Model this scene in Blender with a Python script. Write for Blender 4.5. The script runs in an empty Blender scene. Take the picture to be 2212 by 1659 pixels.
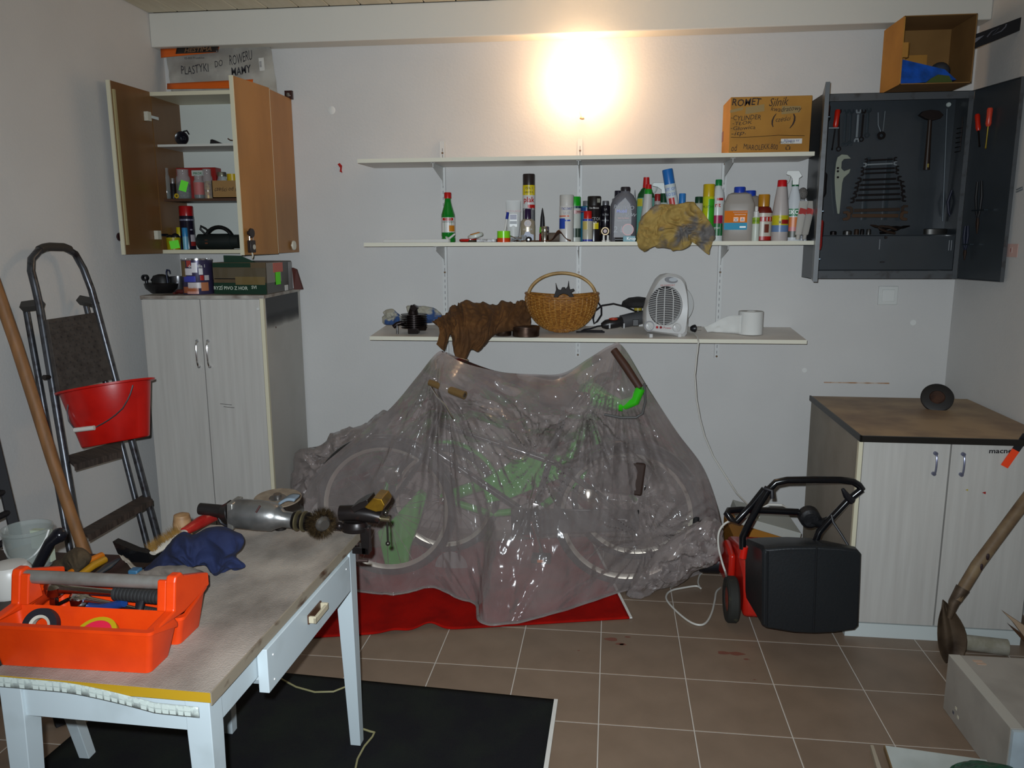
import bpy, bmesh, math, random
from mathutils import Vector, Matrix, noise
random.seed(7)
PI = math.pi
V = Vector
D = bpy.data
COL = bpy.context.scene.collection
sc = bpy.context.scene

# ---------------------------------------------------------------- camera, lights, exposure
CAM = V((-0.0141, -4.3499, 1.6753))
FPX = 1695.3
yaw, pitch, roll = math.radians(-6.321), math.radians(10.401), math.radians(-0.277)
fwd = V((math.sin(yaw)*math.cos(pitch), math.cos(yaw)*math.cos(pitch), -math.sin(pitch)))
r0 = V((math.cos(yaw), -math.sin(yaw), 0)); u0 = r0.cross(fwd)
rt = r0*math.cos(roll) + u0*math.sin(roll)
up = -r0*math.sin(roll) + u0*math.cos(roll)
cd = D.cameras.new('camera'); co = D.objects.new('camera', cd); COL.objects.link(co)
cd.sensor_width = 36; cd.lens = FPX/2212*36; cd.clip_start = 0.02
M = Matrix((rt, up, -fwd)).transposed().to_4x4(); M.translation = CAM
co.matrix_world = M
sc.camera = co
sc.view_settings.view_transform = 'Standard'; sc.view_settings.look = 'None'
sc.view_settings.gamma = 1; sc.view_settings.use_curve_mapping = False
sc.view_settings.exposure = 0.28
w = D.worlds.new('world'); sc.world = w; w.use_nodes = True
w.node_tree.nodes['Background'].inputs[0].default_value = (0.75, 0.85, 1, 1)
w.node_tree.nodes['Background'].inputs[1].default_value = 0.02

def light(name, kind, loc, energy, color, size=0.03):
    l = D.lights.new(name, kind); l.energy = energy; l.color = color
    o = D.objects.new(name, l); COL.objects.link(o); o.location = loc
    return o, l
# the camera's flash: a small source just above and to the left of the lens, aimed ahead
fo, fl = light('camera_flash', 'SPOT', CAM + up*0.045 - rt*0.035, 300, (0.84, 0.93, 1.0))
fl.shadow_soft_size = 0.012; fl.spot_size = math.radians(112); fl.spot_blend = 1.0
fo.rotation_euler = M.to_euler()

def P(px, py, x=None, y=None, z=None):
    d = rt*((px-1106)/FPX) + up*(-(py-829.5)/FPX) + fwd
    if x is not None: t = (x-CAM.x)/d.x
    elif y is not None: t = (y-CAM.y)/d.y
    else: t = (z-CAM.z)/d.z
    return CAM + d*t
def PL(px, py, p0, n):
    d = rt*((px-1106)/FPX) + up*(-(py-829.5)/FPX) + fwd
    return CAM + d*((V(p0)-CAM).dot(n)/d.dot(n))
def mpp(p):                      # metres covered by one pixel at a point
    return (V(p)-CAM).dot(fwd)/FPX

# ---------------------------------------------------------------- materials
MATS = {}
def col(c):
    if isinstance(c, str):
        c = [int(c[i:i+2], 16)/255 for i in (0, 2, 4)]
        c = [(v/12.92 if v <= .04045 else ((v+.055)/1.055)**2.4) for v in c]
    return (c[0], c[1], c[2], 1)
def mat(name, c, rough=.6, metal=0, c2=None, scale=8, detail=4, lo=.4, hi=.65, bump=0, bscale=40, stretch=(1, 1, 1),
        trans=0, ior=1.45, alpha=1, coat=0, emit=None, es=0, spec=.5, tr2=None, rnd=0):
    if name in MATS: return MATS[name]
    m = D.materials.new(name); m.use_nodes = True
    nt = m.node_tree; N = nt.nodes; L = nt.links; b = N['Principled BSDF']
    b.inputs['Base Color'].default_value = col(c); b.inputs['Roughness'].default_value = rough
    b.inputs['Metallic'].default_value = metal; b.inputs['Alpha'].default_value = alpha
    b.inputs['Transmission Weight'].default_value = trans; b.inputs['IOR'].default_value = ior
    b.inputs['Coat Weight'].default_value = coat; b.inputs['Specular IOR Level'].default_value = spec
    if emit: b.inputs['Emission Color'].default_value = col(emit); b.inputs['Emission Strength'].default_value = es
    if c2 or bump or rnd:
        tc = N.new('ShaderNodeTexCoord'); mp = N.new('ShaderNodeMapping'); mp.inputs['Scale'].default_value = stretch
        L.new(tc.outputs['Object'], mp.inputs[0])
    last = None
    if c2:
        n = N.new('ShaderNodeTexNoise'); n.inputs['Scale'].default_value = scale; n.inputs['Detail'].default_value = detail
        L.new(mp.outputs[0], n.inputs[0])
        r = N.new('ShaderNodeMapRange'); r.inputs[1].default_value = lo; r.inputs[2].default_value = hi
        L.new(n.outputs[0], r.inputs[0])
        x = N.new('ShaderNodeMix'); x.data_type = 'RGBA'; x.inputs[6].default_value = col(c); x.inputs[7].default_value = col(c2)
        L.new(r.outputs[0], x.inputs[0]); last = x.outputs[2]
    if rnd:
        oi = N.new('ShaderNodeObjectInfo'); r = N.new('ShaderNodeMapRange'); r.inputs[3].default_value = 1-rnd; r.inputs[4].default_value = 1+rnd
        L.new(oi.outputs['Random'], r.inputs[0])
        h = N.new('ShaderNodeHueSaturation'); h.inputs[4].default_value = col(c)
        if last: L.new(last, h.inputs[4])
        L.new(r.outputs[0], h.inputs[2]); last = h.outputs[0]
    if last: L.new(last, b.inputs['Base Color'])
    if bump:
        n2 = N.new('ShaderNodeTexNoise'); n2.inputs['Scale'].default_value = bscale; n2.inputs['Detail'].default_value = 5
        L.new(mp.outputs[0], n2.inputs[0])
        bp = N.new('ShaderNodeBump'); bp.inputs['Strength'].default_value = bump; bp.inputs['Distance'].default_value = .01
        L.new(n2.outputs[0], bp.inputs['Height']); L.new(bp.outputs[0], b.inputs['Normal'])
    MATS[name] = m
    return m
def pl(c, rough=.35):            # plain coloured plastic / print, by hex colour
    return mat('plastic_'+c+('_%d' % int(rough*100)), c, rough)

# ---------------------------------------------------------------- mesh building
class MB:
    def __init__(s): s.v = []; s.f = []; s.mi = []; s.cm = 0
    def add(s, vs, fs):
        k = len(s.v); s.v += [V(p) for p in vs]; s.f += [tuple(i+k for i in f) for f in fs]; s.mi += [s.cm]*len(fs); return s
    def box(s, c, d, rot=None):
        c = V(c); R = rot or Matrix.Identity(3)
        if isinstance(R, (int, float)): R = Matrix.Rotation(R, 3, 'Z')
        vs = [c + R @ V((sx*d[0]/2, sy*d[1]/2, sz*d[2]/2)) for sx in (-1, 1) for sy in (-1, 1) for sz in (-1, 1)]
        return s.add(vs, [(0, 1, 3, 2), (4, 6, 7, 5), (0, 4, 5, 1), (2, 3, 7, 6), (0, 2, 6, 4), (1, 5, 7, 3)])
    def b2(s, lo, hi):
        lo = V(lo); hi = V(hi); return s.box((lo+hi)/2, hi-lo)
    def ring(s, pts_list, close=True, cap=True):
        n = len(pts_list[0]); vs = [p for r in pts_list for p in r]; fs = []
        for k in range(len(pts_list)-1):
            for i in range(n if close else n-1):
                j = (i+1) % n
                fs.append((k*n+i, k*n+j, (k+1)*n+j, (k+1)*n+i))
        if cap and close:
            fs.append(tuple(range(n))[::-1]); fs.append(tuple((len(pts_list)-1)*n+i for i in range(n)))
        return s.add(vs, fs)
    def tube(s, pts, r, seg=10, closed=False, flat=1.0):
        pts = [V(p) for p in pts]; n = len(pts); rs = r if isinstance(r, (list, tuple)) else [r]*n
        rings = []; prev = None
        for i, p in enumerate(pts):
            if closed: t = pts[(i+1) % n] - pts[i-1]
            else: t = pts[min(i+1, n-1)] - pts[max(i-1, 0)]
            t = t.normalized() if t.length > 1e-9 else V((0, 0, 1))
            if prev is None:
                a = V((0, 0, 1)) if abs(t.z) < .9 else V((1, 0, 0))
                nx = t.cross(a).normalized()
            else: nx = (prev - t*prev.dot(t)).normalized()
            prev = nx; ny = t.cross(nx)
            rings.append([p + (nx*math.cos(2*PI*k/seg) + ny*math.sin(2*PI*k/seg)*flat)*rs[i] for k in range(seg)])
        if closed: rings.append(rings[0]); return s.ring(rings, cap=False)
        return s.ring(rings)
    def cyl(s, a, b, r, r2=None, seg=20):
        return s.tube([a, b], [r, r if r2 is None else r2], seg)
    def lathe(s, prof, o=(0, 0, 0), seg=24, ax=None, sx=1, sy=1, cap=True, R=None):
        o = V(o)
        if R is None:
            if ax is None: R = Matrix.Identity(3)
            else: R = V((0, 0, 1)).rotation_difference(V(ax).normalized()).to_matrix()
        rings = [[o + R @ V((r*sx*math.cos(2*PI*k/seg), r*sy*math.sin(2*PI*k/seg), h)) for k in range(seg)] for r, h in prof]
        return s.ring(rings, cap=cap)
    def ball(s, c, r, seg=16, sc3=(1, 1, 1)):
        c = V(c); n = seg//2; rings = []
        for i in range(n+1):
            a = PI*i/n; rr = max(math.sin(a), .02)*r
            rings.append([c + V((rr*math.cos(2*PI*k/seg)*sc3[0], rr*math.sin(2*PI*k/seg)*sc3[1], -r*math.cos(a)*sc3[2])) for k in range(seg)])
        return s.ring(rings)
    def prism(s, poly, ext):
        ext = V(ext); n = len(poly); poly = [V(p) for p in poly]
        return s.add(poly+[p+ext for p in poly], [tuple(range(n)), tuple(range(n, 2*n))[::-1]] + [(i, i+n, (i+1) % n+n, (i+1) % n) for i in range(n)])
    def grid(s, fn, nu, nv):
        vs = [fn(i/(nu-1), j/(nv-1)) for j in range(nv) for i in range(nu)]
        return s.add(vs, [(j*nu+i, j*nu+i+1, (j+1)*nu+i+1, (j+1)*nu+i) for j in range(nv-1) for i in range(nu-1)])
    def build(s, name, m, parent=None, smooth=None, bevel=0, label=None, solid=0, sub=0, mats=None, local=False, orco=True):
        me = D.meshes.new(name); o = D.objects.new(name, me)
        COL.objects.link(o)
        org = V((0, 0, 0))
        vs = s.v
        if parent is not None:
            o.parent = parent
            if not local:
                inv = parent['_m']; 
                A = Matrix([inv[i*4:(i+1)*4] for i in range(4)]).inverted()
                vs = [A @ p for p in vs]
        elif not local and vs:
            mn = V([min(p[k] for p in vs) for k in range(3)]); mx = V([max(p[k] for p in vs) for k in range(3)])
            org = V(((mn.x+mx.x)/2, (mn.y+mx.y)/2, mn.z)); vs = [p-org for p in vs]; o.location = org
        me.from_pydata([tuple(p) for p in vs], [], s.f)
        me.validate()
        for mm in (mats or [m]): me.materials.append(mm)
        if mats:
            for p_, i in zip(me.polygons, s.mi): p_.material_index = i
        bm = bmesh.new(); bm.from_mesh(me); bmesh.ops.recalc_face_normals(bm, faces=bm.faces); bm.to_mesh(me); bm.free()
        if smooth is None: smooth = True
        if smooth:
            for p_ in me.polygons: p_.use_smooth = True
            try: me.set_sharp_from_angle(angle=math.radians(38))
            except Exception: pass
        if solid:
            md = o.modifiers.new('solid', 'SOLIDIFY'); md.thickness = solid; md.offset = 0
        if bevel:
            md = o.modifiers.new('bevel', 'BEVEL'); md.width = bevel; md.segments = 2; md.limit_method = 'ANGLE'; md.harden_normals = False
        if sub:
            md = o.modifiers.new('sub', 'SUBSURF'); md.levels = sub; md.render_levels = sub
        o['_m'] = [1.0 if i % 5 == 0 else 0.0 for i in range(16)]
        if parent is not None: o['_m'] = list(parent['_m'])
        else:
            T = Matrix.Translation(org); o['_m'] = [T[i][j] for i in range(4) for j in range(4)]
        if label: o['label'] = label
        return o
def tag(o, label, cat, group=None):
    o['label'] = label; o['category'] = cat
    if group: o['group'] = group
    return o
def thing(name, label, cat, loc=(0, 0, 0), rz=0, group=None, R=None):
    o = D.objects.new(name, None); o.empty_display_size = .05; COL.objects.link(o)
    T = Matrix.Translation(V(loc)) @ (R.to_4x4() if R else Matrix.Rotation(rz, 4, 'Z'))
    o.matrix_world = T; o['_m'] = [T[i][j] for i in range(4) for j in range(4)]
    return tag(o, label, cat, group)
def struct(o): o['kind'] = 'structure'; return o

FONTC = {}
def text(s, size, m, parent, o, right, upv, name='lettering', shear=0, wrap=None, bold=0, align='CENTER', depth=0.0006, wide=1.0, jitter=0, fit=None):
    """flat print: letters as thin geometry lying on the surface they mark"""
    cu = D.curves.new('txt', 'FONT'); cu.body = s; cu.size = size; cu.align_x = align; cu.align_y = 'CENTER'
    cu.shear = shear; cu.offset = bold*size; cu.resolution_u = 2
    ob = D.objects.new('txt', cu); COL.objects.link(ob)
    me = D.meshes.new_from_object(ob); vs = [V(v.co) for v in me.vertices]; fs = [tuple(p.vertices) for p in me.polygons]
    D.objects.remove(ob); D.meshes.remove(me); D.curves.remove(cu)
    if not vs: return None
    if fit:
        xs = [v.x for v in vs]; ys = [v.y for v in vs]; kx = fit[0]/(max(xs)-min(xs)); ky = fit[1]/(max(ys)-min(ys)); mx_ = (max(xs)+min(xs))/2; my_ = (max(ys)+min(ys))/2
        vs = [V(((v.x-mx_)*kx, (v.y-my_)*ky, 0)) for v in vs]
    right = V(right).normalized(); upv = V(upv).normalized(); nrm = right.cross(upv).normalized(); o = V(o)
    mb = MB(); out = []
    for v in vs:
        x, y_ = v.x*wide, v.y
        if jitter: y_ += jitter*size*noise.noise(V((x/size*.9, 3.1, 0)))
        if wrap:
            th = x/wrap; out.append(o + right*(math.sin(th)*wrap) + upv*y_ + nrm*(math.cos(th)*wrap-wrap+depth))
        else: out.append(o + right*x + upv*y_ + nrm*depth)
    mb.add(out, fs)
    return mb.build(name, m, parent, smooth=False)

def crumple(name, m, parent, outline, y0, bulge=.04, amp=.02, fr=14, seed=0, n=34, thick=.0012, sag=None, sub=0, zfloor=None):
    """a crumpled rag or paper: the area inside an outline, heaped and wrinkled, with a back"""
    mb = MB(); c = sum((V(p) for p in outline), V((0, 0, 0)))/len(outline); k = len(outline)
    nv = max(16, n//2)
    def ring_pt(u):
        u = (u % 1)*k; i = int(u); f = u-i; a, b, cc, d = (V(outline[(i+q) % k]) for q in (-1, 0, 1, 2))
        return .5*((2*b) + (cc-a)*f + (2*a-5*b+4*cc-d)*f*f + (3*b-a-3*cc+d)*f**3)
    nrm = (CAM-c).normalized(); nrm.z *= .3; nrm.normalize()
    def side(sg):
        def fn(u, v):
            e = ring_pt(u); p = c.lerp(e, v); h = math.sqrt(max(0, 1-v*v))
            q = p*fr + V((seed*3.7, seed, 0))
            q2 = q + V((noise.noise(q*.7), noise.noise(q*.7+V((5, 0, 0))), noise.noise(q*.7+V((0, 5, 0)))))*.9
            rg = sum((1-2.2*abs(noise.noise(q2*f_)))/g_ for f_, g_ in ((.55, 1), (1.1, 1.6), (2.3, 3.5)))
            w_ = rg*amp*(.25+.75*h)
            r_ = p + nrm*sg*(bulge*h*(.75+.35*noise.noise(q*.3)) + (w_ if v < .999 else 0))
            if v < .999: r_ += V((noise.noise(q2*.8), 0, noise.noise(q2*.8+V((3, 3, 0)))))*amp*.7*(1-v)
            if v >= .999: r_ = e + V((noise.noise(q*2), 0, noise.noise(q*2+V((9, 0, 0)))))*amp*.35
            if zfloor is not None and r_.z < zfloor: r_.z = zfloor
            return r_
        return fn
    mb.grid(side(1), n*2, nv); mb.grid(side(-.5), n*2, nv)
    return mb.build(name, m, parent)

# ---------------------------------------------------------------- the room
XL, XR, ZC, YB = -2.42, 1.83, 2.872, -5.6
plaster = mat('white_plaster', 'c9c7c4', .85, c2='c6c4c1', scale=3, bump=.10, bscale=90)
paintw = mat('white_paint', 'd0cdc4', .6, bump=.05, bscale=60)
tilem = mat('brown_floor_tile', '83705f', .42, c2='746252', scale=7, detail=8, lo=.3, hi=.8, rnd=.04, bump=.03, bscale=60)
grout = mat('pale_grout', 'c2bbb2', .9)
fl_o = struct(MB().b2((XL-.1, YB, -.06), (XR+.1, .1, -.0015)).build('floor', grout))
ga = math.radians(-.908); gx, gy, ts = .0282, -.5135, .33
e1 = V((math.cos(ga), math.sin(ga), 0)); e2 = V((math.sin(ga), -math.cos(ga), 0))
tile_me = None
for j in range(-2, 12):
    for i in range(-8, 6):
        c = V((gx, gy, 0)) + e1*(i+.5)*ts + e2*(j+.5)*ts
        cs = [c + e1*a*(ts/2-.002) + e2*b*(ts/2-.002) for a, b in ((-1, -1), (1, -1), (1, 1), (-1, 1))]
        cut = False
        for q in cs:
            if q.x < XL: q.x = XL; cut = True
            if q.x > XR: q.x = XR; cut = True
            if q.y > 0: q.y = 0; cut = True
        if max(q.x for q in cs)-min(q.x for q in cs) < .03 or max(q.y for q in cs)-min(q.y for q in cs) < .03: continue
        cc = sum(cs, V((0, 0, 0)))/4
        lo_ = [V((q.x-cc.x, q.y-cc.y, -.012)) for q in cs]; dz = 0
        if not cut and tile_me:
            o = D.objects.new('tile', tile_me); COL.objects.link(o)
        else:
            mb = MB(); top1 = [V((q.x, q.y, -.001)) for q in lo_]; top2 = [V((q.x*.985, q.y*.985, 0)) for q in lo_]
            mb.ring([lo_, top1, top2])
            o = mb.build('tile', tilem, None, local=True, smooth=False)
            if not cut: tile_me = o.data
        A = Matrix.Translation(-fl_o.location) @ Matrix.Translation(cc)
        o.parent = fl_o; o.matrix_local = A
def wall(name, lo, hi, m=plaster): return struct(MB().b2(lo, hi).build(name, m, smooth=False))
wb = wall('wall_back', (XL-.1, 0, -.06), (XR+.1, .1, ZC+.1))
wl = wall('wall_left', (XL-.1, YB, -.06), (XL, 0, ZC+.1))
wr = wall('wall_right', (XR, YB, -.06), (XR+.1, 0, ZC+.1))
wall('wall_rear', (XL-.1, YB-.1, -.06), (XR+.1, YB, ZC+.1))
ceil = wall('ceiling', (XL-.1, YB, ZC+.014), (XR+.1, 0, ZC+.1), mat('ceiling_back', '6b6455', .8))
plank_m = mat('cream_plank', 'cfc6ae', .5, c2='c6bca2', scale=4, stretch=(8, 1, 8), rnd=.04)
x = XL; k = 0
while x < XR-.01:
    x2 = min(x+.166, XR)
    MB().b2((x+.003, YB, ZC), (x2-.003, -.126, ZC+.013)).build('plank', plank_m, ceil, smooth=False, bevel=.003)
    x = x2
struct(MB().b2((XL, -.125, 2.70), (XR, 0, ZC)).build('trim_1', paintw, smooth=False, bevel=.006))
# tiled skirting on the right wall
sk = struct(MB().b2((XR-.004, YB, 0), (XR, -.05, .075)).build('baseboard_right', grout, smooth=False))
for k in range(16):
    y_ = -.06 - k*.333
    MB().b2((XR-.012, y_-.33, .001), (XR-.003, y_-.002, .074)).build('tile', tilem, sk, smooth=False)
# marks on the wall
def P_(px, py): return P(px, py, y=0)
c = P_(735, 363)
t = thing('paint_chip', 'small red hook stuck on the white wall right of the wall cabinet', 'hook', c)
MB().prism([V((c.x+a, -.008, c.z+b)) for a, b in ((-.012, .02), (0, .026), (.012, .012), (.008, -.012), (.012, -.026), (-.002, -.02), (.002, 0))], (0, .008, 0)).build('hook_plate', pl('a01a14'), t)
c = P_(1917, 638)
t = thing('light_switch', 'square white light switch on the wall below the grey tool cabinet', 'switch', c)
MB().box((c.x, -.006, c.z), (.098, .012, .098)).build('switch_frame', pl('cfd0cc'), t, bevel=.003)
MB().box((c.x, -.014, c.z), (.062, .008, .062)).build('switch_rocker', pl('d6d7d3'), t, bevel=.002)
m_stain = mat('rust_stain', 'a5764e', .8, c2='c9b8a8', scale=20)
MB().box((P_(1850, 827).x, -.0012, P_(1850, 827).z), (.34, .002, .006)).build('scuff_mark', m_stain, wb, smooth=False)
for q in ((716, 238, .022), (1973, 697, .016), (1738, 800, .014)):
    c = P_(q[0], q[1]); MB().lathe([(q[2], 0), (q[2]*.9, .0015)], (c.x, 0, c.z), 16, ax=(0, -1, 0)).build('filler_spot', pl('d8d8d4', .8), wb)

# ---------------------------------------------------------------- floor mats
def mat_sheet(name, m, pts, z=.004, sub=26, wav=None, **k):
    a, b, c_, d_ = [V(p) for p in pts]
    def fn(u, v):
        p = (a.lerp(b, u)).lerp(d_.lerp(c_, u), v); p.z = z
        if wav: p += wav(u, v)
        return p
    mb = MB().grid(fn, sub*2, sub); o = mb.build(name, m, solid=.006)
    return o
red_m = mat('red_felt', 'a01008', .95, c2='850d08', scale=6, bump=.3, bscale=260, spec=.1)
blk_m = mat('black_felt', '17171a', .9, c2='1c201c', scale=5, bump=.3, bscale=220, spec=.2)
edge_m = mat('white_mat_edge', 'd4d2cc', .8)
fr, br = P(1360, 1338, z=0), P(1335, 1288, z=0)
fl2 = P(640, 1394, z=0)
def rw(u, v):
    q = V((0, 0, 0))
    if v < .12:
        e = (1-v/.12); q.z += .02*e*(math.exp(-((u-.50)/.03)**2)+.7*math.exp(-((u-.42)/.03)**2)); q.y += .035*e*math.exp(-((u-.50)/.035)**2)
    return q
br = fr + (br-fr).normalized()*1.0
mt = thing('red_mat', 'red felt mat lying on the floor tiles under the wrapped bicycles', 'mat', (fr.x, fr.y, 0))
o = mat_sheet('felt', red_m, [fl2+V((-.35, -.03, 0)), fr, br, V((-1.62, -.45, 0))], z=.005, sub=60, wav=rw); o.parent = mt; o.location -= mt.location
d_ = (br-fr).normalized(); n_ = V((d_.y, -d_.x, 0))
MB().prism([fr+V((0, 0, .004)), fr+n_*.012+V((0, 0, .004)), br+n_*.012+V((0, 0, .004)), br+V((0, 0, .004))], (0, 0, .006)).build('white_edge', edge_m, mt)
bfr, bbr, bbl, bfl = P(1175, 1659, z=0), P(1197, 1515, z=0), P(345, 1431, z=0), P(111, 1631, z=0)
bbm = P(760, 1472, z=0)
# back edge runs from (600,1453) right to the corner; the left edge comes down to the left
bfr2 = bbr + (bfr-bbr).normalized()*.9; bfl2 = bbl + (bfl-bbl).normalized()*.8
mt = thing('black_mat', 'large black felt mat lying on the tiles under the white table', 'mat', (bbr.x, bbr.y, 0))
def bfn(u, v):
    t_ = u*2
    top = bbl.lerp(bbm, t_) if t_ < 1 else bbm.lerp(bbr, t_-1)
    bot = bfl2.lerp(bfr2, u); p = top.lerp(bot, v); p.z = .006; return p
MB().grid(bfn, 41, 31).build('felt', blk_m, mt, solid=.006)
d_ = (bfr2-bbr).normalized(); n_ = V((-d_.y, d_.x, 0))
MB().prism([bbr+V((0, 0, .003)), bbr+n_*.014+V((0, 0, .003)), bfr2+n_*.016+V((0, 0, .003)), bfr2+V((0, 0, .003))], (0, 0, .007)).build('white_edge', edge_m, mt)

# ---------------------------------------------------------------- tall wardrobe
ash = mat('whitened_ash', 'bcb9b3', .45, c2='aeaaa4', scale=3.2, detail=6, lo=.3, hi=.8, stretch=(14, 14, .7), bump=.02)
ash_side = mat('whitened_side', 'b2afa9', .55, c2='a6a39c', scale=2.5, lo=.4, hi=.7)
cream = mat('cream_edge', 'cfc8ae', .5)
chrome = mat('chrome', 'dcdcdc', .16, 1)
steel = mat('worn_steel', '8f8f90', .38, 1, c2='55504c', scale=25, bump=.1)
darksteel = mat('dark_steel', '3d3836', .45, .9, c2='241f1d', scale=20, bump=.1)
wd = thing('tall_wardrobe', 'tall whitened wood-grain wardrobe with two doors beside the left wall', 'wardrobe', (-1.667, -.607, 0), math.radians(4))
MB().b2((-.618, .018, 0), (0, .59, 1.395)).build('body', ash_side, wd, smooth=False, local=True)
MB().b2((-.622, -.002, 1.395), (.004, .592, 1.411)).build('top_panel', mat('dirty_white', 'aaa59c', .6, c2='6f6258', scale=9), wd, smooth=False, local=True)
MB().b2((-.018, -.003, .05), (0, .018, 1.395)).build('side_edge', cream, wd, smooth=False, local=True)
def bow_handle(parent, c, h, out, r=.0045, m=chrome, ext=(0, -1, 0), lbl=None):
    c = V(c); e = V(ext)
    pts = [c + V((0, 0, -h/2)) + e*.002]
    for k in range(13):
        a = PI*k/12; pts.append(c + V((0, 0, -h/2*math.cos(a))) + e*(.006+out*math.sin(a)**.6))
    pts.append(c + V((0, 0, h/2)) + e*.002)
    return MB().tube(pts, r, 8).cyl(c+V((0, 0, -h/2)), c+V((0, 0, -h/2))+e*.012, .008, seg=10).cyl(c+V((0, 0, h/2)), c+V((0, 0, h/2))+e*.012, .008, seg=10).build('handle', m, parent, local=True, label=lbl)
for x0, x1, hx in ((-.616, -.322, -.345), (-.318, -.020, -.290)):
    d_ = MB().b2((x0, -.002, .055), (x1, .016, 1.392)).build('door', ash, wd, local=True, bevel=.002, smooth=False)
    bow_handle(d_, (hx, -.002, 1.12), .13, .022)
MB().b2((-.618, .012, 0), (0, .03, .055)).build('plinth', paintw, wd, smooth=False, local=True)
# black over-sprayed patch on the side panel: paint, thickest at the top
def spray_mat():
    m = D.materials.new('black_overspray'); m.use_nodes = True; N = m.node_tree.nodes; L = m.node_tree.links; b = N['Principled BSDF']
    b.inputs['Base Color'].default_value = col('1b1a1d'); b.inputs['Roughness'].default_value = .5
    tc = N.new('ShaderNodeTexCoord'); sp = N.new('ShaderNodeSeparateXYZ'); L.new(tc.outputs['Object'], sp.inputs[0])
    n = N.new('ShaderNodeTexNoise'); n.inputs['Scale'].default_value = 5; L.new(tc.outputs['Object'], n.inputs[0])
    a = N.new('ShaderNodeMath'); a.operation = 'MULTIPLY_ADD'; a.inputs[1].default_value = .03; L.new(n.outputs[0], a.inputs[0]); L.new(sp.outputs[2], a.inputs[2])
    r = N.new('ShaderNodeMapRange'); r.inputs[1].default_value = 1.25; r.inputs[2].default_value = 1.335; L.new(a.outputs[0], r.inputs[0]); L.new(r.outputs[0], b.inputs['Alpha'])
    return m
MB().b2((.0004, .03, 1.20), (.0012, .55, 1.394)).build('paint_patch', spray_mat(), wd, smooth=False, local=True)
for px_, py_, s_ in ((592, 720, .005), (562, 660, .010), (538, 678, .006), (555, 685, .004)):
    pass
dk = pl('2a2320')
MB().box((-.225, -.0025, .86), (.06, .001, .002), Matrix.Rotation(.1, 3, 'Y')).box((-.21, -.0025, .845), (.055, .001, .002), Matrix.Rotation(.1, 3, 'Y')).build('scratch', dk, wd, local=True)
MB().lathe([(.009, 0), (.007, .004)], (-.028, -.002, 1.345), 12, ax=(0, -1, 0)).build('hinge_cap', pl('c8c8c4'), wd, local=True)
MB().lathe([(.006, 0), (.004, .002)], (.0, .16, 1.235), 10, ax=(1, 0, 0)).build('paint_drop', pl('4a1614'), wd, local=True)

# ---------------------------------------------------------------- wall cabinet with open doors
brown = mat('brown_laminate', '9f6f38', .38, c2='8f6230', scale=2, stretch=(3, 3, .6), bump=.02)
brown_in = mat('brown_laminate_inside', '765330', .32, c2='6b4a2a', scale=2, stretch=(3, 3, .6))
wc = thing('wall_cabinet', 'brown wall cabinet with cream edges and both doors open', 'cabinet', (-1.965, 0, 1.612))
x0, x1, zb, zt = -2.362, -1.703, 1.612, 2.440
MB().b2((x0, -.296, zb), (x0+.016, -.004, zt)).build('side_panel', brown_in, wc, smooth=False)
MB().b2((x1-.016, -.296, zb+.001), (x1, -.004, zt-.001)).build('side_panel', brown, wc, smooth=False)
MB().b2((x1-.017, -.299, zb), (x1+.0005, -.296, zt)).build('edge_strip', cream, wc, smooth=False)
MB().b2((x0+.016, -.012, zb), (x1-.016, -.004, zt)).build('back_panel', mat('white_hardboard', 'c9cdc6', .6), wc, smooth=False)
for n_, z_, d__ in (('top_panel', zt-.02, .298), ('bottom_panel', zb, .298)):
    MB().b2((x0, -d__, z_), (x1-.0165, -.004, z_+.02)).build(n_, cream, wc, smooth=False, bevel=.001)
MB().b2((x0+.016, -.27, 2.168), (x1-.016, -.012, 2.180)).build('shelf', mat('white_shelf', 'c6c5bd', .5), wc, smooth=False)
MB().b2((x0+.016, -.25, 1.888), (x1-.016, -.012, 1.902)).build('shelf', mat('brown_shelf', '4a3020', .5), wc, smooth=False)
def cab_door(a, b, thick, zlo, zhi, outer_is_brown=True):
    a = V(a); b = V(b); d_ = (b-a).normalized(); n_ = V((-d_.y, d_.x, 0))
    R = Matrix((d_, n_, V((0, 0, 1)))).transposed()
    L_ = (b-a).length; c = (a+b)/2; c.z = (zlo+zhi)/2
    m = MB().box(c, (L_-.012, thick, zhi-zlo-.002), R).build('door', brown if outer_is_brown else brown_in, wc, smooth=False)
    MB().box(V((b.x, b.y, c.z)) - d_*.003, (.008, thick+.001, zhi-zlo), R).build('edge_strip', cream, m, smooth=False)
    return m, d_, n_, R
hl = V((x0+.008, -.300, 0)); el = V((-2.372, -.622, 0))
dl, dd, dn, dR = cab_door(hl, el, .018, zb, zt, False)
inner = dn if dn.x > 0 else -dn
q = el - dd*.022 + inner*.013
MB().box((q.x, q.y, 2.03), (.014, .010, .74), dR).build('edge_batten', mat('yellowed_batten', 'a89a70', .6), dl, smooth=False)
for z_ in (2.31, 1.71):
    c = hl + dd*.055 + inner*.010; c.z = z_
    MB().lathe([(.018, 0), (.018, .004)], c, 16, ax=inner).box(c+inner*.006, (.03, .03, .045), dR).build('hinge_plate', pl('c7c4b4', .4), dl)
    c2_ = V((x0+.022, -.265, z_)); MB().box((c+inner*.012+c2_)/2+V((.004, 0, 0)), (.016, .075, .014)).build('hinge_arm', chrome, dl)
c = el - dd*.03 - inner*.012; c.z = 1.70
MB().lathe([(.008, 0), (.008, .012), (.02, .016), (.021, .024), (.014, .03)], c, 16, ax=-inner).build('knob', pl('2a1416'), dl)
hr = V((x1-.004, -.302, 0)); er = V((-1.752, -.625, 0))
dr_, dd, dn, dR = cab_door(hr, er, .018, zb-.004, zt+.004, True)
outr = dn if dn.dot(CAM-hr) > 0 else -dn
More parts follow.
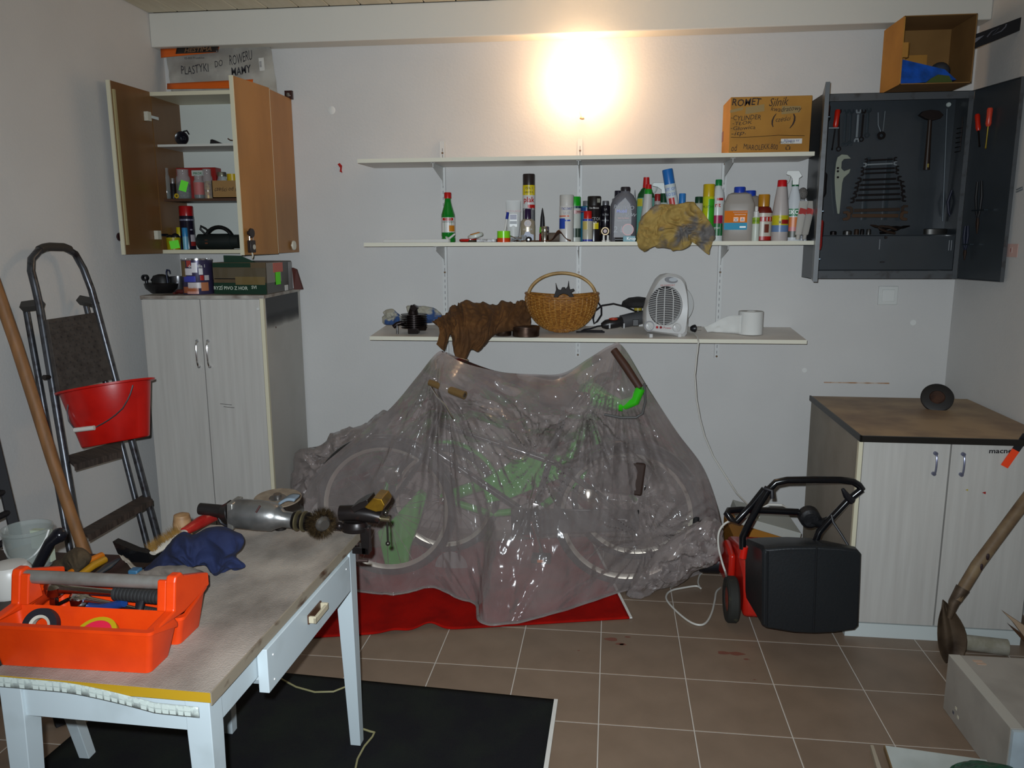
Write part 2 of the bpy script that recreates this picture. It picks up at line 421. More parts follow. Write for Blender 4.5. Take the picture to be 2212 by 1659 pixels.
c = P(630, 530, x=x1)
MB().lathe([(.008, 0), (.010, .008), (.026, .010), (.024, .018)], c, 16, ax=(1, 0, 0)).build('hook_knob', pl('d2cdbb'), wc)
c = hr.lerp(er, .86) + outr*.010; c.z = 1.715
MB().lathe([(.010, 0), (.010, .012), (.024, .016), (.022, .024)], c, 16, ax=outr).build('knob', pl('241a18'), dr_)
c = hr.lerp(er, .86) + outr*.026; c.z = 1.650
t = thing('padlock', 'dark padlock hanging from the knob of the right cabinet door', 'padlock', c)
MB().box(c, (.045, .02, .06), dR).build('lock_body', pl('241c1b', .4), t, bevel=.003)
MB().tube([c+dd*.014+V((0, 0, .03)), c+dd*.014+V((0, 0, .055)), c+V((0, 0, .068)), c-dd*.014+V((0, 0, .055)), c-dd*.014+V((0, 0, .03))], .003, 8).build('shackle', chrome, t)
MB().lathe([(.013, 0), (.012, .001)], c+outr*.010-dd*.008+V((0, 0, -.003)), 12, ax=outr).build('sticker', pl('a7a59b'), t)
MB().tube([c+V((0, 0, -.03)), c+V((.003, 0, -.045)), c+V((-.002, 0, -.058))], .004, 6).build('key', pl('b8b09c'), t)
# wall bracket above the cabinet
c = P(623, 205, y=-.02)
t = thing('cabinet_bracket', 'small dark metal hanging bracket at the cabinet top right corner', 'bracket', (c.x, 0, c.z-.02))
MB().box((c.x, -.012, c.z), (.042, .02, .045)).build('plate', pl('3a211d'), t)
MB().lathe([(.010, 0), (.010, .006)], (c.x, -.022, c.z), 12, ax=(0, -1, 0)).build('screw', chrome, t)

# ---------------------------------------------------------------- base cabinet, right
bc = thing('base_cabinet', 'low whitened wood cabinet with a stained brown worktop in the right corner', 'cabinet', (1.055, -1.095, 0), math.radians(-1.0))
W_, Dp = .70, .80
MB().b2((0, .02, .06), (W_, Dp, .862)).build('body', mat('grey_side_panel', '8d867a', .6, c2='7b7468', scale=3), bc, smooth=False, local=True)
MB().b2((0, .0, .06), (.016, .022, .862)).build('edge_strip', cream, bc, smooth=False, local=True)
MB().b2((-.0, -.004, 0), (W_, .03, .062)).build('plinth', mat('white_plinth', 'c3cac8', .5), bc, smooth=False, local=True)
top_m = mat('stained_worktop', 'a58c6c', .55, c2='86705a', scale=5, detail=8, lo=.38, hi=.62)
MB().b2((0.0, -.02, .866), (.752, .82, .884)).build('worktop', top_m, bc, smooth=False, local=True)
be = pl('17130f', .4)
MB().b2((-.006, -.028, .862), (.752, -.018, .887)).b2((-.006, -.028, .862), (.002, .82, .887)).build('black_edge', be, bc, smooth=False, local=True)
hm = mat('blue_grey_metal', '7d7f93', .35, .7)
for a, b, hx in ((.018, .352, .295), (.358, W_-.004, .40)):
    d_ = MB().b2((a, -.004, .066), (b, .016, .858)).build('door', ash, bc, local=True, bevel=.002, smooth=False)
    bow_handle(d_, (hx, -.004, .775), .085, .018, r=.004, m=hm)
    if hx > .35: door_r = d_
def bcw(x, y, z): return Matrix([bc['_m'][i*4:(i+1)*4] for i in range(4)]) @ V((x, y, z))
c = P(2164, 973, y=-1.108)
text('macneil', .030, pl('15151c'), door_r, V((c.x, bcw(0, -.0045, 0).y-.003-.0*c.x, c.z)) + V((0, -.011, 0)), (1, 0, .03), (0, 0, 1), bold=.02, fit=(.100, .021), name='sticker_lettering')
a, b = P(2177, 1012, y=-1.115), P(2212, 962, y=-1.115)
d_ = (b-a).normalized(); n_ = V((0, -1, 0)).cross(d_)
t = MB().prism([a, a+d_*.078, a+d_*.078+n_*.03, a+n_*.03], (0, .004, 0)).build('orange_sticker', pl('f0451c'), door_r, smooth=False)
MB().prism([a+d_*.078, a+d_*.15, a+d_*.15+n_*.03, a+d_*.078+n_*.03], (0, .004, 0)).build('black_sticker', pl('17161c'), door_r, smooth=False)
for q in ((2126, 1065, '9a1712', .006), (2089, 1059, 'b3a13c', .004)):
    c = P(q[0], q[1], y=-1.112); MB().prism([c+V((-q[3], 0, 0)), c+V((q[3], 0, q[3]*.8)), c+V((q[3], 0, -q[3]*.8))], (0, .006, 0)).build('paint_drop', pl(q[2]), door_r, smooth=False)
# rubber disc on the worktop
c = P(2022, 880, z=.888)
t = thing('black_disc', 'round black rubber disc with rusty centre standing tilted on the brown worktop', 'disc', c)
ax = V((-.25, -.80, .55)).normalized()
rr = 32*mpp(c); cc = c + V((0, 0, rr*.62))
MB().lathe([(.02, 0), (rr, 0), (rr, .012), (rr*.9, .016), (.02, .014)], cc, 36, ax=ax).build('rim', mat('black_rubber', '1d1b1a', .6), t)
MB().lathe([(.002, .014), (rr*.48, .015), (rr*.42, .020), (.006, .018)], cc, 24, ax=ax).build('hub', mat('rust', '4a3124', .7, .4, c2='2d1d17', scale=30), t)
MB().tube([cc-ax*.004, c+V((.02, .04, .004))], .008, 8).build('stub', darksteel, t)

# ---------------------------------------------------------------- wall shelves
shelf_m = mat('shelf_board', 'dbd3ca', .45, c2='cbc2b8', scale=4, lo=.45, hi=.75, bump=.02)
shelf_e = mat('shelf_edge', 'd8d4c2', .5)
rail_m = mat('rail_white', 'c9c9c6', .45)
RX = (-.8675, -.125, .630)
ZT, ZM = 2.085, 1.664
bf = P(1250, 730.5, y=-.355).z; bb = 1.206; SL = (bb-bf)/.35
def zs(y): return bb + (y+.005)*SL      # top of the lowest, slightly drooping shelf
def shelf(name, label, xl, xr, zb_, zf, depth, th=.019):
    t = thing(name, label, 'shelf', ((xl+xr)/2, 0, zb_), group='long wall shelves')
    MB().prism([(xl, -.004, zb_-th), (xl, -.004, zb_), (xl, -depth, zf), (xl, -depth, zf-th)], (xr-xl, 0, 0)).build('board', shelf_m, t, smooth=False)
    MB().prism([(xl-.001, -depth, zf-th), (xl-.001, -depth, zf+.0005), (xl-.001, -depth-.0015, zf+.0005), (xl-.001, -depth-.0015, zf-th)], (xr-xl+.002, 0, 0)).build('edge_strip', shelf_e, t, smooth=False)
    return t
shelf('wall_shelf', 'topmost long white wall shelf with the marked cardboard box', -1.250, 1.004, ZT, ZT, .31)
shelf('wall_shelf', 'middle long white wall shelf crowded with bottles and cans', -1.236, P(1760, 517, y=-.3).x, ZM, ZM, .30)
shelf('wall_shelf', 'lowest long white wall shelf with basket and fan heater', -1.207, 1.012, bb, zs(-.355), .355)
for i, rx in enumerate(RX):
    t = thing('shelf_rail', 'slotted white shelf rail on the wall, %s' % ('left one behind the green bottle', 'middle one below the globe lamp', 'right one behind the blue-capped canister')[i], 'rail', (rx, 0, 1.04), group='slotted shelf rails')
    zr = (2.20, 2.20, 2.12)[i]
    mb = MB().b2((rx-.013, -.003, 1.035), (rx+.013, -.001, zr)).b2((rx-.013, -.014, 1.035), (rx-.010, -.001, zr)).b2((rx+.010, -.014, 1.035), (rx+.013, -.001, zr))
    mb.b2((rx-.010, -.013, 1.035), (rx+.010, -.010, zr)); mb.build('channel', rail_m, t, smooth=False)
    mb = MB(); z_ = 1.06
    while z_ < zr-.02: mb.b2((rx-.0015, -.0136, z_), (rx+.0015, -.0130, z_+.016)); z_ += .032
    mb.build('slots', pl('6d6a6e'), t, smooth=False)['kind'] = 'stuff'
    for z_ in (1.045, 1.50, zr-.06):
        MB().lathe([(.006, 0), (.005, .003)], (rx, -.0135, z_), 10, ax=(0, -1, 0)).build('screw', pl('6b5136'), t)
    for q, (z_, dpt) in enumerate(((ZT-.0195, .27), (ZM-.0195, .24), (bb-.0195, .22))):
        t = thing('shelf_bracket', 'pressed white bracket holding the %s shelf at the %s rail' % (('topmost', 'middle', 'lowest')[q], ('left', 'middle', 'right')[i]), 'bracket', (rx, 0, z_-.07), group='shelf brackets')
        if q < 2:
            pr = [(rx-.0015, -.015, z_), (rx-.0015, -dpt, z_), (rx-.0015, -dpt, z_-.022), (rx-.0015, -.04, z_-.07), (rx-.0015, -.015, z_-.10)]
            MB().prism(pr, (.003, 0, 0)).b2((rx-.012, -dpt, z_-.0015), (rx+.012, -.015, z_)).build('arm', rail_m, t, smooth=False)
        else:
            z1 = zs(-.015)-.020; z2 = zs(-dpt)-.020
            MB().prism([(rx-.0015, -.015, z1), (rx-.0015, -dpt, z2), (rx-.0015, -dpt, z2-.012), (rx-.0015, -.03, z1-.045)], (.003, 0, 0)).build('arm', rail_m, t, smooth=False)

# ---------------------------------------------------------------- globe lamp on the wall
lc = P(1254, 160, y=-.17); lr = 55*mpp(lc)
t = thing('globe_lamp', 'lit white glass globe lamp on the back wall under the beam', 'lamp', (lc.x, 0, lc.z))
gm = mat('lit_globe', 'ffffff', .3, emit='ffd2a2', es=13)
MB().ball(lc, lr, 40, (1, .9, 1.13)).build('globe', gm, t)
MB().lathe([(lr*.6, 0), (lr*.6, .02), (lr*.5, .035)], (lc.x, 0, lc.z), 28, ax=(0, -1, 0)).build('base', pl('d6d2c8'), t)
MB().tube([(lc.x, -.03, lc.z-lr*1.0), (lc.x-.004, -.04, lc.z-lr*1.13-.02), (lc.x+.004, -.045, lc.z-lr*1.13-.045)], .0035, 8).build('wire', pl('d9c6a8'), t)
c = V((lc.x+.008, -.045, lc.z-lr*1.13-.052))
MB().tube([c+V((-.012, 0, .004)), c, c+V((.010, 0, .002))], .006, 8).build('wire_end', pl('9a7a5c'), t)

# ---------------------------------------------------------------- bottles and cans
def wire_frame(p):
    d_ = CAM-V(p); d_.z = 0; d_.normalize(); return V((-d_.y, d_.x, 0)).normalized(), d_     # right, front
class Item:
    def __init__(s, name, label, cat, cx, yb, yt, w_, Y, z=ZM, group='bottles and cans on the middle shelf', tilt=0, sy=1, seg=24):
        mid = P(cx, yb, y=Y); s.x = mid.x; s.Y = Y; s.z = zs(Y) if z is None else z
        s.H = P(cx, yt, y=Y).z - s.z
        s.r = w_/2*mpp((s.x, Y, s.z+s.H/2)); s.sy = sy; s.seg = seg
        s.right, s.front = wire_frame((s.x, Y, s.z)); s.right = V((s.front.y*-1, s.front.x, 0)); 
        if s.right.x < 0: s.right = -s.right
        R = Matrix.Rotation(tilt, 3, 'Y') if tilt else None
        base = V((s.x, Y, s.z + (abs(math.sin(tilt))*s.r if tilt else 0)))
        s.t = thing(name, label, cat, base, 0, group, R=R)
        s.az = math.atan2(s.right.y, s.right.x)
        s.RR = Matrix.Rotation(s.az, 3, 'Z')
    def part(s, name, m, prof, label=None, cap=True):
        return MB().lathe([(r*s.r, h*s.H) for r, h in prof], (0, 0, 0), s.seg, sy=s.sy, R=s.RR, cap=cap).build(name, m, s.t, local=True, label=label)
    def band(s, h0, h1, m, f=1.012, name='label_band', r=1.0, a0=-180, a1=180):
        n = 18; rr = s.r*r*f; vs = []
        for h in (h0, h1):
            for k in range(n+1):
                a = math.radians(a0+(a1-a0)*k/n) - PI/2
                vs.append(s.RR @ V((rr*math.cos(a), rr*math.sin(a)*s.sy, h*s.H)))
        mb = MB().add(vs, [(k, k+1, n+2+k, n+1+k) for k in range(n)])
        return mb.build(name, m, s.t, local=True)
    def txt(s, st, h, size, m, r=1.0, dx=0, **k):
        rr = s.r*r; o = s.RR @ V((0, -rr*s.sy, h*s.H)); 
        if s.sy != 1: 
            return textl(st, size*s.H, m, s.t, o + s.RR @ V((dx*s.r, 0, 0)), s.RR @ V((1, 0, 0)), V((0, 0, 1)), depth=.0016, **k)
        return textl(st, size*s.H, m, s.t, o, s.RR @ V((1, 0, 0)), V((0, 0, 1)), wrap=rr, depth=rr*.016+.0002, **k)
def textl(st, size, m, parent, o, right, upv, **k):
    A = Matrix([parent['_m'][i*4:(i+1)*4] for i in range(4)]); R = A.to_3x3()
    return text(st, size, m, parent, A @ V(o), R @ V(right), R @ V(upv), **k)
BODY = [(.93, 0), (1, .015), (1, .985), (.97, 1)]
def can(it, body, cap, hc, cw=.9, label=None, sh=.02, name_cap='cap'):
    it.part('body', body, [(.92, 0), (1, .012), (1, hc-sh*1.6), (.93, hc-sh*.6), (cw*.9, hc)], label)
    it.part(name_cap, cap, [(cw, hc-sh*.8), (cw, .985), (cw*.93, 1)])
red, wht, blk = pl('b3120e'), pl('d0cfcb'), pl('17161a')
silver = mat('silver_metal', 'b9b9bb', .25, .85)
def glass(name, c, a=.35): return mat(name, c, .08, alpha=a, spec=.6)
grn_pet = mat('green_pet', '0a7a22', .12, alpha=.93, coat=.3)

i = Item('solvent_bottle', 'green plastic solvent bottle with red cap, alone at the left', 'bottle', 968.8, 517, 415.7, 30, -.16)
i.part('body', grn_pet, [(.9, 0), (1, .02), (1, .09), (.95, .11), (1, .13), (1, .5), (.97, .56), (.62, .72), (.46, .82), (.44, .88)])
i.part('cap', red, [(.52, .88), (.52, .99), (.48, 1)])
i.band(.2, .5, wht); i.band(.44, .49, red, 1.02, a0=-50, a1=45); i.band(.22, .34, pl('c07818'), 1.03, a0=5, a1=60)
i.txt('TERPEN', .465, .042, wht, 1.03); i.txt('UNIWERSALNY', .41, .05, blk, 1.03, wide=.8)
t = thing('plastic_strip', 'flat white plastic trim strip lying on the middle shelf', 'strip', P(900, 514, y=-.2)*1)
a, b = P(829, 516, y=-.2).x, P(970, 516, y=-.2).x
MB().b2((a, -.215, ZM+.0005), (b, -.185, ZM+.018)).build('strip_body', pl('c9c8c4'), t, bevel=.002)
c0 = V((b+.01, -.24, ZM+.018))
MB().lathe([(.02, 0), (.018, .006), (.006, .012), (.005, .05)], c0+V((-.01, 0, -.004)), 14, ax=(.8, 0, .6)).build('nozzle', pl('c6c8c2', .3), t)
def disc(name, label, cat, cx, cy, rx, ry, Y, m, th, m2=None, zc=None, ax=None, group=None):
    c = P(cx, cy, y=Y); r = rx*mpp(c)
    if zc is not None: c.z = zc
    t = thing(name, label, cat, c, group=group); ax = V(ax or (0, -.3, 1))
    MB().lathe([(r*.9, -th/2), (r, -th/4), (r, th/4), (r*.86, th/2)], c, 28, ax=ax).build('disc_body', m, t)
    if m2: MB().lathe([(r*.7, th/2), (r*.6, th*.7)], c, 24, ax=ax).build('disc_centre', m2, t)
    return t
disc('jar_lid', 'shiny red round lid lying beside the green bottle', 'lid', 1016, 512, 24, 6, -.22, pl('b4140f', .2), .016, zc=ZM+.011, ax=(0, 0, 1))
disc('polish_tin', 'white and yellow round tin leaning on the red lid', 'tin', 1027, 506, 17, 8, -.24, pl('c9cfc8', .3), .02, pl('c27c12', .3), zc=ZM+.034, ax=(-.25, -.1, 1))
t = thing('file_tool', 'flat grey steel file lying on the middle shelf front', 'file', P(1052, 515, y=-.26))
MB().b2((P(1030, 515, y=-.26).x, -.275, ZM+.001), (P(1073, 515, y=-.26).x, -.25, ZM+.016)).build('blade', steel, t, bevel=.001)
MB().lathe([(.022, 0), (.024, .004), (.022, .012)], (P(1020, 515, y=-.26).x, -.262, ZM+.001), 18).build('round_head', pl('3d352c', .3), t)
i = Item('tape_roll', 'roll of green and orange tape at the shelf edge', 'tape', 1088, 518.5, 499, 29, -.27)
i.part('body', pl('c8410f', .3), [(1, 0), (1, .38)]); i.part('wound_tape', pl('7fd41c', .3), [(.97, .38), (.97, 1), (.8, 1)])
c1, c2_ = P(1097, 458, y=-.20), P(1088, 505, y=-.24); c2_.z = ZM+.02
t = thing('marker_pen', 'white marker pen with blue tip leaning behind the tape roll', 'pen', c2_)
MB().cyl(c2_, c1, .006).build('barrel', wht, t); MB().cyl(c1.lerp(c2_, .02), c1.lerp(c2_, .28), .0072).build('pen_cap', pl('1b2c8c'), t)
i = Item('cream_tube', 'white squeeze tube with black label standing on its cap', 'tube', 1109, 513, 433, 32, -.18)
vs = []; rings = []
for h, wx, wy in ((.0, .42, .42), (.12, .45, .45), (.13, .78, .6), (.4, .9, .45), (.96, 1, .06), (1, 1, .04)):
    rings.append([i.RR @ V((wx*i.r*math.cos(2*PI*k/24), wy*i.r*math.sin(2*PI*k/24), h*i.H)) for k in range(24)])
MB().ring(rings).build('body', pl('c4c5c3', .3), i.t, local=True)
MB().box(i.RR @ V((0, -i.r*.42, i.H*.52)), (i.r*1.0, .002, i.H*.30), i.RR).build('label', wht, i.t, local=True)
textl('AUTOLAND', i.H*.07, pl('8c1a1a'), i.t, i.RR @ V((0, -i.r*.45, i.H*.74)), i.RR @ V((1, 0, 0)), (0, 0, 1))
MB().box(i.RR @ V((0, -i.r*.46, i.H*.60)), (i.r*.9, .002, i.H*.12), i.RR).build('print_block', pl('322a55'), i.t, local=True)
MB().box(i.RR @ V((0, -i.r*.50, i.H*.47)), (i.r*.95, .002, i.H*.07), i.RR).build('print_block', blk, i.t, local=True)
i = Item('spray_can', 'tall spray can with dark brown cap and yellow bonus band', 'spray can', 1142.5, 516, 376, 27, -.12)
can(i, pl('c9c8c6', .3), pl('2c2220'), .84, .97)
i.band(.69, .835, pl('d3bb0c')); i.txt('15% 1', .79, .055, blk, 1.02, bold=.01); i.txt('GRATIS G', .73, .04, blk, 1.02, bold=.01, wide=.8)
i.txt('plak', .62, .11, red, 1.02, bold=.02); i.band(.2, .50, pl('1c1a28'), 1.008); i.band(.50, .55, red, 1.01, a0=-10, a1=80)
i.txt('pianka do', .49, .05, wht, 1.04)
i = Item('polish_bottle', 'champagne coloured car polish bottle with violet cap', 'bottle', 1140, 512.5, 451, 32, -.22, sy=.6)
i.part('body', mat('champagne', 'a59a86', .3, .4), [(.97, 0), (1, .03), (1, .5), (.95, .62), (.7, .68), (.4, .70)])
i.part('cap', mat('violet_cap', '2a1838', .15), [(.42, .69), (.42, .96), (.36, 1)])
i.txt('K2', .56, .14, blk, 1.0, bold=.02); i.txt('LEATHER', .38, .07, pl('5b5138'), 1.0)
MB().lathe([(.5*i.r, 0), (.48*i.r, .001)], i.RR @ V((0, -i.r*.6, i.H*.56)), 20, ax=i.front).build('round_print', pl('6a4634'), i.t, local=True)
MB().prism([i.RR @ V((a*i.r, -i.r*.605, b*i.H)) for a, b in ((-.8, .06), (.8, .06), (.8, .22), (.4, .25), (.2, .32), (-.3, .31), (-.5, .22), (-.8, .18))], i.front*.0015).build('car_print', pl('20305c'), i.t, local=True)
i = Item('glue_tube', 'pointed black glue tube with green and red bands', 'tube', 1171.5, 508, 449, 15, -.2)
i.part('body', blk, [(.9, 0), (.9, .05), (.55, .72), (.2, .94), (.06, 1)])
i.part('green_band', pl('5fae1c'), [(.86, .28), (.76, .44)], cap=False); i.part('red_band', pl('8c1712'), [(.95, .02), (.88, .24)], cap=False)
i = Item('small_piston', 'small shiny aluminium piston on the sandpaper', 'piston', 1177, 514.5, 489, 16.5, -.24)
i.part('body', mat('shiny_alu', 'c4bfb6', .2, 1), [(1, 0), (1, .6), (.96, .62), (1, .66), (1, .96), (.9, 1)])
t = thing('carburettor', 'small black carburettor parts lying before the car polish bottle', 'machine part', P(1130, 512, y=-.25))
c = P(1128, 512, y=-.25); c.z = ZM+.02
mb = MB(); 
for k in range(9): mb.box(c+V((random.uniform(-.055, .045), random.uniform(-.02, .02), random.uniform(-.012, .008))), (random.uniform(.01, .03), .014, random.uniform(.008, .02)), Matrix.Rotation(random.uniform(-.5, .5), 3, 'Y'))
mb.lathe([(.012, 0), (.016, .004), (.016, .02), (.01, .024)], c+V((.035, 0, -.008)), 16, ax=(0, -1, 0)); mb.build('body', pl('1c1a1c', .3), t)
MB().lathe([(.006, 0), (.006, .004)], c+V((.035, -.024, -.008)), 12, ax=(0, -1, 0)).build('screw', chrome, t)
MB().tube([c+V((-.06, -.01, .012)), c+V((-.03, -.018, .0)), c+V((0, -.02, .004))], .003, 8).build('rod', chrome, t)
sand = mat('brown_sandpaper', '6e3d1c', .8, c2='4b2a17', scale=20)
t = thing('sandpaper_sheet', 'curled brown sandpaper sheet lying on the middle shelf', 'sandpaper', P(1170, 517, y=-.2))
xa, xb = P(1110, 517, y=-.2).x, P(1234, 517, y=-.2).x
MB().grid(lambda u, v: V((xa+(xb-xa)*u, -.285+.12*v, ZM+.003+.055*math.exp(-((u-.80)/.09)**2)*(1-.5*v)+.012*abs(noise.noise(V((u*6, v*2, 0)))))), 40, 10).build('sheet', sand, t, solid=.001)
i = Item('sandpaper_roll', 'roll of grey-brown sandpaper lying behind the small piston', 'roll', 1199, 515, 494, 42, -.18)
c = V((i.r, 0, .024)); MB().lathe([(.024, -i.r), (.024, i.r)], (0, 0, .024), 20, ax=(1, .1, 0)).build('roll', pl('5f5146', .8), i.t, local=True)
i = Item('spray_can', 'white spray can with white cap and blue gear print', 'spray can', 1223.5, 517, 421, 31, -.2)
can(i, pl('c9c6c1', .3), pl('bdbab4', .4), .79, .97)
i.txt('TICORIT', .70, .07, pl('24338c'), 1.0, shear=.2, bold=.01); i.txt('UFO', .61, .075, pl('8d8f9c'), 1.0, shear=.2); i.band(.535, .56, pl('c9603c'), a0=-80, a1=20); i.band(.28, .50, pl('2444a0'), a0=-90, a1=-12)
i.band(.44, .47, pl('2444a0'), a0=-30, a1=30)
for st, a, b, yb_, yt, w_, Y, cb, cc_, lbl in (
    ('green_cap_spray', 0, 0, 516, 425, 27, -.12, 'c3c6bd', '159c1a', 'pale spray can with bright green cap behind the rail line'),):
    i = Item(st, lbl, 'spray can', 1241, yb_, yt, w_, Y); can(i, pl(cb), pl(cc_), .81, .95); i.band(.74, .79, pl('1c3c4c')); i.band(.1, .3, pl('35463a')); i.band(.62, .7, pl('c29a98'))
i = Item('teal_can', 'grey domed can with teal and blue label, behind the black sprays', 'spray can', 1267, 515, 434, 29, -.10)
can(i, pl('2d6f86'), pl('6d6d70'), .88, .6); i.band(.7, .84, pl('23417e'))
i = Item('spray_can', 'black spray can with wide black cap and yellow figure', 'spray can', 1282.5, 518, 424, 30, -.2)
can(i, pl('1a1518', .25), pl('17120f', .45), .81, .96); i.txt('Den Braven', .74, .055, wht, 1.0, bold=.01, wide=.9); i.txt('TECTOR', .50, .09, pl('aaa'+'aaa'), 1.0); i.band(.28, .42, pl('c8b512'), a0=-5, a1=40); i.txt('KUR', .42, .08, wht, 1.01, wide=.9)
MB().box(i.RR @ V((i.r*.62, -i.r*.78, i.H*.9)), (i.r*.5, .002, i.H*.09), i.RR @ Matrix.Rotation(.6, 3, 'Z')).build('price_sticker', pl('8d8d80'), i.t, local=True)
i = Item('mini_lubricant_can', 'small lubricant can with red cap and red straw', 'spray can', 1269, 518, 456, 22, -.26)
can(i, pl('a9a698', .3), red, .76, .8); i.band(.02, .08, pl('22309a')); i.band(.68, .74, pl('22309a')); i.band(.4, .66, pl('b8a65c'), a0=-70, a1=0)
MB().cyl((-.055, -.0, i.H*.985), (.0, 0, i.H*.985), .002).build('straw', pl('7a1712'), i.t, local=True)
i = Item('ring_logo_can', 'black spray can without cap and with yellow ring print', 'spray can', 1307, 514, 434, 20, -.17)
can(i, pl('19161c', .2), mat('grey_can_top', '77767a', .35, .6), .90, .7, name_cap='valve_top')
for st, h, s_ in (('LA', .79, .08), ('ULTRA', .66, .07), ('UNIVERSAL', .52, .05)): i.txt(st, h, s_, pl('9a9a9c'), 1.0, wide=.8)
MB().lathe([(i.r*.85, 0), (i.r*.85, .002), (i.r*.62, .002), (i.r*.62, 0)], i.RR @ V((0, -i.r*.98, i.H*.26)), 24, ax=i.front, cap=False).build('ring_print', pl('c79c20'), i.t, local=True)
MB().lathe([(i.r*.4, 0), (i.r*.4, .002)], i.RR @ V((0, -i.r*.98, i.H*.26)), 16, ax=i.front).build('disc_print', pl('6b2a1c'), i.t, local=True)
for k, cx in enumerate((1304, 1313)):
    i = Item('white_nozzle', 'small white plastic nozzle at the shelf edge, %s of two' % ('left' , 'right')[k], 'nozzle', cx, 518.5, 508, 8.5, -.275, group='white nozzles')
    i.part('body', wht, [(1, 0), (.95, .2), (.6, .3), (.5, 1)])
# oil canister
i = Item('oil_canister', 'grey motor oil canister with handwriting and dark cap', 'canister', 1346, 518, 404, 56, -.2, sy=.55)
oilm = mat('grey_canister', '6e6e75', .3, .35)
rings = []
for h, wx, off, wy in ((0, .94, 0, .52), (.02, 1, 0, .55), (.68, 1, 0, .55), (.78, .86, .02, .5), (.86, .6, .06, .4), (.90, .36, .1, .32), (.93, .32, .1, .3)):
    ring = []
    for k in range(28):
        a = 2*PI*k/28; cx_, sx_ = math.cos(a), math.sin(a); e = .6
        ring.append(i.RR @ V((off*i.r + wx*i.r*math.copysign(abs(cx_)**e, cx_), wy*i.r*math.copysign(abs(sx_)**e, sx_), h*i.H)))
    rings.append(ring)
MB().ring(rings).build('body', oilm, i.t, local=True)
MB().lathe([(.36*i.r, .92*i.H), (.37*i.r, .98*i.H), (.33*i.r, 1.0*i.H)], i.RR @ V((.1*i.r, 0, 0)), 20).build('cap', pl('2a2428', .4), i.t, local=True)
f = -.585*i.r
lab = [(-.72, .08), (.58, .08), (.60, .55), (.48, .68), (.1, .80), (-.35, .70), (-.68, .60)]
MB().prism([i.RR @ V((a*i.r, f, b*i.H)) for a, b in lab], i.front*.0015).build('front_label', mat('silver_label', 'a4a5a9', .8), i.t, local=True)
def ot(st, x_, h, s_, m_, **k): textl(st, s_*i.H, m_, i.t, i.RR @ V((x_*i.r, f-.0022, h*i.H)), i.RR @ V((1, 0, 0)), (0, 0, 1), **k)
ot('PALIWO', .0, .62, .10, pl('3a3a40'), shear=.2, name='handwriting', jitter=.3); ot('2 SUW', .35, .48, .09, pl('3a3a40'), shear=.3, name='handwriting', jitter=.3); ot('2 L', -.35, .22, .16, pl('3a3a40'), shear=.1, name='handwriting')
ot('Mobil', -.15, .555, .085, pl('2337a0'), bold=.02); ot('Extra 2T', -.1, .49, .06, blk); ot('Semi Synthetic', -.0, .43, .035, pl('b5543c')); ot('2 Stroke Engine Oil', .0, .385, .035, pl('555558'))
MB().lathe([(.44*i.r, 0), (.44*i.r, .001)], i.RR @ V((.35*i.r, f-.002, .22*i.H)), 20, ax=i.front).build('round_print', pl('a32a2a'), i.t, local=True)
MB().lathe([(.38*i.r, 0), (.38*i.r, .001)], i.RR @ V((.35*i.r, f-.0032, .22*i.H)), 20, ax=i.front).build('engine_print', pl('4a3a38'), i.t, local=True)
i = Item('dark_cap_bottle', 'silver bottle with dark cap peeking out behind the oil canister', 'bottle', 1334, 515, 412, 27, -.09)
can(i, mat('silver_grey', '8d8d92', .3, .3), pl('1c1a26'), .86, .62)
i = Item('silicone_tip', 'pointed silver tube tip between canister and red capped bottle', 'tube', 1369, 515, 410, 9, -.12)
i.part('body', mat('tube_silver', 'a5a5a8', .3, .4), [(1, 0), (1, .6), (.85, .8), (.1, 1)]); i.part('tip', pl('8a4a2a'), [(.7, .84), (.15, .97)])
i = Item('plastic_bottle', 'dark green bottle with tall red cap', 'bottle', 1393, 516, 383, 40, -.10, sy=.6)
i.part('body', pl('174a20'), [(.95, 0), (1, .02), (1, .62), (.85, .74), (.5, .82), (.34, .84)]); i.part('cap', red, [(.40, .82), (.37, .84), (.30, 1)])
i.band(.1, .68, pl('5f9a8a'), a0=-70, a1=70, f=1.02); i.band(.55, .67, pl('b7a92c'), a0=-60, a1=-20, f=1.03)
i = Item('sealant_cone', 'white cone bottle with green neck ring leaning slightly', 'bottle', 1393.5, 516, 399, 27, -.2, tilt=.04)
i.part('body', pl('b9b8b4', .35), [(1, 0), (1, .35), (.92, .45), (.66, .78), (.62, .84)]); i.part('cap', pl('1a8a24'), [(.64, .83), (.62, .9), (.52, .92)]); i.part('cap_tip', red, [(.5, .92), (.42, 1)])
i.band(.15, .38, pl('c9c8cf')); i.band(.34, .37, pl('28288a'), 1.03); i.txt('PUR', .26, .09, pl('28288a'), 1.02)
def spray_head(i, h, sgn, m, f=1.0, L_=1.9):
    # trigger head: body, nozzle to one side, trigger
    r_ = i.r; H = i.H
    q = lambda x_, z_: i.RR @ V((x_*r_, -r_*.22*f, z_*H))
    pts = [(-.32*sgn, h), (.38*sgn, h), (.42*sgn, h+.09), (.75*sgn, h+.12), (.35*sgn, h+.2), (-L_*.45*sgn, h+.205), (-L_*.5*sgn, h+.15), (-L_*.28*sgn, h+.13), (-.35*sgn, h+.08)]
    MB().prism([q(a, b) for a, b in pts], i.RR @ V((0, r_*.44*f, 0))).build('spray_head', m, i.t, local=True, bevel=.002)
    MB().tube([i.RR @ V((-L_*.30*sgn*r_, 0, (h+.13)*H)), i.RR @ V((-L_*.32*sgn*r_, 0, (h+.08)*H)), i.RR @ V((-L_*.40*sgn*r_, 0, (h+.03)*H))], .0035, 8).build('trigger', m, i.t, local=True)
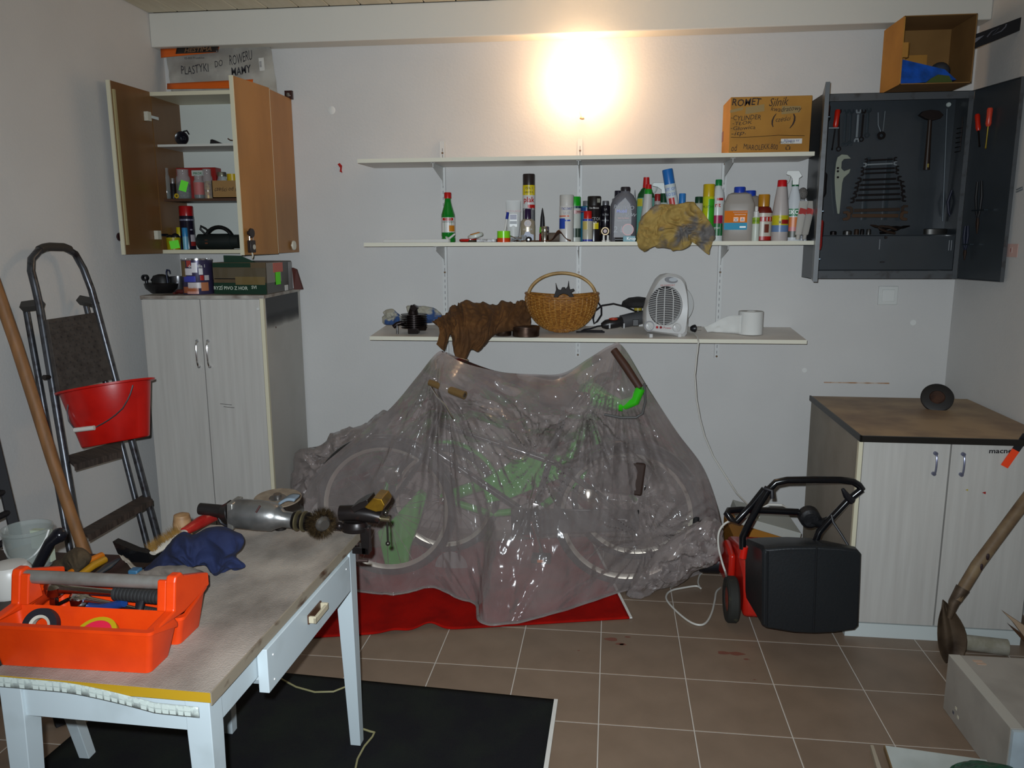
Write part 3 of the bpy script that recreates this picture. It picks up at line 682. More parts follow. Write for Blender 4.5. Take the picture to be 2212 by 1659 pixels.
i = Item('spray_bottle', 'clear spray bottle with green collar and white trigger head', 'spray bottle', 1431, 516, 395, 30, -.09)
i.part('body', pl('b8c4bc', .25), [(.9, 0), (1, .03), (1, .5), (.7, .64), (.45, .68)]); i.part('collar', pl('0f3d22'), [(.56, .58), (.56, .80), (.48, .82)])
spray_head(i, .80, 1, pl('b7bdb8'), 1.2, 3.4)
i = Item('red_lid_can', 'small dark red capped can peeking beside the spray bottle', 'can', 1418, 515, 419, 14, -.13)
can(i, pl('a49c98'), pl('8c1a1c'), .86, .9)
i = Item('air_freshener', 'white air freshener can with blue cap, tilted to the left', 'spray can', 1466, 512, 365, 24, -.14, tilt=-.19)
can(i, pl('c6cfd0', .3), pl('1f68b0'), .80, .95, sh=.01); i.txt('amor', .73, .09, pl('6a86c4'), 1.0); i.txt('kozal', .655, .085, pl('6a86c4'), 1.0)
i.band(.5, .60, pl('b33a36'), a0=-35, a1=25, f=1.01); i.band(.33, .44, pl('3e8e4a'), a0=10, a1=60, f=1.01)
i = Item('blue_cap_can', 'white can with rounded blue cap, half hidden behind the rag', 'spray can', 1471, 515, 418, 15, -.11)
can(i, pl('c3ccd4'), pl('2b74b8'), .80, .95)
i = Item('black_glue_tin', 'tiny black glue tube lying at the shelf edge', 'tube', 1338, 518.5, 511, 16, -.27)
MB().lathe([(.010, -.022), (.010, .02), (.004, .026)], (0, 0, .011), 14, ax=(1, 0, 0)).build('body', blk, i.t, local=True)
c = P(1359, 513, y=-.275)
t = thing('glue_box', 'small pale blue glue carton at the shelf edge', 'carton', (c.x, -.275, ZM)); q = 26*mpp(c)
MB().b2((c.x-q/2, -.292, ZM+.0005), (c.x+q/2, -.262, ZM+.028)).build('carton', pl('6c9aa6', .5), t, bevel=.001)
text('Krop', .022, wht, t, (c.x+.01, -.2925, ZM+.015), (1, 0, 0), (0, 0, 1), bold=.02)
# right part of the middle shelf
i = Item('white_small_bottle', 'white bottle with dark green cap behind the crumpled cloth', 'bottle', 1507, 515, 425, 20, -.11)
can(i, pl('b5b0a0'), pl('103c22'), .86, .85)
i = Item('insect_spray', 'yellow and green spray can with yellow cap', 'spray can', 1527.5, 516, 398, 25, -.19)
can(i, pl('b3bf16', .25), pl('bca00e', .3), .80, .98); i.band(.02, .74, pl('35a01e'), a0=0, a1=120); i.txt('MUCHY', .6, .07, pl('20501a'), 1.01)
i = Item('detergent_bottle', 'white detergent bottle with green cap and red lettering', 'bottle', 1547.5, 517, 388, 28, -.13)
i.part('body', pl('cdd0cd', .3), [(.95, 0), (1, .02), (1, .68), (.85, .8), (.45, .88), (.4, .93)]); i.part('cap', pl('127a3a'), [(.5, .90), (.5, .99), (.45, 1)])
i.txt('rit', .585, .10, pl('b5201c'), 1.0, bold=.02); i.band(.09, .29, pl('1c6a36')); i.band(.29, .42, pl('a01e4a'), a0=-30, a1=50); i.txt('gran', .22, .06, wht, 1.02)
i.band(.66, .70, pl('b5201c'), a0=-10, a1=50)
def canister(name, label, cx, yb, yt, w_, Y, m, capm, cxo=0, capw=.36, sy=.6):
    i = Item(name, label, 'canister', cx, yb, yt, w_, Y, sy=sy); rings = []
    for h, wx, off, wy in ((0, .95, 0, .95), (.02, 1, 0, 1), (.68, 1, 0, 1), (.70, .97, 0, .97), (.86, .74, cxo*.5, .8), (.89, .5, cxo, .6), (.90, capw*.9, cxo, capw)):
        ring = []
        for k in range(28):
            a = 2*PI*k/28; c_, s_ = math.cos(a), math.sin(a); e = .45
            ring.append(i.RR @ V((off*i.r+wx*i.r*math.copysign(abs(c_)**e, c_), wy*sy*i.r*math.copysign(abs(s_)**e, s_), h*i.H)))
        rings.append(ring)
    MB().ring(rings).build('body', m, i.t, local=True)
    MB().lathe([(capw*i.r, .885*i.H), (capw*i.r, .985*i.H), (capw*.93*i.r, i.H)], i.RR @ V((cxo*i.r, 0, 0)), 22).build('cap', capm, i.t, local=True)
    return i
can_m = mat('milky_canister', '9d958d', .35, trans=.1)
i = canister('thinner_canister', 'milky canister with blue cap and orange hazard label', 1593, 517, 404, 66, -.19, can_m, pl('1c3ca4'))
f = -.62*i.r
def plt(x0_, x1_, h0, h1, m_, name='label', d_=.0012, dep=0):
    return MB().prism([i.RR @ V((a*i.r, f-dep, b*i.H)) for a, b in ((x0_, h0), (x1_, h0), (x1_, h1), (x0_, h1))], i.front*d_).build(name, m_, i.t, local=True, smooth=False)
plt(-.88, .55, .34, .56, pl('d2700f', .85)); plt(-.88, .55, .21, .34, pl('3d93b5', .85)); plt(.1, .48, .245, .275, wht, 'sticker', .001, .0014)
for a in (-.3, .1): plt(a, a+.3, .36, .44, pl('e07c10'), 'hazard_symbol', .001, .0014)
def it_t(st, x_, h, s_, m_, **k): textl(st, s_*i.H, m_, i.t, i.RR @ V((x_*i.r, f-.0030, h*i.H)), i.RR @ V((1, 0, 0)), (0, 0, 1), **k)
it_t('x', -.15, .402, .12, blk, bold=.05); it_t('▲', .25, .40, .08, blk); it_t('ROZCIENCZALNIK', .1, .53, .03, pl('3a2a14')); it_t('benzynowy', .1, .49, .045, pl('b58a5c'))
i = canister('thinner_canister', 'second milky canister with blue cap standing behind the first', 1607, 514, 412, 64, -.075, mat('milky_canister_dark', '857b72', .4), pl('1c3ca4'), cxo=.28, sy=.5)
i = Item('ant_powder', 'powder tub with amber lid and red striped white label', 'tub', 1646, 517, 420, 37, -.17, sy=.7)
i.part('body', pl('6a1b12', .3), [(.95, 0), (1, .02), (1, .62), (.78, .72), (.6, .74)]); i.part('lid', mat('amber_lid', 'b0781c', .25), [(.62, .74), (.64, .98), (.6, 1)])
i.band(.1, .60, pl('bdb6a8'), a0=-85, a1=85, f=1.015); i.band(.42, .52, pl('a81f1a'), a0=-60, a1=70, f=1.03); i.band(.02, .10, pl('a81f1a'), a0=-85, a1=85, f=1.02)
i.band(.18, .36, pl('6a2a18'), a0=10, a1=42, f=1.03)
for k in range(5):
    a0 = -50+k*24; i.band(.43, .51, wht, a0=a0, a1=a0+7, f=1.04, name='stripe')
i = Item('small_pump_bottle', 'small white pump bottle before the amber lidded tub', 'bottle', 1631, 517, 446, 16, -.25)
i.part('body', pl('c4cabf'), [(.95, 0), (1, .03), (1, .66), (.9, .70)]); i.part('pump', wht, [(.7, .7), (.7, .85), (.45, .87), (.45, .97), (.35, 1)]); i.band(.5, .68, pl('8aa632'), 1.02); i.txt('eco', .59, .12, pl('2c6a24'), 1.03)
i = Item('red_cap_cone', 'tall milky cone bottle with red cap and yellow hazard band', 'bottle', 1683, 517, 389, 35, -.22)
i.part('body', pl('b5aca8', .3), [(.95, 0), (1, .02), (1, .4), (.95, .52), (.62, .86), (.55, .9)]); i.part('cap', pl('c2161c'), [(.58, .89), (.54, .99), (.48, 1)])
i.band(.26, .42, pl('bfb420'), 1.02); i.band(.15, .26, pl('6480a8'), 1.02); i.band(.28, .35, pl('9a1f1c'), a0=10, a1=70, f=1.035); i.txt('BIO', .39, .03, blk, 1.03); i.txt('x', .315, .07, blk, 1.05, bold=.05)
i = Item('spray_bottle', 'white trigger spray bottle with orange and green label', 'spray bottle', 1711, 517, 369, 36, -.13, sy=.6)
i.part('body', pl('cdd0d2', .25), [(.95, 0), (1, .02), (1, .3), (.9, .45), (.6, .66), (.36, .77), (.34, .8)]); i.part('collar', pl('17613a'), [(.4, .78), (.4, .86), (.36, .87)])
spray_head(i, .80, 1, pl('c9c9c2'), 1.4, 2.2)
i.band(.05, .34, pl('d0701c'), a0=-40, a1=60, f=1.03, r=.98); i.band(.30, .46, pl('2c7a4a'), a0=-60, a1=40, f=1.03, r=.93); i.txt('EKO', .41, .08, wht, .97, bold=.02); i.band(.05, .14, pl('3d3d2c'), a0=-35, a1=55, f=1.05); i.band(.14, .2, pl('c0625c'), a0=-35, a1=50, f=1.05)
c = P(1731, 419, y=-.06)
t = thing('foil_pouch', 'silvery crumpled pouch standing behind the white tubes', 'pouch', (c.x, -.1, ZM))
MB().prism([(c.x-.02, -.12, ZM+.001), (c.x+.025, -.12, ZM+.001), (c.x+.02, -.10, c.z-.03), (c.x-.012, -.10, c.z-.03)], (0, .03, 0)).build('pouch_body', mat('foil', '8f8f92', .3, .7, bump=.4, bscale=60), t)
MB().ball((c.x, -.09, c.z), 13*mpp(c), 14, (.8, .6, 1)).build('wire_wool', mat('wire_wool', '857f7a', .5, .5, bump=.8, bscale=200), t)
for k, (a, b, m_) in enumerate(((1727, 1740, 'b9b4ac'), (1741, 1756, 'a9a49c'))):
    p0, p1 = P(a-4, 514, y=-.22+k*.03), P(b-3, 434, y=-.16+k*.03); p0.z = ZM+.008
    t = thing('grease_tube', 'white tube with red band leaning at the shelf end, %s one' % ('front', 'rear')[k], 'tube', p0, group='leaning tubes')
    d_ = (p1-p0); rings = []
    for f_, wx, wy in ((0, .010, .010), (.1, .010, .010), (.12, .016, .014), (.9, .022, .004), (1, .022, .003)):
        rings.append([p0 + d_*f_ + V((wx*math.cos(2*PI*q/16), wy*math.sin(2*PI*q/16), 0)) for q in range(16)])
    MB().ring(rings).build('tube_body', pl(m_), t)
    n_ = d_.normalized(); mb = MB(); c = p0 + d_*.72 + V((0, -.009, 0)); mb.box(c, (.034, .003, .03), Matrix.Rotation(.25, 3, 'Y')); mb.build('red_print', pl('a8302a'), t)
# crumpled cloth spilling over the edge
rag = mat('yellow_rag', 'a58a4c', .9, c2='6e6a68', scale=9, detail=6, lo=.5, hi=.62, bump=.3, bscale=50)
ol = [(1375, 512), (1380, 482), (1402, 452), (1425, 440), (1455, 441), (1490, 437), (1510, 448), (1528, 470), (1541, 490), (1543, 512), (1537, 534), (1527, 548), (1519, 530), (1500, 515), (1492, 530), (1470, 541), (1440, 537), (1410, 532), (1393, 541), (1375, 526)]
t = thing('crumpled_rag', 'crumpled yellow and grey rag hanging over the middle shelf edge', 'rag', P(1455, 515, y=-.30))
crumple('rag_cloth', rag, t, [P(a, b, y=-.315) for a, b in ol], -.31, bulge=.035, amp=.034, fr=17, seed=3, n=90)

# ---------------------------------------------------------------- cardboard boxes
card = mat('cardboard', 'a8772f', .8, c2='9a6b29', scale=5, bump=.03)
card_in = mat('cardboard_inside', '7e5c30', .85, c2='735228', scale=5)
x0, x1 = P(1574, 326, y=-.27).x, P(1748, 323, y=-.27).x; zt_ = P(1660, 208, y=-.27).z
t = thing('cardboard_box', 'closed cardboard box with black handwriting on the topmost shelf', 'box', ((x0+x1)/2, -.15, ZT))
MB().b2((x0, -.27, ZT+.0005), (x1, -.03, zt_)).build('carton', card, t, smooth=False, bevel=.002)
mk = pl('2f1c14', .7)
def bt(st, x0_, y0_, x1_, y1_, **k):
    c = P((x0_+x1_)/2, (y0_+y1_)/2, y=-.2705); m_ = mpp(c)
    text(st, .05, mk, t, c, (1, 0, .02), (0, 0, 1), name='handwriting', jitter=.25, fit=((x1_-x0_)*m_, (y1_-y0_)*m_), **k)
bt('ROMET', 1582, 213, 1644, 228, shear=.15, bold=.012); bt('Silnik', 1662, 211, 1703, 228, shear=.35); bt('kwadratowy', 1666, 230, 1731, 243, shear=.3)
bt('(', 1667, 246, 1677, 273, shear=.2, bold=.01); bt('części', 1676, 251, 1708, 264, shear=.3); bt(')', 1706, 246, 1718, 275, shear=.2, bold=.01)
bt('-CYLINDER', 1580, 249, 1643, 259, shear=.15); bt('-TŁOK', 1583, 262, 1624, 269, shear=.15); bt('-Głowica', 1579, 272, 1631, 280, shear=.15); bt('-itp.', 1580, 283, 1611, 294, shear=.2)
bt('od', 1580, 312, 1592, 326, shear=.15); bt('MIAROLEKK.800', 1607, 312, 1679, 323, shear=.1); bt('ů', 1697, 313, 1707, 323)
pp = [P(a, b, y=-.2715) for a, b in ((1579, 296.5), (1600, 297), (1640, 295), (1680, 292), (1738, 293))]
MB().tube(pp, .0022, 6, flat=.5).build('marker_line', mk, t)
a, b = P(1687, 300, y=-.271), P(1732, 310, y=-.271)
MB().b2((a.x, -.2725, b.z), (b.x, -.2705, a.z)).build('shipping_label', wht, t, smooth=False)
text('Allegro nr', .018, pl('4a4a8a'), t, ((a.x+b.x)/2, -.2727, a.z*.65+b.z*.35), (1, 0, 0), (0, 0, 1)); text('PRIORYTET', .014, blk, t, ((a.x+b.x)/2-.02, -.2727, a.z*.25+b.z*.75), (1, 0, 0), (0, 0, 1))
tape_m = mat('clear_tape', '9b8358', .2, coat=.5)
for pts in (((1577, 238), (1606, 231), (1604, 238), (1577, 244)), ((1611, 232), (1651, 225), (1651, 240), (1610, 247)), ((1689, 229), (1730, 229), (1728, 243), (1688, 247))):
    MB().prism([P(a, b, y=-.2702) for a, b in pts], (0, -.0006, 0)).build('tape', tape_m, t, smooth=False)
q = P(1550, 298, y=-.05)
MB().b2((x0-.0015, -.075, q.z-.02), (x0+.0, -.03, q.z+.03)).build('side_print', pl('7a3a1c'), t, smooth=False)

# ---------------------------------------------------------------- grey steel tool cabinet
gs = mat('grey_enamel', '34393e', .36, c2='2e3337', scale=3, bump=.02, coat=.1)
gsd = mat('grey_enamel_edge', '4a4d50', .45, c2='2f2a28', scale=18, lo=.55, hi=.75)
X0, X1, Z0, Z1, YF = 1.055, 1.752, 1.474, 2.366, -.20
mc = thing('tool_cabinet', 'dark grey steel tool cabinet with both doors open on the right', 'cabinet', ((X0+X1)/2, 0, Z0))
MB().b2((X0, -.006, Z0), (X1, -.003, Z1)).build('back_panel', gs, mc, smooth=False)
for xx in (X0, X1-.002): MB().b2((xx, YF, Z0), (xx+.002, -.003, Z1)).build('side_panel', gs, mc, smooth=False)
MB().b2((X0, YF, Z1-.002), (X1, -.003, Z1)).b2((X0, YF, Z1-.035), (X1, YF+.002, Z1)).build('top_panel', gsd, mc, smooth=False)
MB().b2((X0, YF, Z0), (X1, -.003, Z0+.002)).b2((X0, YF, Z0), (X1, YF+.002, Z0+.04)).build('bottom_panel', gsd, mc, smooth=False)
for xx in (X0, X1-.022): MB().b2((xx, YF-.001, Z0), (xx+.022, YF+.002, Z1)).build('front_frame', gsd, mc, smooth=False)
zsf = P(1920, 505, y=YF).z
MB().b2((X0+.002, YF+.008, zsf-.006), (X1-.002, -.006, zsf-.004)).build('shelf', gs, mc, smooth=False)
MB().b2((X0+.024, YF+.002, Z0+.045), (X1-.024, YF+.004, zsf-.012)).build('drop_flap', gs, mc, smooth=False, bevel=.001)
MB().b2((P(1905, 568, y=YF).x-.012, YF-.002, P(1905, 566, y=YF).z-.003), (P(1905, 568, y=YF).x+.012, YF+.004, P(1905, 566, y=YF).z+.003)).build('key_slot', blk, mc)
MB().lathe([(.007, 0), (.007, .010)], (P(1913, 513, y=YF).x, YF+.002, P(1913, 513, y=YF).z), 12, ax=(0, -1, 0)).build('lock', darksteel, mc)
for a, b in ((1900, 528), (2050, 530), (2055, 530)):
    c = P(a, b, y=YF+.001); MB().box(c, (.003, .002, .05)).build('scratch', pl('7d8286'), mc, smooth=False)
def sdoor(a, b, nm, lip=.018):
    a = V(a); b = V(b); d_ = (b-a).normalized(); n_ = V((-d_.y, d_.x, 0)); R = Matrix((d_, n_, V((0, 0, 1)))).transposed()
    L_ = (b-a).length; c = (a+b)/2; c.z = (Z0+Z1)/2; m = MB().box(c, (L_, .002, Z1-Z0-.004), R).build('door', gs, mc, smooth=False)
    inn = n_ if n_.dot(V(((X0+X1)/2, YF-.1, 0))-V((c.x, c.y, 0))) > 0 else -n_
    mb = MB(); 
    mb.box(V((b.x, b.y, c.z))+inn*lip/2, (.002, lip, Z1-Z0-.004), R)
    for z_ in (Z0+.003, Z1-.003): mb.box(V((c.x, c.y, z_))+inn*lip/2, (L_, lip, .002), R)
    mb.build('door_lip', gsd, m, smooth=False); return m, d_, inn, R
ld, ldd, ldn, ldR = sdoor((X0-.002, YF-.002, 0), (.982, -.52, 0), 'l')
rd, rdd, rdn, rdR = sdoor((X1+.002, YF-.002, 0), (XR-.014, -.53, 0), 'r')
# reflective inner side already comes from the enamel; a brace line near the right side
c = P(2049, 226, y=-.01)
MB().lathe([(.012, 0), (.010, .006)], c, 14, ax=(0, -1, 0)).build('rivet', pl('b5bdb8'), mc)
MB().tube([(P(2046, 230, y=-.01).x, -.012, P(2046, 235, y=-.01).z), (P(2036, 478, y=-.01).x, -.012, P(2036, 478, y=-.01).z)], .003, 6).build('inner_seam', mat('seam', '5d6469', .3, .5), mc)

TG = 'tools in the grey steel cabinet'
def tool(name, label, cat, pts, y=-.02, th=.006, m=darksteel, part='body', group=TG):
    c = [P(a, b, y=y) for a, b in pts]; t = thing(name, label, cat, c[0], group=group)
    MB().prism(c, (0, -th, 0)).build(part, m, t, smooth=False, bevel=.0012); return t
def spanner(label, p, q, w_, y=-.02, m=darksteel, rings=(False, False), group=TG, th=.006):
    a, b = P(*p, y=y), P(*q, y=y); d_ = (b-a).normalized(); n_ = V((0, -1, 0)).cross(d_); s = w_*mpp(a)
    t = thing('spanner', label, 'spanner', (a+b)/2, group=group)
    def W(u, v): return a + d_*u + n_*v
    L_ = (b-a).length
    MB().prism([W(s*.8, -s*.42), W(L_-s*.8, -s*.42), W(L_-s*.8, s*.42), W(s*.8, s*.42)], (0, -th*.7, 0)).build('shaft', m, t, smooth=False, bevel=.001)
    for end, org, dr in ((0, a, -1), (1, b, 1)):
        if rings[end]:
            MB().lathe([(s*1.1, 0), (s*1.1, th), (s*.6, th), (s*.6, 0)], org, 16, ax=(0, -1, 0), cap=False).build('ring_end', m, t)
        else:
            jaw = [(-.5, .6), (.2, 1.15), (1.25, 1.0), (1.2, .5), (.35, .45), (.2, -.3), (1.3, -.65), (1.1, -1.15), (.1, -1.1), (-.5, -.6)]
            MB().prism([org + d_*dr*u*s*1.0 + n_*v*s for u, v in jaw], (0, -th, 0)).build('jaw', m, t, smooth=False, bevel=.0008)
    return t
sdark = mat('blackened_steel', '1f1b1b', .45, .8); smid = mat('grey_spanner', '7d8488', .4, .4); sblue = mat('dull_spanner', '3c454b', .35, .8)
rows = [(345, 1872, 1932), (354, 1870, 1932), (364, 1864, 1936), (373, 1864, 1936), (387, 1858, 1940), (398, 1853, 1946), (408, 1851, 1948), (420, 1848, 1948), (431, 1843, 1950)]
ordw = ('first', 'second', 'third', 'fourth', 'fifth', 'sixth', 'seventh', 'eighth', 'ninth')
for k, (yy, a, b) in enumerate(rows):
    spanner('open-ended spanner in the rack, %s from the top' % ordw[k], (a, yy+2), (b, yy-1), 5.2 if k > 3 else 4.2, y=-.035, m=(smid if k == 1 else sdark), group='racked open-ended spanners')
spanner('large rusty open-ended spanner, upper of the two below the rack', (1838, 455), (1950, 452), 8, y=-.035, m=mat('rusty_steel', '3a2c22', .6, .6), group='large rusty spanners')
spanner('large rusty open-ended spanner, lowest below the rack', (1832, 466), (1948, 466), 9, y=-.045, m=mat('rusty_steel2', '4a3422', .6, .5), group='large rusty spanners')
for xx in (1877, 1922):
    c, c2_ = P(xx, 340, y=-.018), P(xx, 475, y=-.018)
    MB().b2((c.x-.008, -.026, c2_.z), (c.x+.008, -.008, c.z)).build('rack_strip', sblue, mc, smooth=False)
vs = [((1812, 243), (1811, 322), True, sdark, 'longest dark ring spanner behind the red screwdriver'), ((1828, 243), (1824, 310), False, sblue, 'first dull combination spanner right of the red screwdriver'), ((1839, 243), (1835, 308), False, sblue, 'second dull combination spanner right of the red screwdriver'),
      ((1854, 243), (1850, 301), False, smid, 'bright combination spanner hanging on the back panel'), ((1865, 243), (1860, 301), True, sdark, 'black ring spanner right of the bright spanner'), ((1876, 241), (1873, 292), True, sblue, 'shortest dull ring spanner in the hanging row')]
for p_, q_, rg, m_, lb in vs: spanner(lb, p_, q_, 5, m=m_, rings=(False, rg), group='hanging combination spanners')
a, b = P(1902, 244, y=-.02), P(1903, 293, y=-.02)
t = thing('ratchet_ring', 'round dark ring tool hanging from thin wire on the back panel', 'tool', b, group=TG)
MB().lathe([(.020, 0), (.020, .01), (.009, .01), (.009, 0)], b, 18, ax=(0, -1, 0), cap=False).build('ring', sdark, t)
MB().tube([b+V((-.004, -.005, .018)), P(1897, 270, y=-.02), P(1897, 243, y=-.02)], .002, 6).tube([b+V((.006, -.005, .018)), P(1909, 270, y=-.02), P(1912, 240, y=-.02)], .002, 6).build('wire', smid, t)
# red screwdriver
def screwdriver(label, p, q, r_, hl, y, hm_, bm, off=None, place=None, group=TG):
    if place: a, b = place
    else: a, b = P(*p, y=y), P(*q, y=y)
    d_ = (b-a).normalized(); L_ = (b-a).length; t = thing('screwdriver', label, 'screwdriver', a, group=group)
    MB().lathe([(r_*.75, 0), (r_, .008), (r_*.9, L_*hl*.5), (r_, L_*hl*.85), (r_*.6, L_*hl)], a, 12, ax=d_).build('handle', hm_, t)
    MB().lathe([(.0035, L_*hl), (.0035, L_*.93), (.005, L_*.97), (.0015, L_)], a, 10, ax=d_).build('blade', bm, t)
    return t
rp = pl('b8200f', .3)
screwdriver('red handled screwdriver hanging left inside the tool cabinet', (1810, 237), (1797, 325), .014, .45, -.04, rp, sdark)
c = P(1800, 277, y=-.04); MB().box(c, (.05, .02, .006)).build('tool_holder', smid, mc)
# pale pipe wrench, hammer
pw = mat('pale_wrench', '8f9485', .45, .3)
t = tool('pipe_wrench', 'pale grey adjustable pipe wrench hanging at the left of the panel', 'wrench', [(1808, 340), (1817, 334), (1829, 335), (1837, 343), (1822, 344), (1817, 350), (1816, 364), (1822, 370), (1836, 365), (1833, 374), (1821, 385), (1818, 396), (1815, 430), (1812, 462), (1808, 462), (1804, 430), (1802, 395), (1802, 380), (1805, 352)], y=-.03, th=.012, m=pw)
for yy in (363, 370, 383): c = P(1810, yy, y=-.042); MB().lathe([(.006, 0), (.005, .003)], c, 10, ax=(0, -1, 0)).build('rivet', sdark, t)
t = tool('hammer', 'dark hammer hanging head up at the right of the panel', 'hammer', [(1982, 250), (1990, 242), (2005, 239), (2024, 241), (2033, 250), (2026, 258), (2010, 262), (1996, 258)], y=-.03, th=.03, m=mat('hammer_head', '241a17', .5, .5), part='head')
a, b = P(2009, 258, y=-.045), P(2001, 367, y=-.045)
MB().tube([a, a.lerp(b, .5), b], [.010, .012, .016], 14).build('handle', mat('hammer_handle', '2c211b', .35), t)
MB().lathe([(.010, 0), (.009, .002)], b+V((0, -.0, .02)), 10, ax=(0, -1, .0)).box(b+V((0, -.016, .02)), (.008, .002, .018)).build('handle_mark', pl('8a7c3a'), t)
# odds and ends on the cabinet shelf
mats_ = [sdark, mat('dull_socket', '4b4a48', .4, .8), mat('rusty_tool', '33241b', .6, .5)]
for k, (cx, w_, h_) in enumerate(((1800, 16, 8), (1830, 22, 9), (1850, 12, 12), (1862, 10, 12), (1876, 12, 12))):
    c = P(cx, 502, y=-.11); s_ = mpp(c); t = thing('socket', 'steel socket on the cabinet shelf, %s from the left' % ordw[k], 'socket', (c.x, -.11, zsf-.004), group='sockets on the cabinet shelf')
    MB().lathe([(w_*s_/2.4, 0), (w_*s_/2.4, h_*s_*.8), (w_*s_/3.2, h_*s_), (w_*s_/5, h_*s_), (w_*s_/5, h_*s_*.5)], (c.x, -.11, zsf-.0035), 14).build('socket_body', mats_[k % 3], t)
def pliers(label, p, q, y, m, hm_, open_=.3, place=None, name='pliers', group=TG, r_=.006, up_=None):
    """head at p, handle ends towards q"""
    a, b = place or (P(*p, y=y), P(*q, y=y)); d_ = (b-a).normalized(); n_ = (up_ or V((0, -1, 0))).cross(d_).normalized(); L_ = (b-a).length
    t = thing(name, label, 'pliers', a, group=group)
    MB().tube([a, a+d_*L_*.2, a+d_*L_*.3], [.004, .012, .009], 8, flat=.6).build('jaws', m, t)
    for s_ in (-1, 1):
        pts = [a+d_*L_*.28, a+d_*L_*.42+n_*s_*L_*open_*.35, a+d_*L_*.7+n_*s_*L_*open_*.6, b+n_*s_*L_*open_*.42]
        MB().tube(pts, [r_*.8, r_, r_*1.2, r_], 8).build('handle', hm_, t)
    return t
pliers('dark pliers lying on the cabinet shelf, handles to the left', (1965, 488), (1900, 500), -.10, sdark, sdark, .12)
pliers('rusty pincers lying on the cabinet shelf beside the sockets', (1880, 486), (1935, 500), -.13, mats_[2], mats_[2], .16)
c = P(2020, 499, y=-.12); t = thing('socket_set', 'small oval steel tin on the cabinet shelf right of the pliers', 'tin', (c.x, -.12, zsf-.004), group=TG)
MB().lathe([(.055, 0), (.057, .025), (.05, .028)], (c.x, -.12, zsf-.0035), 20, sy=.5).build('tin_body', mats_[1], t)
pliers('blue-black pliers standing upright at the right of the cabinet', (2052, 495), (2066, 412), -.06, sdark, pl('12152c', .55), .28)
# tools on the doors
def on(door_a, dd, inn, s_, z_, off=.012): return V((door_a[0], door_a[1], 0))+dd*s_+inn*off+V((0, 0, z_))
da = (X1+.002, YF-.002)
def dd_pt(px, py, off=.02):      # a point on the right door's inner face
    return PL(px, py, V((da[0], da[1], 2))+rdn*off, rdn)
screwdriver('red screwdriver on the right door, left of two', None, None, .012, .5, 0, rp, sdark, place=(dd_pt(2111, 247), dd_pt(2116, 318)))
screwdriver('red screwdriver with yellow blade on the right door', None, None, .013, .45, 0, pl('c4402c', .3), mat('brass', 'a08c3a', .35, .8), place=(dd_pt(2139, 233), dd_pt(2129, 322)))
pliers('black handled pliers held on the right door, upper', None, None, 0, mats_[2], pl('0d0d10', .6), .14, place=(dd_pt(2110, 505), dd_pt(2116, 392)), up_=rdn)
pliers('blue handled pliers held on the right door, lower', None, None, 0, mats_[2], pl('10162c', .6), .14, place=(dd_pt(2083, 562), dd_pt(2088, 488)), up_=rdn)
for k, (a, b) in enumerate(((2116, 454), (2090, 528))):
    c = dd_pt(a, b, .025); MB().box(c, (.09 if k == 0 else .06, .02, .006), rdR).build('tool_holder', sblue, rd, smooth=False)
c = dd_pt(2078, 262); t = thing('key_bunch', 'bunch of small dark hex keys hanging near the right door hinge', 'hex keys', c, group=TG)
for k in range(6):
    z_ = -k*.022; MB().tube([c+V((.004*(k % 2), 0, z_+.02)), c+V((.004, 0, z_-.03)), c+V((-.022, -.004, z_-.035))], .0025, 6).build('hex_key', sdark, t)
# left door tools: red and dark handles
def ldp(s_, z_, off=.02): return V((X0-.002, YF-.002, z_)) + ldd*s_ + ldn*off
screwdriver('dark screwdriver on the left cabinet door, upper', None, None, .014, .5, 0, pl('241417', .3), sdark, place=(ldp(.10, 2.30), ldp(.10, 2.15)))
screwdriver('black screwdriver on the left cabinet door, middle', None, None, .015, .45, 0, pl('0f0f12', .3), sdark, place=(ldp(.20, 1.98), ldp(.20, 1.74)))
screwdriver('dark red bolster on the left cabinet door, lowest', None, None, .013, .6, 0, pl('7c120e', .3), sdark, place=(ldp(.22, 1.76), ldp(.22, 1.53)))
for z_ in (2.22, 1.80, 1.58): MB().box(ldp(.18, z_, .016), (.20, .022, .004), ldR).build('tool_holder', sblue, ld, smooth=False)
c = dd_pt(2194, 410, .0)-rdn*.004; MB().tube([c+rdd*.0, c+rdd*.035+V((0, 0, .01)), c+rdd*.04, c+V((0, 0, -.01))], .003, 6).build('hasp', smid, rd)
# small card on the right wall
c = P(2186, 541, x=XR-.002); s_ = mpp(c)
t = thing('wall_card', 'small pink and white card with a number pinned on the right wall', 'card', c)
a, b = P(2171, 541, x=XR-.002), P(2199, 541, x=XR-.002)
hh = 14*s_
MB().prism([(XR-.002, a.y, c.z-hh), (XR-.002, b.y, c.z-hh), (XR-.002, b.y, c.z+hh), (XR-.002, a.y, c.z+hh)], (-.002, 0, 0)).build('card_sheet', pl('c9a59c', .7), t, smooth=False)
MB().prism([(XR-.0042, a.y*.62+b.y*.38, c.z-hh*.4), (XR-.0042, a.y*.38+b.y*.62, c.z-hh*.4), (XR-.0042, a.y*.38+b.y*.62, c.z+hh*.5), (XR-.0042, a.y*.62+b.y*.38, c.z+hh*.5)], (-.001, 0, 0)).build('card_print', pl('c9b0a8', .6), t, smooth=False)
text('1', hh*.9, pl('a02a2a'), t, (XR-.0056, (a.y+b.y)/2, c.z), (0, -1, 0), (0, 0, 1), wide=2)
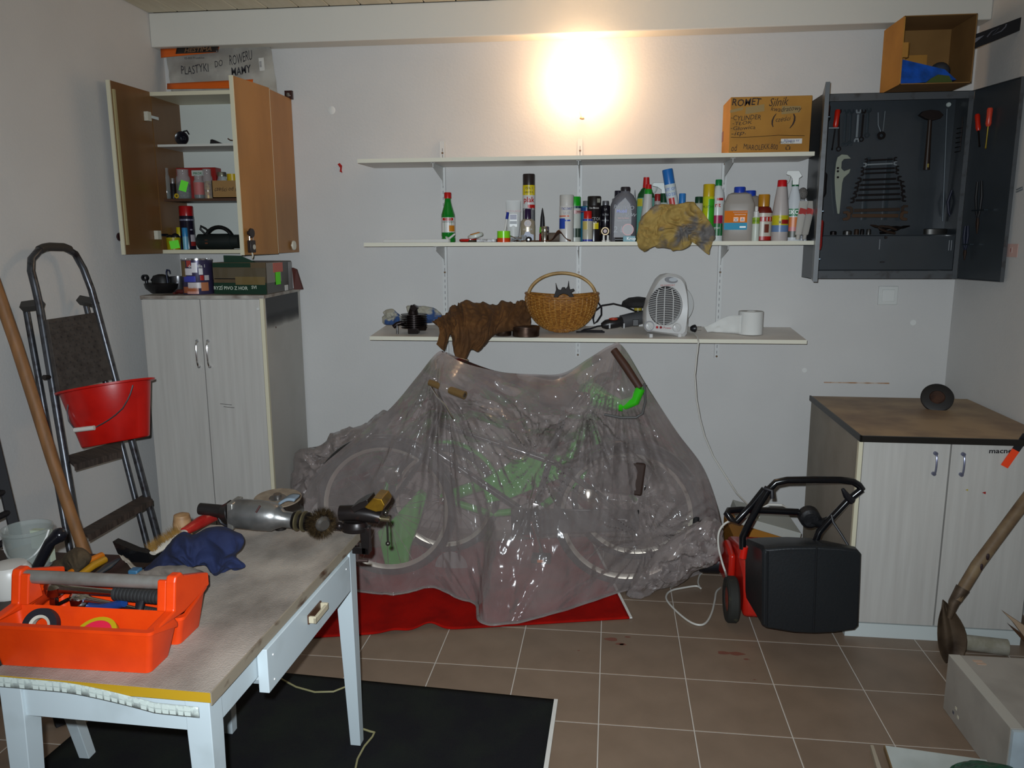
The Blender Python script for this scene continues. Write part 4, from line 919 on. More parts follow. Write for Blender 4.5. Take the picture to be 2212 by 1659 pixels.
# open cardboard box on top of the tool cabinet
yf = P(1945, 182, z=Z1+.002).y
fl_, fr_, = P(1943, 183, y=yf), P(2098, 178, y=yf); tl_, tr_ = P(1945, 45, y=yf), P(2105, 18, y=yf)
zb2, zt2 = Z1+.001, (tl_.z+tr_.z)/2
back = P(1869, 110, y=-.15)
t = thing('open_cardboard_box', 'open cardboard box with blue bags inside on the grey tool cabinet', 'box', ((fl_.x+fr_.x)/2, yf/2, zb2))
xa, xb, yb_ = fl_.x, fr_.x, -.135
th = .004
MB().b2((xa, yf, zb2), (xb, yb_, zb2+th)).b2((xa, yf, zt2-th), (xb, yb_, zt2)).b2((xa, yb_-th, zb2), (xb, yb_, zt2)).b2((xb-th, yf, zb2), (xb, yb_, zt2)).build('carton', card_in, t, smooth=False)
n1 = P(1945, 92, y=yf).z; n2 = P(1945, 124, y=yf).z
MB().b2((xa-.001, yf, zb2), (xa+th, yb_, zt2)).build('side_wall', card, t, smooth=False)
MB().b2((xa, yf-.001, n2), (xa+.028, yf+.003, n1)).b2((xa+.026, yf-.001, n2), (xa+.029, yf+.035, n1)).build('tab', card, t, smooth=False)
MB().b2((xa+.02, yb_-.02, zb2+.03), (xa+.20, yb_-.012, zt2-.12)).build('inner_flap', card, t, smooth=False)
bb_ = thing('blue_bag', 'shiny blue plastic bag inside the open cardboard box', 'bag', (xa+.1, yf+.1, zb2+.005))
wdt = xb-xa
MB().prism([(xa+.008, yf+.03, zb2+.006), (xb-.06*wdt/.35, yf+.03, zb2+.02), (xa+wdt*.68, yf+.05, zb2+.07), (xa+.008, yf+.06, zb2+.125)], (0, .10, 0)).build('bag_body', mat('blue_film', '0f4fb0', .3, c2='0c3f86', scale=20, bump=.4, bscale=30), bb_)
gb = thing('green_pouch', 'dull green pouch under the blue bag in the open box', 'pouch', (xa+.2, yf+.02, zb2+.005))
MB().prism([(xa+wdt*.38, yf+.008, zb2+.006), (xa+wdt*.75, yf+.008, zb2+.006), (xa+wdt*.70, yf+.012, zb2+.035), (xa+wdt*.55, yf+.016, zb2+.042), (xa+wdt*.45, yf+.012, zb2+.025)], (0, .02, 0)).build('pouch_body', mat('olive_film', '3b4a1c', .5), gb)
gr = thing('grey_roll', 'dark grey round roll at the back of the open box', 'roll', (xa+wdt*.72, yf+.2, zb2+.01))
MB().ball((xa+wdt*.72, yb_-.12, zb2+.075), .045, 18, (1, 1, 1)).tube([(xa+wdt*.72, yb_-.12, zb2+.04), (xa+wdt*.70, yb_-.12, zb2+.008)], .02, 10).build('roll_body', pl('33363c', .6), gr)
# black ski-like bag
a0, a1, b1, b0 = P(2098, 78, x=XR-.06), P(2212, 34, x=XR-.06), P(2212, 62, x=XR-.06), P(2098, 108, x=XR-.06)
a0, b0 = P(2096, 78, y=-.35), P(2096, 108, y=-.35); a1 = P(2230, 28, y=-.42); b1 = P(2230, 55, y=-.42)
t = thing('black_pole_bag', 'black strap-like board with white marks behind the open box', 'board', a0)
MB().prism([a0, a1, b1, b0], (0, .03, 0)).build('board_body', pl('0c0a0e', .85), t, smooth=False)
m_ = pl('55555c', .5)
d_ = (a1-a0).normalized()
def bp_(px, py): return PL(px, py, a0+V((0, -.003, 0)), (a1-a0).cross(b0-a0).normalized())
MB().prism([bp_(*q) for q in ((2104, 84), (2126, 76), (2107, 92), (2103, 91))], (0, -.002, 0)).build('white_mark', m_, t, smooth=False)
MB().tube([bp_(*q) for q in ((2132, 80), (2142, 68), (2158, 60), (2144, 76), (2163, 67), (2172, 58), (2174, 52))], .003, 6).build('white_mark', m_, t)

# ---------------------------------------------------------------- on the wall cabinet
bag_m = mat('milky_bag', '9a968f', .3, c2='b5b2aa', scale=7, bump=.35, bscale=14, alpha=.9)
t = thing('marked_plastic_bag', 'milky plastic bag with orange bands and handwriting on the wall cabinet', 'bag', P(480, 195, y=-.12))
def bagpt(px, py): 
    yy = -.05 - .05*(py-105)/90; return P(px, py, y=yy)
TLb, TRb, BRb, BLb = (357, 108), (585, 100), (600, 205), (370, 198)
def bagfn(off):
    def fn(u, v):
        x_ = (TLb[0]*(1-u)+TRb[0]*u)*(1-v) + (BLb[0]*(1-u)+BRb[0]*u)*v; y_ = (TLb[1]*(1-u)+TRb[1]*u)*(1-v) + (BLb[1]*(1-u)+BRb[1]*u)*v
        p = bagpt(x_, y_); p.y += off*math.sin(PI*min(max(u, .0), 1))*math.sin(PI*v)+ .010*noise.noise(V((u*6, v*5, 1))); return p
    return fn
mb = MB().grid(bagfn(-.035), 40, 20).grid(bagfn(.03), 40, 20); mb.build('bag_film', bag_m, t)
og = mat('orange_print', 'c9580f', .35, coat=.2)
def bag_patch(poly, m_, nm):
    q = [bagpt(*p) for p in poly]
    a, b, c_, d_ = q; MB().grid(lambda u, v: (a.lerp(b, u)).lerp(d_.lerp(c_, u), v)+V((0, -.0475, 0)), 12, 4).build(nm, m_, t, solid=.001)
bag_patch([(357, 110), (483, 106), (479, 117), (358, 129)], og, 'orange_band'); bag_patch([(371, 184), (555, 175), (553, 194), (371, 196)], og, 'orange_band')
bag_patch([(392, 108), (482, 105), (480, 117), (389, 121)], pl('26201e'), 'black_print')
for st, px, py, sz, k in (('HESTIMA', 437, 112.5, .030, dict(shear=.3, bold=.03, wide=1.3)),):
    text(st, sz, pl('6b4d36'), t, bagpt(px, py)+V((0, -.0505, 0)), (1, 0, .03), (0, 0, 1), **k)
hk = pl('2b2a30', .6)
for st, x0_, y0_, x1_, y1_, k in (('PLASTYKI', 400, 143, 462, 164, {}), ('DO', 473, 133, 491, 149, {}), ('ROWERU', 503, 117, 555, 142, {}), ('MAMY', 508, 146, 552, 166, dict(bold=.02))):
    c = bagpt((x0_+x1_)/2, (y0_+y1_)/2); m_ = mpp(c)
    text(st, .05, hk, t, c+V((0, -.050, 0)), (1, 0, .22 if st == 'ROWERU' else .12), (0, 0, 1), name='handwriting', jitter=.3, fit=((x1_-x0_)*m_, (y1_-y0_)*m_*.8), **k)
text('05-800 Pruszków', .016, hk, t, bagpt(430, 130)+V((0, -.050, 0)), (1, 0, .0), (0, 0, 1))
a = bagpt(573, 143); MB().box(a+V((0, -.045, 0)), (.028, .002, .065), Matrix.Rotation(-.05, 3, 'Y')).build('barcode_label', pl('c8c6c0'), t, smooth=False)
for k in range(5): MB().box(a+V((-.006, -.047, -.012+.006*k)), (.012, .001, .0025)).build('barcode_bar', pl('55525a'), t, smooth=False)

# ---------------------------------------------------------------- inside the wall cabinet
WG = 'things in the wall cabinet'
zs1, zs2, zs3 = 2.1805, 1.9025, 1.6325
i = Item('signal_horn', 'round black horn on the upper shelf of the wall cabinet', 'horn', 397, 314, 289, 26, -.2, z=zs1, group=WG)
MB().lathe([(.012, -.03), (.02, -.01), (.042*.8, .02), (.045*.8, .024), (.03*.8, .020), (.006, -.005)], (0, 0, .035), 22, ax=(.15, -1, .05)).tube([(0, 0, .05), (.004, .004, .075), (.02, .006, .078), (.032, .002, .06)], .004, 8).build('horn_body', pl('14141c', .25), i.t, local=True)
i = Item('black_wedge', 'small black plastic wedge on the upper shelf of the wall cabinet', 'wedge', 467, 314, 304, 26, -.22, z=zs1, group=WG)
MB().prism([(-.035, 0, 0), (.035, 0, 0), (.032, 0, .006), (-.02, 0, .028), (-.03, 0, .026)], (0, .03, 0)).build('wedge_body', pl('121216', .3), i.t, local=True)
i = Item('bent_rod', 'thin bent brown rod at the cabinet door side', 'rod', 500, 312, 298, 14, -.22, z=zs1, group=WG)
MB().tube([(-.018, 0, .030), (-.006, 0, .022), (.012, 0, .020), (.014, 0, .004)], .003, 6).build('rod', pl('4a2c20'), i.t, local=True)
jar = glass('jar_glass', 'b9c2c0', .30)
def jar_(label, cx, yb, yt, w_, Y, fill, fh=.5, lid=None, sticker=None, lab=None, open_=False):
    i = Item('glass_jar', label, 'jar', cx, yb, yt, w_, Y, z=zs2, group='glass jars in the wall cabinet')
    i.part('glass_body', jar, [(.9, 0), (1, .05), (1, .7), (.78, .8), (.78, .97), (.82, 1)], cap=False)
    i.part('contents', fill, [(.88, .02), (.9, fh*.8), (.5, fh)])
    if lid: i.part('lid', lid, [(.84, .86), (.84, 1.0), (.78, 1.02)])
    if lab: i.band(.15, .68, lab, a0=-70, a1=70, f=1.02)
    if sticker:
        MB().box(i.RR @ V((0, -i.r*1.05, i.H*.42)), (i.r*1.0, .002, i.H*.36), i.RR @ Matrix.Rotation(.3, 3, 'Y')).build('sticker', sticker, i.t, local=True)
    return i
neon = pl('5ce000', .6)
bolts = mat('bolts', '6a6058', .4, .7, c2='2a2220', scale=80, lo=.45, hi=.55, bump=1, bscale=120)
jar_('tall glass jar at the left end of the jar row', 361, 421, 363, 16, -.2, bolts, .3)
jar_('glass jar with green sticker full of small bolts', 398, 421, 366, 30, -.22, bolts, .6, sticker=neon)
jar_('short jar with pink paper label', 431, 421, 378, 22, -.235, pl('35363c'), .35, lab=pl('a85f5c', .6))
jar_('jar with red-brown contents behind the pink labelled jar', 450, 420, 365, 22, -.16, mat('brass_bits', '8a4a2a', .4, .4, c2='c09a4a', scale=60), .6)
jar_('low jar with metal lid behind the cardboard tray', 482, 420, 373, 22, -.13, mat('ochre_fill', '77642a', .5), .7, lid=mat('metal_lid', '9a9a8a', .3, .8))
i = Item('chrome_lighter', 'small dark and silver cylinder beside the tall jar', 'tube', 375, 421, 385, 11, -.24, z=zs2, group=WG)
can(i, pl('1d1b1e', .2), silver, .75, .8)
i = Item('yellow_tape', 'small yellow tape roll lying before the jars', 'tape', 382, 420, 406, 10, -.25, z=zs2, group=WG)
MB().lathe([(.013, -.005), (.013, .005), (.006, .005), (.006, -.005)], (0, 0, .0135), 16, ax=(0, -1, 0), cap=False).build('tape_ring', pl('b5961a'), i.t, local=True)
c = P(420, 385, y=-.08); a = P(372, 385, y=-.08).x; b = P(470, 385, y=-.08).x
t = thing('red_tin_box', 'flat red tin box with green print behind the jars', 'tin', (c.x, -.08, zs2), group=WG)
MB().b2((a, -.10, zs2), (b, -.03, P(420, 362, y=-.1).z)).build('tin_box', pl('8c1714', .3), t, bevel=.003)
q = P(425, 370, y=-.1); MB().b2((q.x-.03, -.1015, q.z-.025), (q.x+.04, -.1005, q.z+.005)).build('print_patch', pl('b9bdb5'), t, smooth=False)
text('PIKOK', .018, pl('1c6a3a'), t, (q.x+.005, -.102, q.z-.012), (1, 0, 0), (0, 0, 1), bold=.02)
a, b = P(458, 405, y=-.26).x, P(515, 405, y=-.26).x; z_ = P(480, 390, y=-.26).z
t = thing('cardboard_tray', 'small cardboard tray with handwriting on the jar shelf', 'tray', ((a+b)/2, -.2, zs2), group=WG)
MB().b2((a, -.262, zs2+.0005), (b+.03, -.258, z_)).b2((a, -.262, zs2+.0005), (a+.004, -.12, z_)).b2((a, -.262, zs2+.0005), (b+.03, -.12, zs2+.004)).build('tray_walls', mat('pale_card', '8f6d40', .8), t, smooth=False)
text('części od sp', .030, mk, t, ((a+b)/2+.008, -.2625, zs2+.045), (1, 0, .04), (0, 0, 1), shear=.2, jitter=.3, name='handwriting', wide=.9)
i = Item('yellow_lid_tub', 'small tub with yellow lid in the cardboard tray', 'tub', 504, 420, 376, 22, -.19, z=zs2+.004, group=WG)
i.part('body', pl('8a8256'), [(.9, 0), (.95, .7)]); i.part('lid', pl('b89a0c'), [(1, .7), (1, 1)])
i = Item('red_cap_spray', 'black and white spray can with dark red cap in the wall cabinet', 'spray can', 408, 535, 445, 30, -.2, z=zs3, group=WG)
can(i, pl('1a1726', .2), pl('9a1216', .3), .79, .96); i.band(.66, .70, pl('6b6b7c')); i.band(.18, .34, pl('a9a4a8'), a0=20, a1=70); i.band(.08, .18, pl('8a2624'), a0=20, a1=75); i.band(.44, .47, pl('8d8d9a'), a0=20, a1=40)
i = Item('yellow_tub', 'yellow tub with neon sticker and black knobs in the wall cabinet', 'tub', 376, 537, 513, 30, -.24, z=zs3, group=WG)
i.part('body', pl('9c9010', .4), [(.93, 0), (1, 1), (.94, 1), (.88, .1)], cap=True)
MB().box(i.RR @ V((0.004, -i.r*1.06, i.H*.42)), (i.r*1.25, .002, i.H*.66), i.RR @ Matrix.Rotation(-.15, 3, 'Y')).build('sticker', neon, i.t, local=True)
MB().ball(i.RR @ V((-i.r*.45, 0, i.H*.95)), i.r*.5, 14).ball(i.RR @ V((i.r*.3, 0, i.H*1.0)), i.r*.62, 14).build('contents', blk, i.t, local=True)
for k, (cx, yt, ca, cb, Y, hh_) in enumerate(((390, 491, 'b5a512', '25309a', -.17, .6), (402, 492, '2a76a8', '6aa0b8', -.25, .6))):
    i = Item('glue_stick', ('yellow and blue glue stick behind the yellow tub', 'blue glue stick before the spray can')[k], 'glue stick', cx, 536, yt, 12, Y, z=zs3, group=WG)
    i.part('body', pl(cb), [(.95, 0), (.95, hh_)]); i.part('cap', pl(ca), [(1, hh_), (1, .98), (.9, 1)])
c = P(470, 536, y=-.2); s_ = mpp(c)
t = thing('round_projector_lamp', 'black cylindrical lamp housing with round handle in the wall cabinet', 'lamp housing', (c.x, -.2, zs3), group=WG)
a = P(430, 530, y=-.2).x; b = P(520, 530, y=-.2).x; rr = 16*s_
MB().lathe([(rr*.85, 0), (rr, .004), (rr, (b-a)*.14), (rr*1.04, (b-a)*.15), (rr*1.04, (b-a)*.80), (rr*.9, (b-a)*.82), (rr*.9, b-a)], (a, -.2, zs3+rr*1.05), 26, ax=(1, 0, 0)).build('housing', mat('black_plastic', '19201f', .45), t)
hc = V(((a+b)/2, -.2, zs3+rr*1.2)); MB().tube([hc+V((math.cos(PI*k/14)*rr*1.9, 0, math.sin(PI*k/14)*rr*1.75)) for k in range(15)], rr*.42, 12, flat=.6).build('handle_arch', pl('121414', .4), t)
MB().tube([hc+V((-rr*1.7, 0, rr*.6)), hc+V((-rr*2.6, 0, rr*1.5)), hc+V((-rr*2.5, 0, rr*1.9)), hc+V((-rr*1.9, 0, rr*1.6)), hc+V((-rr*1.3, 0, rr*1.1))], .006, 8).build('strap_loop', pl('121414', .5), t)
MB().box((a+(b-a)*.27, -.2-rr*.98, zs3+rr*1.0), (.016, .004, .022)).build('rust_patch', pl('5a2f18'), t)

# ---------------------------------------------------------------- on the tall wardrobe
zw = 1.4115
cw_ = P(350, 630, y=-.45)
t = thing('alternator_part', 'black greasy cylinder cover with hook on the tall wardrobe', 'machine part', (cw_.x, -.45, zw))
s_ = mpp(cw_)
MB().lathe([(22*s_, 0), (34*s_, 10*s_), (37*s_, 20*s_), (33*s_, 22*s_), (10*s_, 16*s_)], (cw_.x, -.45, zw), 24, sy=.8).build('dish', mat('greasy_black', '1b191a', .35, .3), t)
MB().lathe([(20*s_, 14*s_), (20*s_, 30*s_), (16*s_, 37*s_), (6*s_, 40*s_)], (cw_.x, -.45, zw), 20, sy=.8).build('dome', mat('greasy_black2', '100f10', .5), t)
MB().tube([(cw_.x+20*s_, -.47, zw+18*s_), (cw_.x+18*s_, -.47, zw+44*s_), (cw_.x+20*s_, -.47, zw+50*s_), (cw_.x+25*s_, -.47, zw+49*s_), (cw_.x+26*s_, -.47, zw+42*s_)], .004, 8).build('hook', pl('1a2038', .3), t)
MB().lathe([(7*s_, 0), (7*s_, .02), (4*s_, .02), (4*s_, 0)], (cw_.x-31*s_, -.46, zw+33*s_), 12, ax=(0, -1, 0), cap=False).cyl((cw_.x-31*s_, -.46, zw+20*s_), (cw_.x-31*s_, -.46, zw+28*s_), .008).cyl((cw_.x-18*s_, -.46, zw+30*s_), (cw_.x-12*s_, -.46, zw+22*s_), .010).build('lugs', pl('18181c', .3), t)
i = Item('tin_cup', 'open shiny tin cup between the black cover and paint tin', 'tin', 386, 622, 597, 34, -.40, z=zw, group=None)
i.part('body', mat('tinplate', '77777a', .28, .9), [(.95, 0), (1, .04), (1, 1), (.95, 1), (.93, .06)])
t = thing('red_casting', 'small dark red lump beside the paint tin on the wardrobe', 'machine part', P(392, 630, y=-.52))
c = P(392, 634, y=-.52); c.z = zw+.012; MB().ball(c, .03, 12, (1.1, .6, .4)).box(c+V((-.015, -.03, -.006)), (.012, .03, .01)).build('lump', pl('4c1714', .5), t)
i = Item('paint_tin', 'tall paint tin with fish and grill picture on the wardrobe', 'tin', 430, 637, 559, 63, -.50, z=zw, group=None, seg=36)
i.part('body', mat('tin_violet', '3a3450', .3, .2), [(.98, 0), (1, .02), (1, .97)]); i.part('rim', chrome, [(1.02, .97), (1.02, 1), (.96, 1), (.96, .97)], cap=False)
i.txt('do grilla 1', .80, .12, wht, 1.01, bold=.01); i.txt('ka', .80, .12, pl('8ac41c'), 1.02, dx=0) if False else None
for a0, a1, h0, h1, cc_ in ((-80, -45, .5, .95, '6b5530'), (-50, -20, .55, .74, 'c9c4c8'), (-60, -8, .36, .52, '3a3f9c'), (-70, 0, .04, .22, '9c5636'), (-40, 10, .18, .34, 'b9b0b0'), (10, 40, .1, .34, 'a86a48'), (8, 22, .4, .54, 'a01c14'), (25, 45, .4, .54, 'b5aeb0'), (-45, 0, .02, .09, 'c08c80'), (-40, -22, .78, .96, '9a3a34'), (5, 20, .56, .74, 'd0ced0'), (-20, 0, .62, .9, 'd0ccd0')):
    i.band(h0, h1, pl(cc_), a0=a0, a1=a1, f=1.008, name='picture_patch')
# green beer carton
fa, fb = P(464, 634, y=-.52), P(577, 634, y=-.55)
t = thing('beer_carton', 'flattened green and brown beer carton with tape on the wardrobe', 'carton', (fa.x, -.5, zw))
zc1 = P(470, 570, y=-.52).z; zc2 = P(577, 563, y=-.55).z
bk = P(638, 612, y=-.16)
fr3 = V((fb.x, fb.y, 0)); fl3 = V((fa.x, fa.y, 0)); sd = V((bk.x-.02, bk.y, 0)); bl3 = fl3+(sd-fr3)
zt3 = (zc1+zc2)/2
cartm = mat('carton_brown', '5d4c34', .6, c2='4a3c2a', scale=8, coat=.1); gdk = pl('0f3020', .5)
q = [fl3, fr3, sd, bl3]
MB().prism([V((p.x, p.y, zw+.0006)) for p in q], (0, 0, zt3-zw-.002)).build('carton_body', cartm, t, smooth=False)
def front(u0, u1, w0, w1, m_, nm, off=.001, A=fl3, B=fr3):
    n_ = V(((B-A).y, -(B-A).x, 0)).normalized(); h_ = zt3-zw
    MB().prism([A.lerp(B, u0)+n_*off+V((0, 0, zw+h_*w0)), A.lerp(B, u1)+n_*off+V((0, 0, zw+h_*w0)), A.lerp(B, u1)+n_*off+V((0, 0, zw+h_*w1)), A.lerp(B, u0)+n_*off+V((0, 0, zw+h_*w1))], n_*.0012).build(nm, m_, t, smooth=False)
front(0, 1, .005, .36, gdk, 'green_print'); front(.0, .72, .84, .98, gdk, 'green_print'); front(.02, .42, .47, .50, pl('140f0c'), 'slot'); front(0, 1, .5, .82, mat('brown_tape', '544a38', .2, coat=.6), 'tape'); front(.42, .98, .30, .55, mat('brown_tape2', '6b5a36', .2, coat=.6), 'tape', .002)
n_ = V(((fr3-fl3).y, -(fr3-fl3).x, 0)).normalized()
text('RYZÍ PIVO Z HOR', .024, pl('b5bdae'), t, fl3.lerp(fr3, .32)+n_*.003+V((0, 0, zw+.03)), fr3-fl3, (0, 0, 1), bold=.02); text('SVI', .022, pl('b5bdae'), t, fl3.lerp(fr3, .77)+n_*.004+V((0, 0, zw+.035)), fr3-fl3, (0, 0, 1), bold=.02)
front(0, 1, .02, .98, pl('34322c'), 'side_print', .001, fr3, sd); front(.0, .55, .35, .98, mat('brown_tape3', '5b5040', .25, coat=.4), 'tape', .0025, fr3, sd); front(.25, .62, .66, .96, pl('b4482c'), 'logo_patch', .0035, fr3, sd); front(.32, .5, .26, .66, neon, 'sticker', .005, fr3, sd); front(.66, .8, .02, .2, wht, 'barcode_label', .0035, fr3, sd); front(.85, 1, .02, .95, pl('7d7c7c'), 'side_print', .003, fr3, sd)
MB().prism([V((fl3.x+.05, fl3.y+.02, zt3-.002)), V((fl3.x+.22, fl3.y+.02, zt3-.002)), V((fl3.x+.14, fl3.y+.02, zt3+.032)), V((fl3.x+.05, fl3.y+.02, zt3+.034))], (0, .004, 0)).build('raised_flap', gdk, t, smooth=False)
c = sd+V((.02, 0, 0)); MB().prism([V((c.x-.01, c.y, zw)), V((c.x+.03, c.y+.02, zw)), V((c.x+.0, c.y+.02, zw+.11)), V((c.x-.015, c.y, zw+.12))], (0, .02, 0)).build('torn_flap', pl('4c2018', .7), t, smooth=False)

# ---------------------------------------------------------------- lowest shelf
LG = None
gl = mat('blue_white_cloth', 'a39f90', .85, c2='2f4a78', scale=9, lo=.5, hi=.56, bump=.3)
t = thing('work_glove', 'grey and blue work glove left of the engine cylinder', 'glove', P(845, 698, y=-.22))
crumple('glove_cloth', gl, t, [P(a, b, y=-.22) for a, b in ((826, 698), (825, 687), (830, 681), (827, 673), (847, 667), (860, 676), (868, 686), (866, 700), (850, 702), (835, 702))], -.22, bulge=.02, amp=.018, fr=22, seed=1, n=40, zfloor=zs(-.22)+.001)
t = thing('work_glove', 'grey and blue work glove behind the engine cylinder', 'glove', P(920, 692, y=-.10))
crumple('glove_cloth', gl, t, [P(a, b, y=-.10) for a, b in ((879, 672), (878, 662), (890, 660), (920, 661), (940, 666), (955, 680), (952, 697), (930, 698), (905, 697), (885, 690))], -.1, bulge=.02, amp=.018, fr=22, seed=5, n=40, zfloor=zs(-.1)+.001)
c = P(895, 718, y=-.26); zb_ = zs(-.26); s_ = mpp(c)
iron = mat('oily_iron', '231a18', .35, .6)
t = thing('engine_cylinder', 'black finned engine cylinder standing on the lowest shelf', 'engine part', (c.x, -.26, zb_))
pr = [(11*s_, 0), (11*s_, .03)]
z_ = .028
fins = [(14*s_, .028)]
for k in range(7):
    fins += [(15*s_, .030+k*.0115), (28*s_, .031+k*.0115), (28*s_, .034+k*.0115), (15*s_, .035+k*.0115)]
MB().lathe(fins, (c.x, -.26, zb_), 36, cap=True).build('fins', iron, t)
MB().box((c.x-.000, -.27, zb_+.017), (22*s_, .05, .033)).build('port', iron, t, bevel=.003)
MB().tube([(c.x+.035, -.28, zb_+.032), (c.x+.066, -.29, zb_+.034)], .016, 12).build('inlet', iron, t)
MB().ball((c.x, -.26, zb_+.125), .020, 12, (1, 1, 1)).box((c.x+.006, -.27, zb_+.135), (.03, .03, .03), Matrix.Rotation(.7, 3, 'Y')).tube([(c.x-.004, -.26, zb_+.10), (c.x, -.26, zb_+.15)], [.03, .016], 12).build('knob', iron, t, bevel=.002)
MB().cyl((c.x-.085, -.29, zb_), (c.x-.085, -.29, zb_+.045), .006, seg=10).build('stud', steel, t)
MB().tube([(c.x-.05, -.25, zb_+.06), (c.x-.09, -.27, zb_+.05), (c.x-.11, -.27, zb_+.035)], .012, 10).build('pipe', iron, t)
# brown cloth draping over the edge
ol = [(946, 741), (958, 722), (940, 709), (936, 704), (958, 700), (968, 684), (985, 668), (1012, 661), (1060, 664), (1100, 661), (1118, 656), (1140, 659), (1146, 690), (1150, 712), (1120, 716), (1100, 712), (1082, 716), (1070, 724), (1052, 728), (1046, 745), (1036, 760), (1017, 757), (1016, 772), (1005, 774), (1000, 789), (990, 778), (979, 758), (976, 740), (980, 722), (972, 742), (965, 758)]
bcl = mat('brown_cloth', '6b4620', .9, c2='513419', scale=6, bump=.25, bscale=60)
t = thing('brown_cloth', 'brown cloth heap draped over the lowest shelf left of the basket', 'cloth', P(1000, 740, y=-.33))
def cloth_fold(name, m, parent, back, front, hang, n=60, amp=.012, seed=0, lift=.02):
    """back, front, hang: rows of points along the cloth; folds run from back to hem"""
    rows = [back, front, hang]
    def cr(row, u):
        k = len(row)-1; x_ = min(u*k, k-1e-6); i = int(x_); f = x_-i
        a = row[max(i-1, 0)]; b = row[i]; c_ = row[i+1]; d_ = row[min(i+2, k)]
        return .5*((2*b)+(c_-a)*f+(2*a-5*b+4*c_-d_)*f*f+(3*b-a-3*c_+d_)*f**3)
    def fn(u, v):
        a, b, c_ = cr(rows[0], u), cr(rows[1], u), cr(rows[2], u)
        p = (1-v)**2*a + 2*v*(1-v)*(b*2-(a+c_)*.5) + v*v*c_
        uu = u+.05*noise.noise(V((u*4, v*3, 7)))
        q = 1.2*(1-2*abs(noise.noise(V((uu*8+seed, v*1.0, 0)))))+.6*(1-2*abs(noise.noise(V((uu*19+seed, v*1.8, 4)))))+.25*noise.noise(p*40)
        r_ = p + V((0, -abs(q)*amp*1.5-.002, abs(q)*amp*(1-v*.7)))
        return r_
    return MB().grid(fn, n, n//2).build(name, m, parent, solid=.002)
Pz = lambda x_, y_, Y: P(x_, y_, y=Y)
back = [Pz(1150, 664, -.10), Pz(1120, 656, -.12), Pz(1060, 664, -.13), Pz(1012, 661, -.14), Pz(985, 669, -.16), Pz(962, 690, -.2), Pz(938, 705, -.24)]
front = [Pz(1148, 700, -.22), Pz(1122, 703, -.26), Pz(1095, 700, -.33), Pz(1075, 703, -.36), Pz(1055, 706, -.38), Pz(1038, 706, -.385), Pz(1015, 706, -.385), Pz(1000, 706, -.385), Pz(988, 708, -.385), Pz(978, 710, -.385), Pz(966, 712, -.38), Pz(952, 716, -.36)]
hang = [Pz(1148, 715, -.24), Pz(1112, 715, -.28), Pz(1072, 724, -.36), Pz(1052, 742, -.385), Pz(1036, 760, -.39), Pz(1019, 757, -.39), Pz(1001, 790, -.395), Pz(985, 766, -.39), Pz(978, 726, -.38), Pz(973, 728, -.38), Pz(963, 758, -.385), Pz(947, 745, -.38)]
cloth_fold('cloth_body', bcl, t, back, front, hang, n=140, amp=.02, seed=2)
rusty = mat('rusty_tin', '5d4a3e', .35, .75, c2='33221b', scale=22)
for k, (cx, w_, yt, yb_, Y, lb) in enumerate(((1088, 34, 706, 724, -.30, 'smaller dark round tin half under the brown cloth'), (1136, 58, 704, 727, -.31, 'larger rusty round tin at the shelf edge left of the basket'))):
    i = Item('round_tin', lb, 'tin', cx, yb_, yt, w_, Y, z=None, group='rusty round tins'); i.part('tin_body', rusty, [(.97, 0), (1, .05), (1, .7)]); i.part('lid', rusty, [(1.03, .68), (1.03, .97), (.96, 1)])
# wicker basket
bkc = P(1213, 719, y=-.21); bx, by, bz = bkc.x, -.21, zs(-.21)
s_ = mpp((bx, by, bz+.1)); rw_, rd_ = 77*s_, 52*s_; hh = (719-640)*s_*1.0
t = thing('wicker_basket', 'golden wicker basket with arched handle on the lowest shelf', 'basket', (bx, by, bz))
wick = mat('wicker', 'a5702c', .5, c2='7d4d1a', scale=60, lo=.4, hi=.6, stretch=(1, 1, 2.5)); wick2 = mat('wicker_light', 'b88a48', .45, c2='93682f', scale=30)
def bsk(a, f, off=0):       # a: angle round, f: 0 bottom .. 1 rim
    q = math.sin(f*PI/2); pr_ = (1-(1-f)**2.2)**.5
    z_ = hh*f + .010*math.cos(2*a)*f**3
    wv = .0
    return V((bx+math.cos(a)*(rw_*pr_+off), by+math.sin(a)*(rd_*pr_+off), bz+z_*1.0+.003))
mb = MB(); rows_n = 26
for r_ in range(rows_n):
    f = .02+.98*(r_/(rows_n-1)); n = 96; pts = []
    for k in range(n):
        a = 2*PI*k/n; sgn = (-1)**((k//2) % 2) * (-1)**(r_ % 2); pts.append(bsk(a, f, .0016*sgn))
    mb.tube(pts, .0042, 5, closed=True)
mb.build('weave', wick, t)['kind'] = 'stuff'
mb = MB()
for k in range(40):
    a = 2*PI*k/40; mb.tube([bsk(a, f/10, .001) for f in range(0, 11)], .003, 5)
mb.build('ribs', wick2, t)['kind'] = 'stuff'
MB().tube([bsk(2*PI*k/60, 1, .002)+V((0, 0, .003)) for k in range(60)], .0065, 8, closed=True).build('rim', wick, t)
hp = []
for k in range(25):
    a = PI*k/24; hp.append(V((bx-math.cos(a)*rw_*.95, by, bz+hh*.96+math.sin(a)*(634-587)*s_*1.12)))
MB().tube(hp, .0085, 10).build('handle', mat('peeled_willow', 'b5935c', .4, c2='94713f', scale=12), t)
for sx in (-1, 1):
    MB().ball((bx+sx*rw_*.97, by, bz+hh*.93), .02, 12, (.7, .9, 1.4)).build('handle_binding', wick, t)
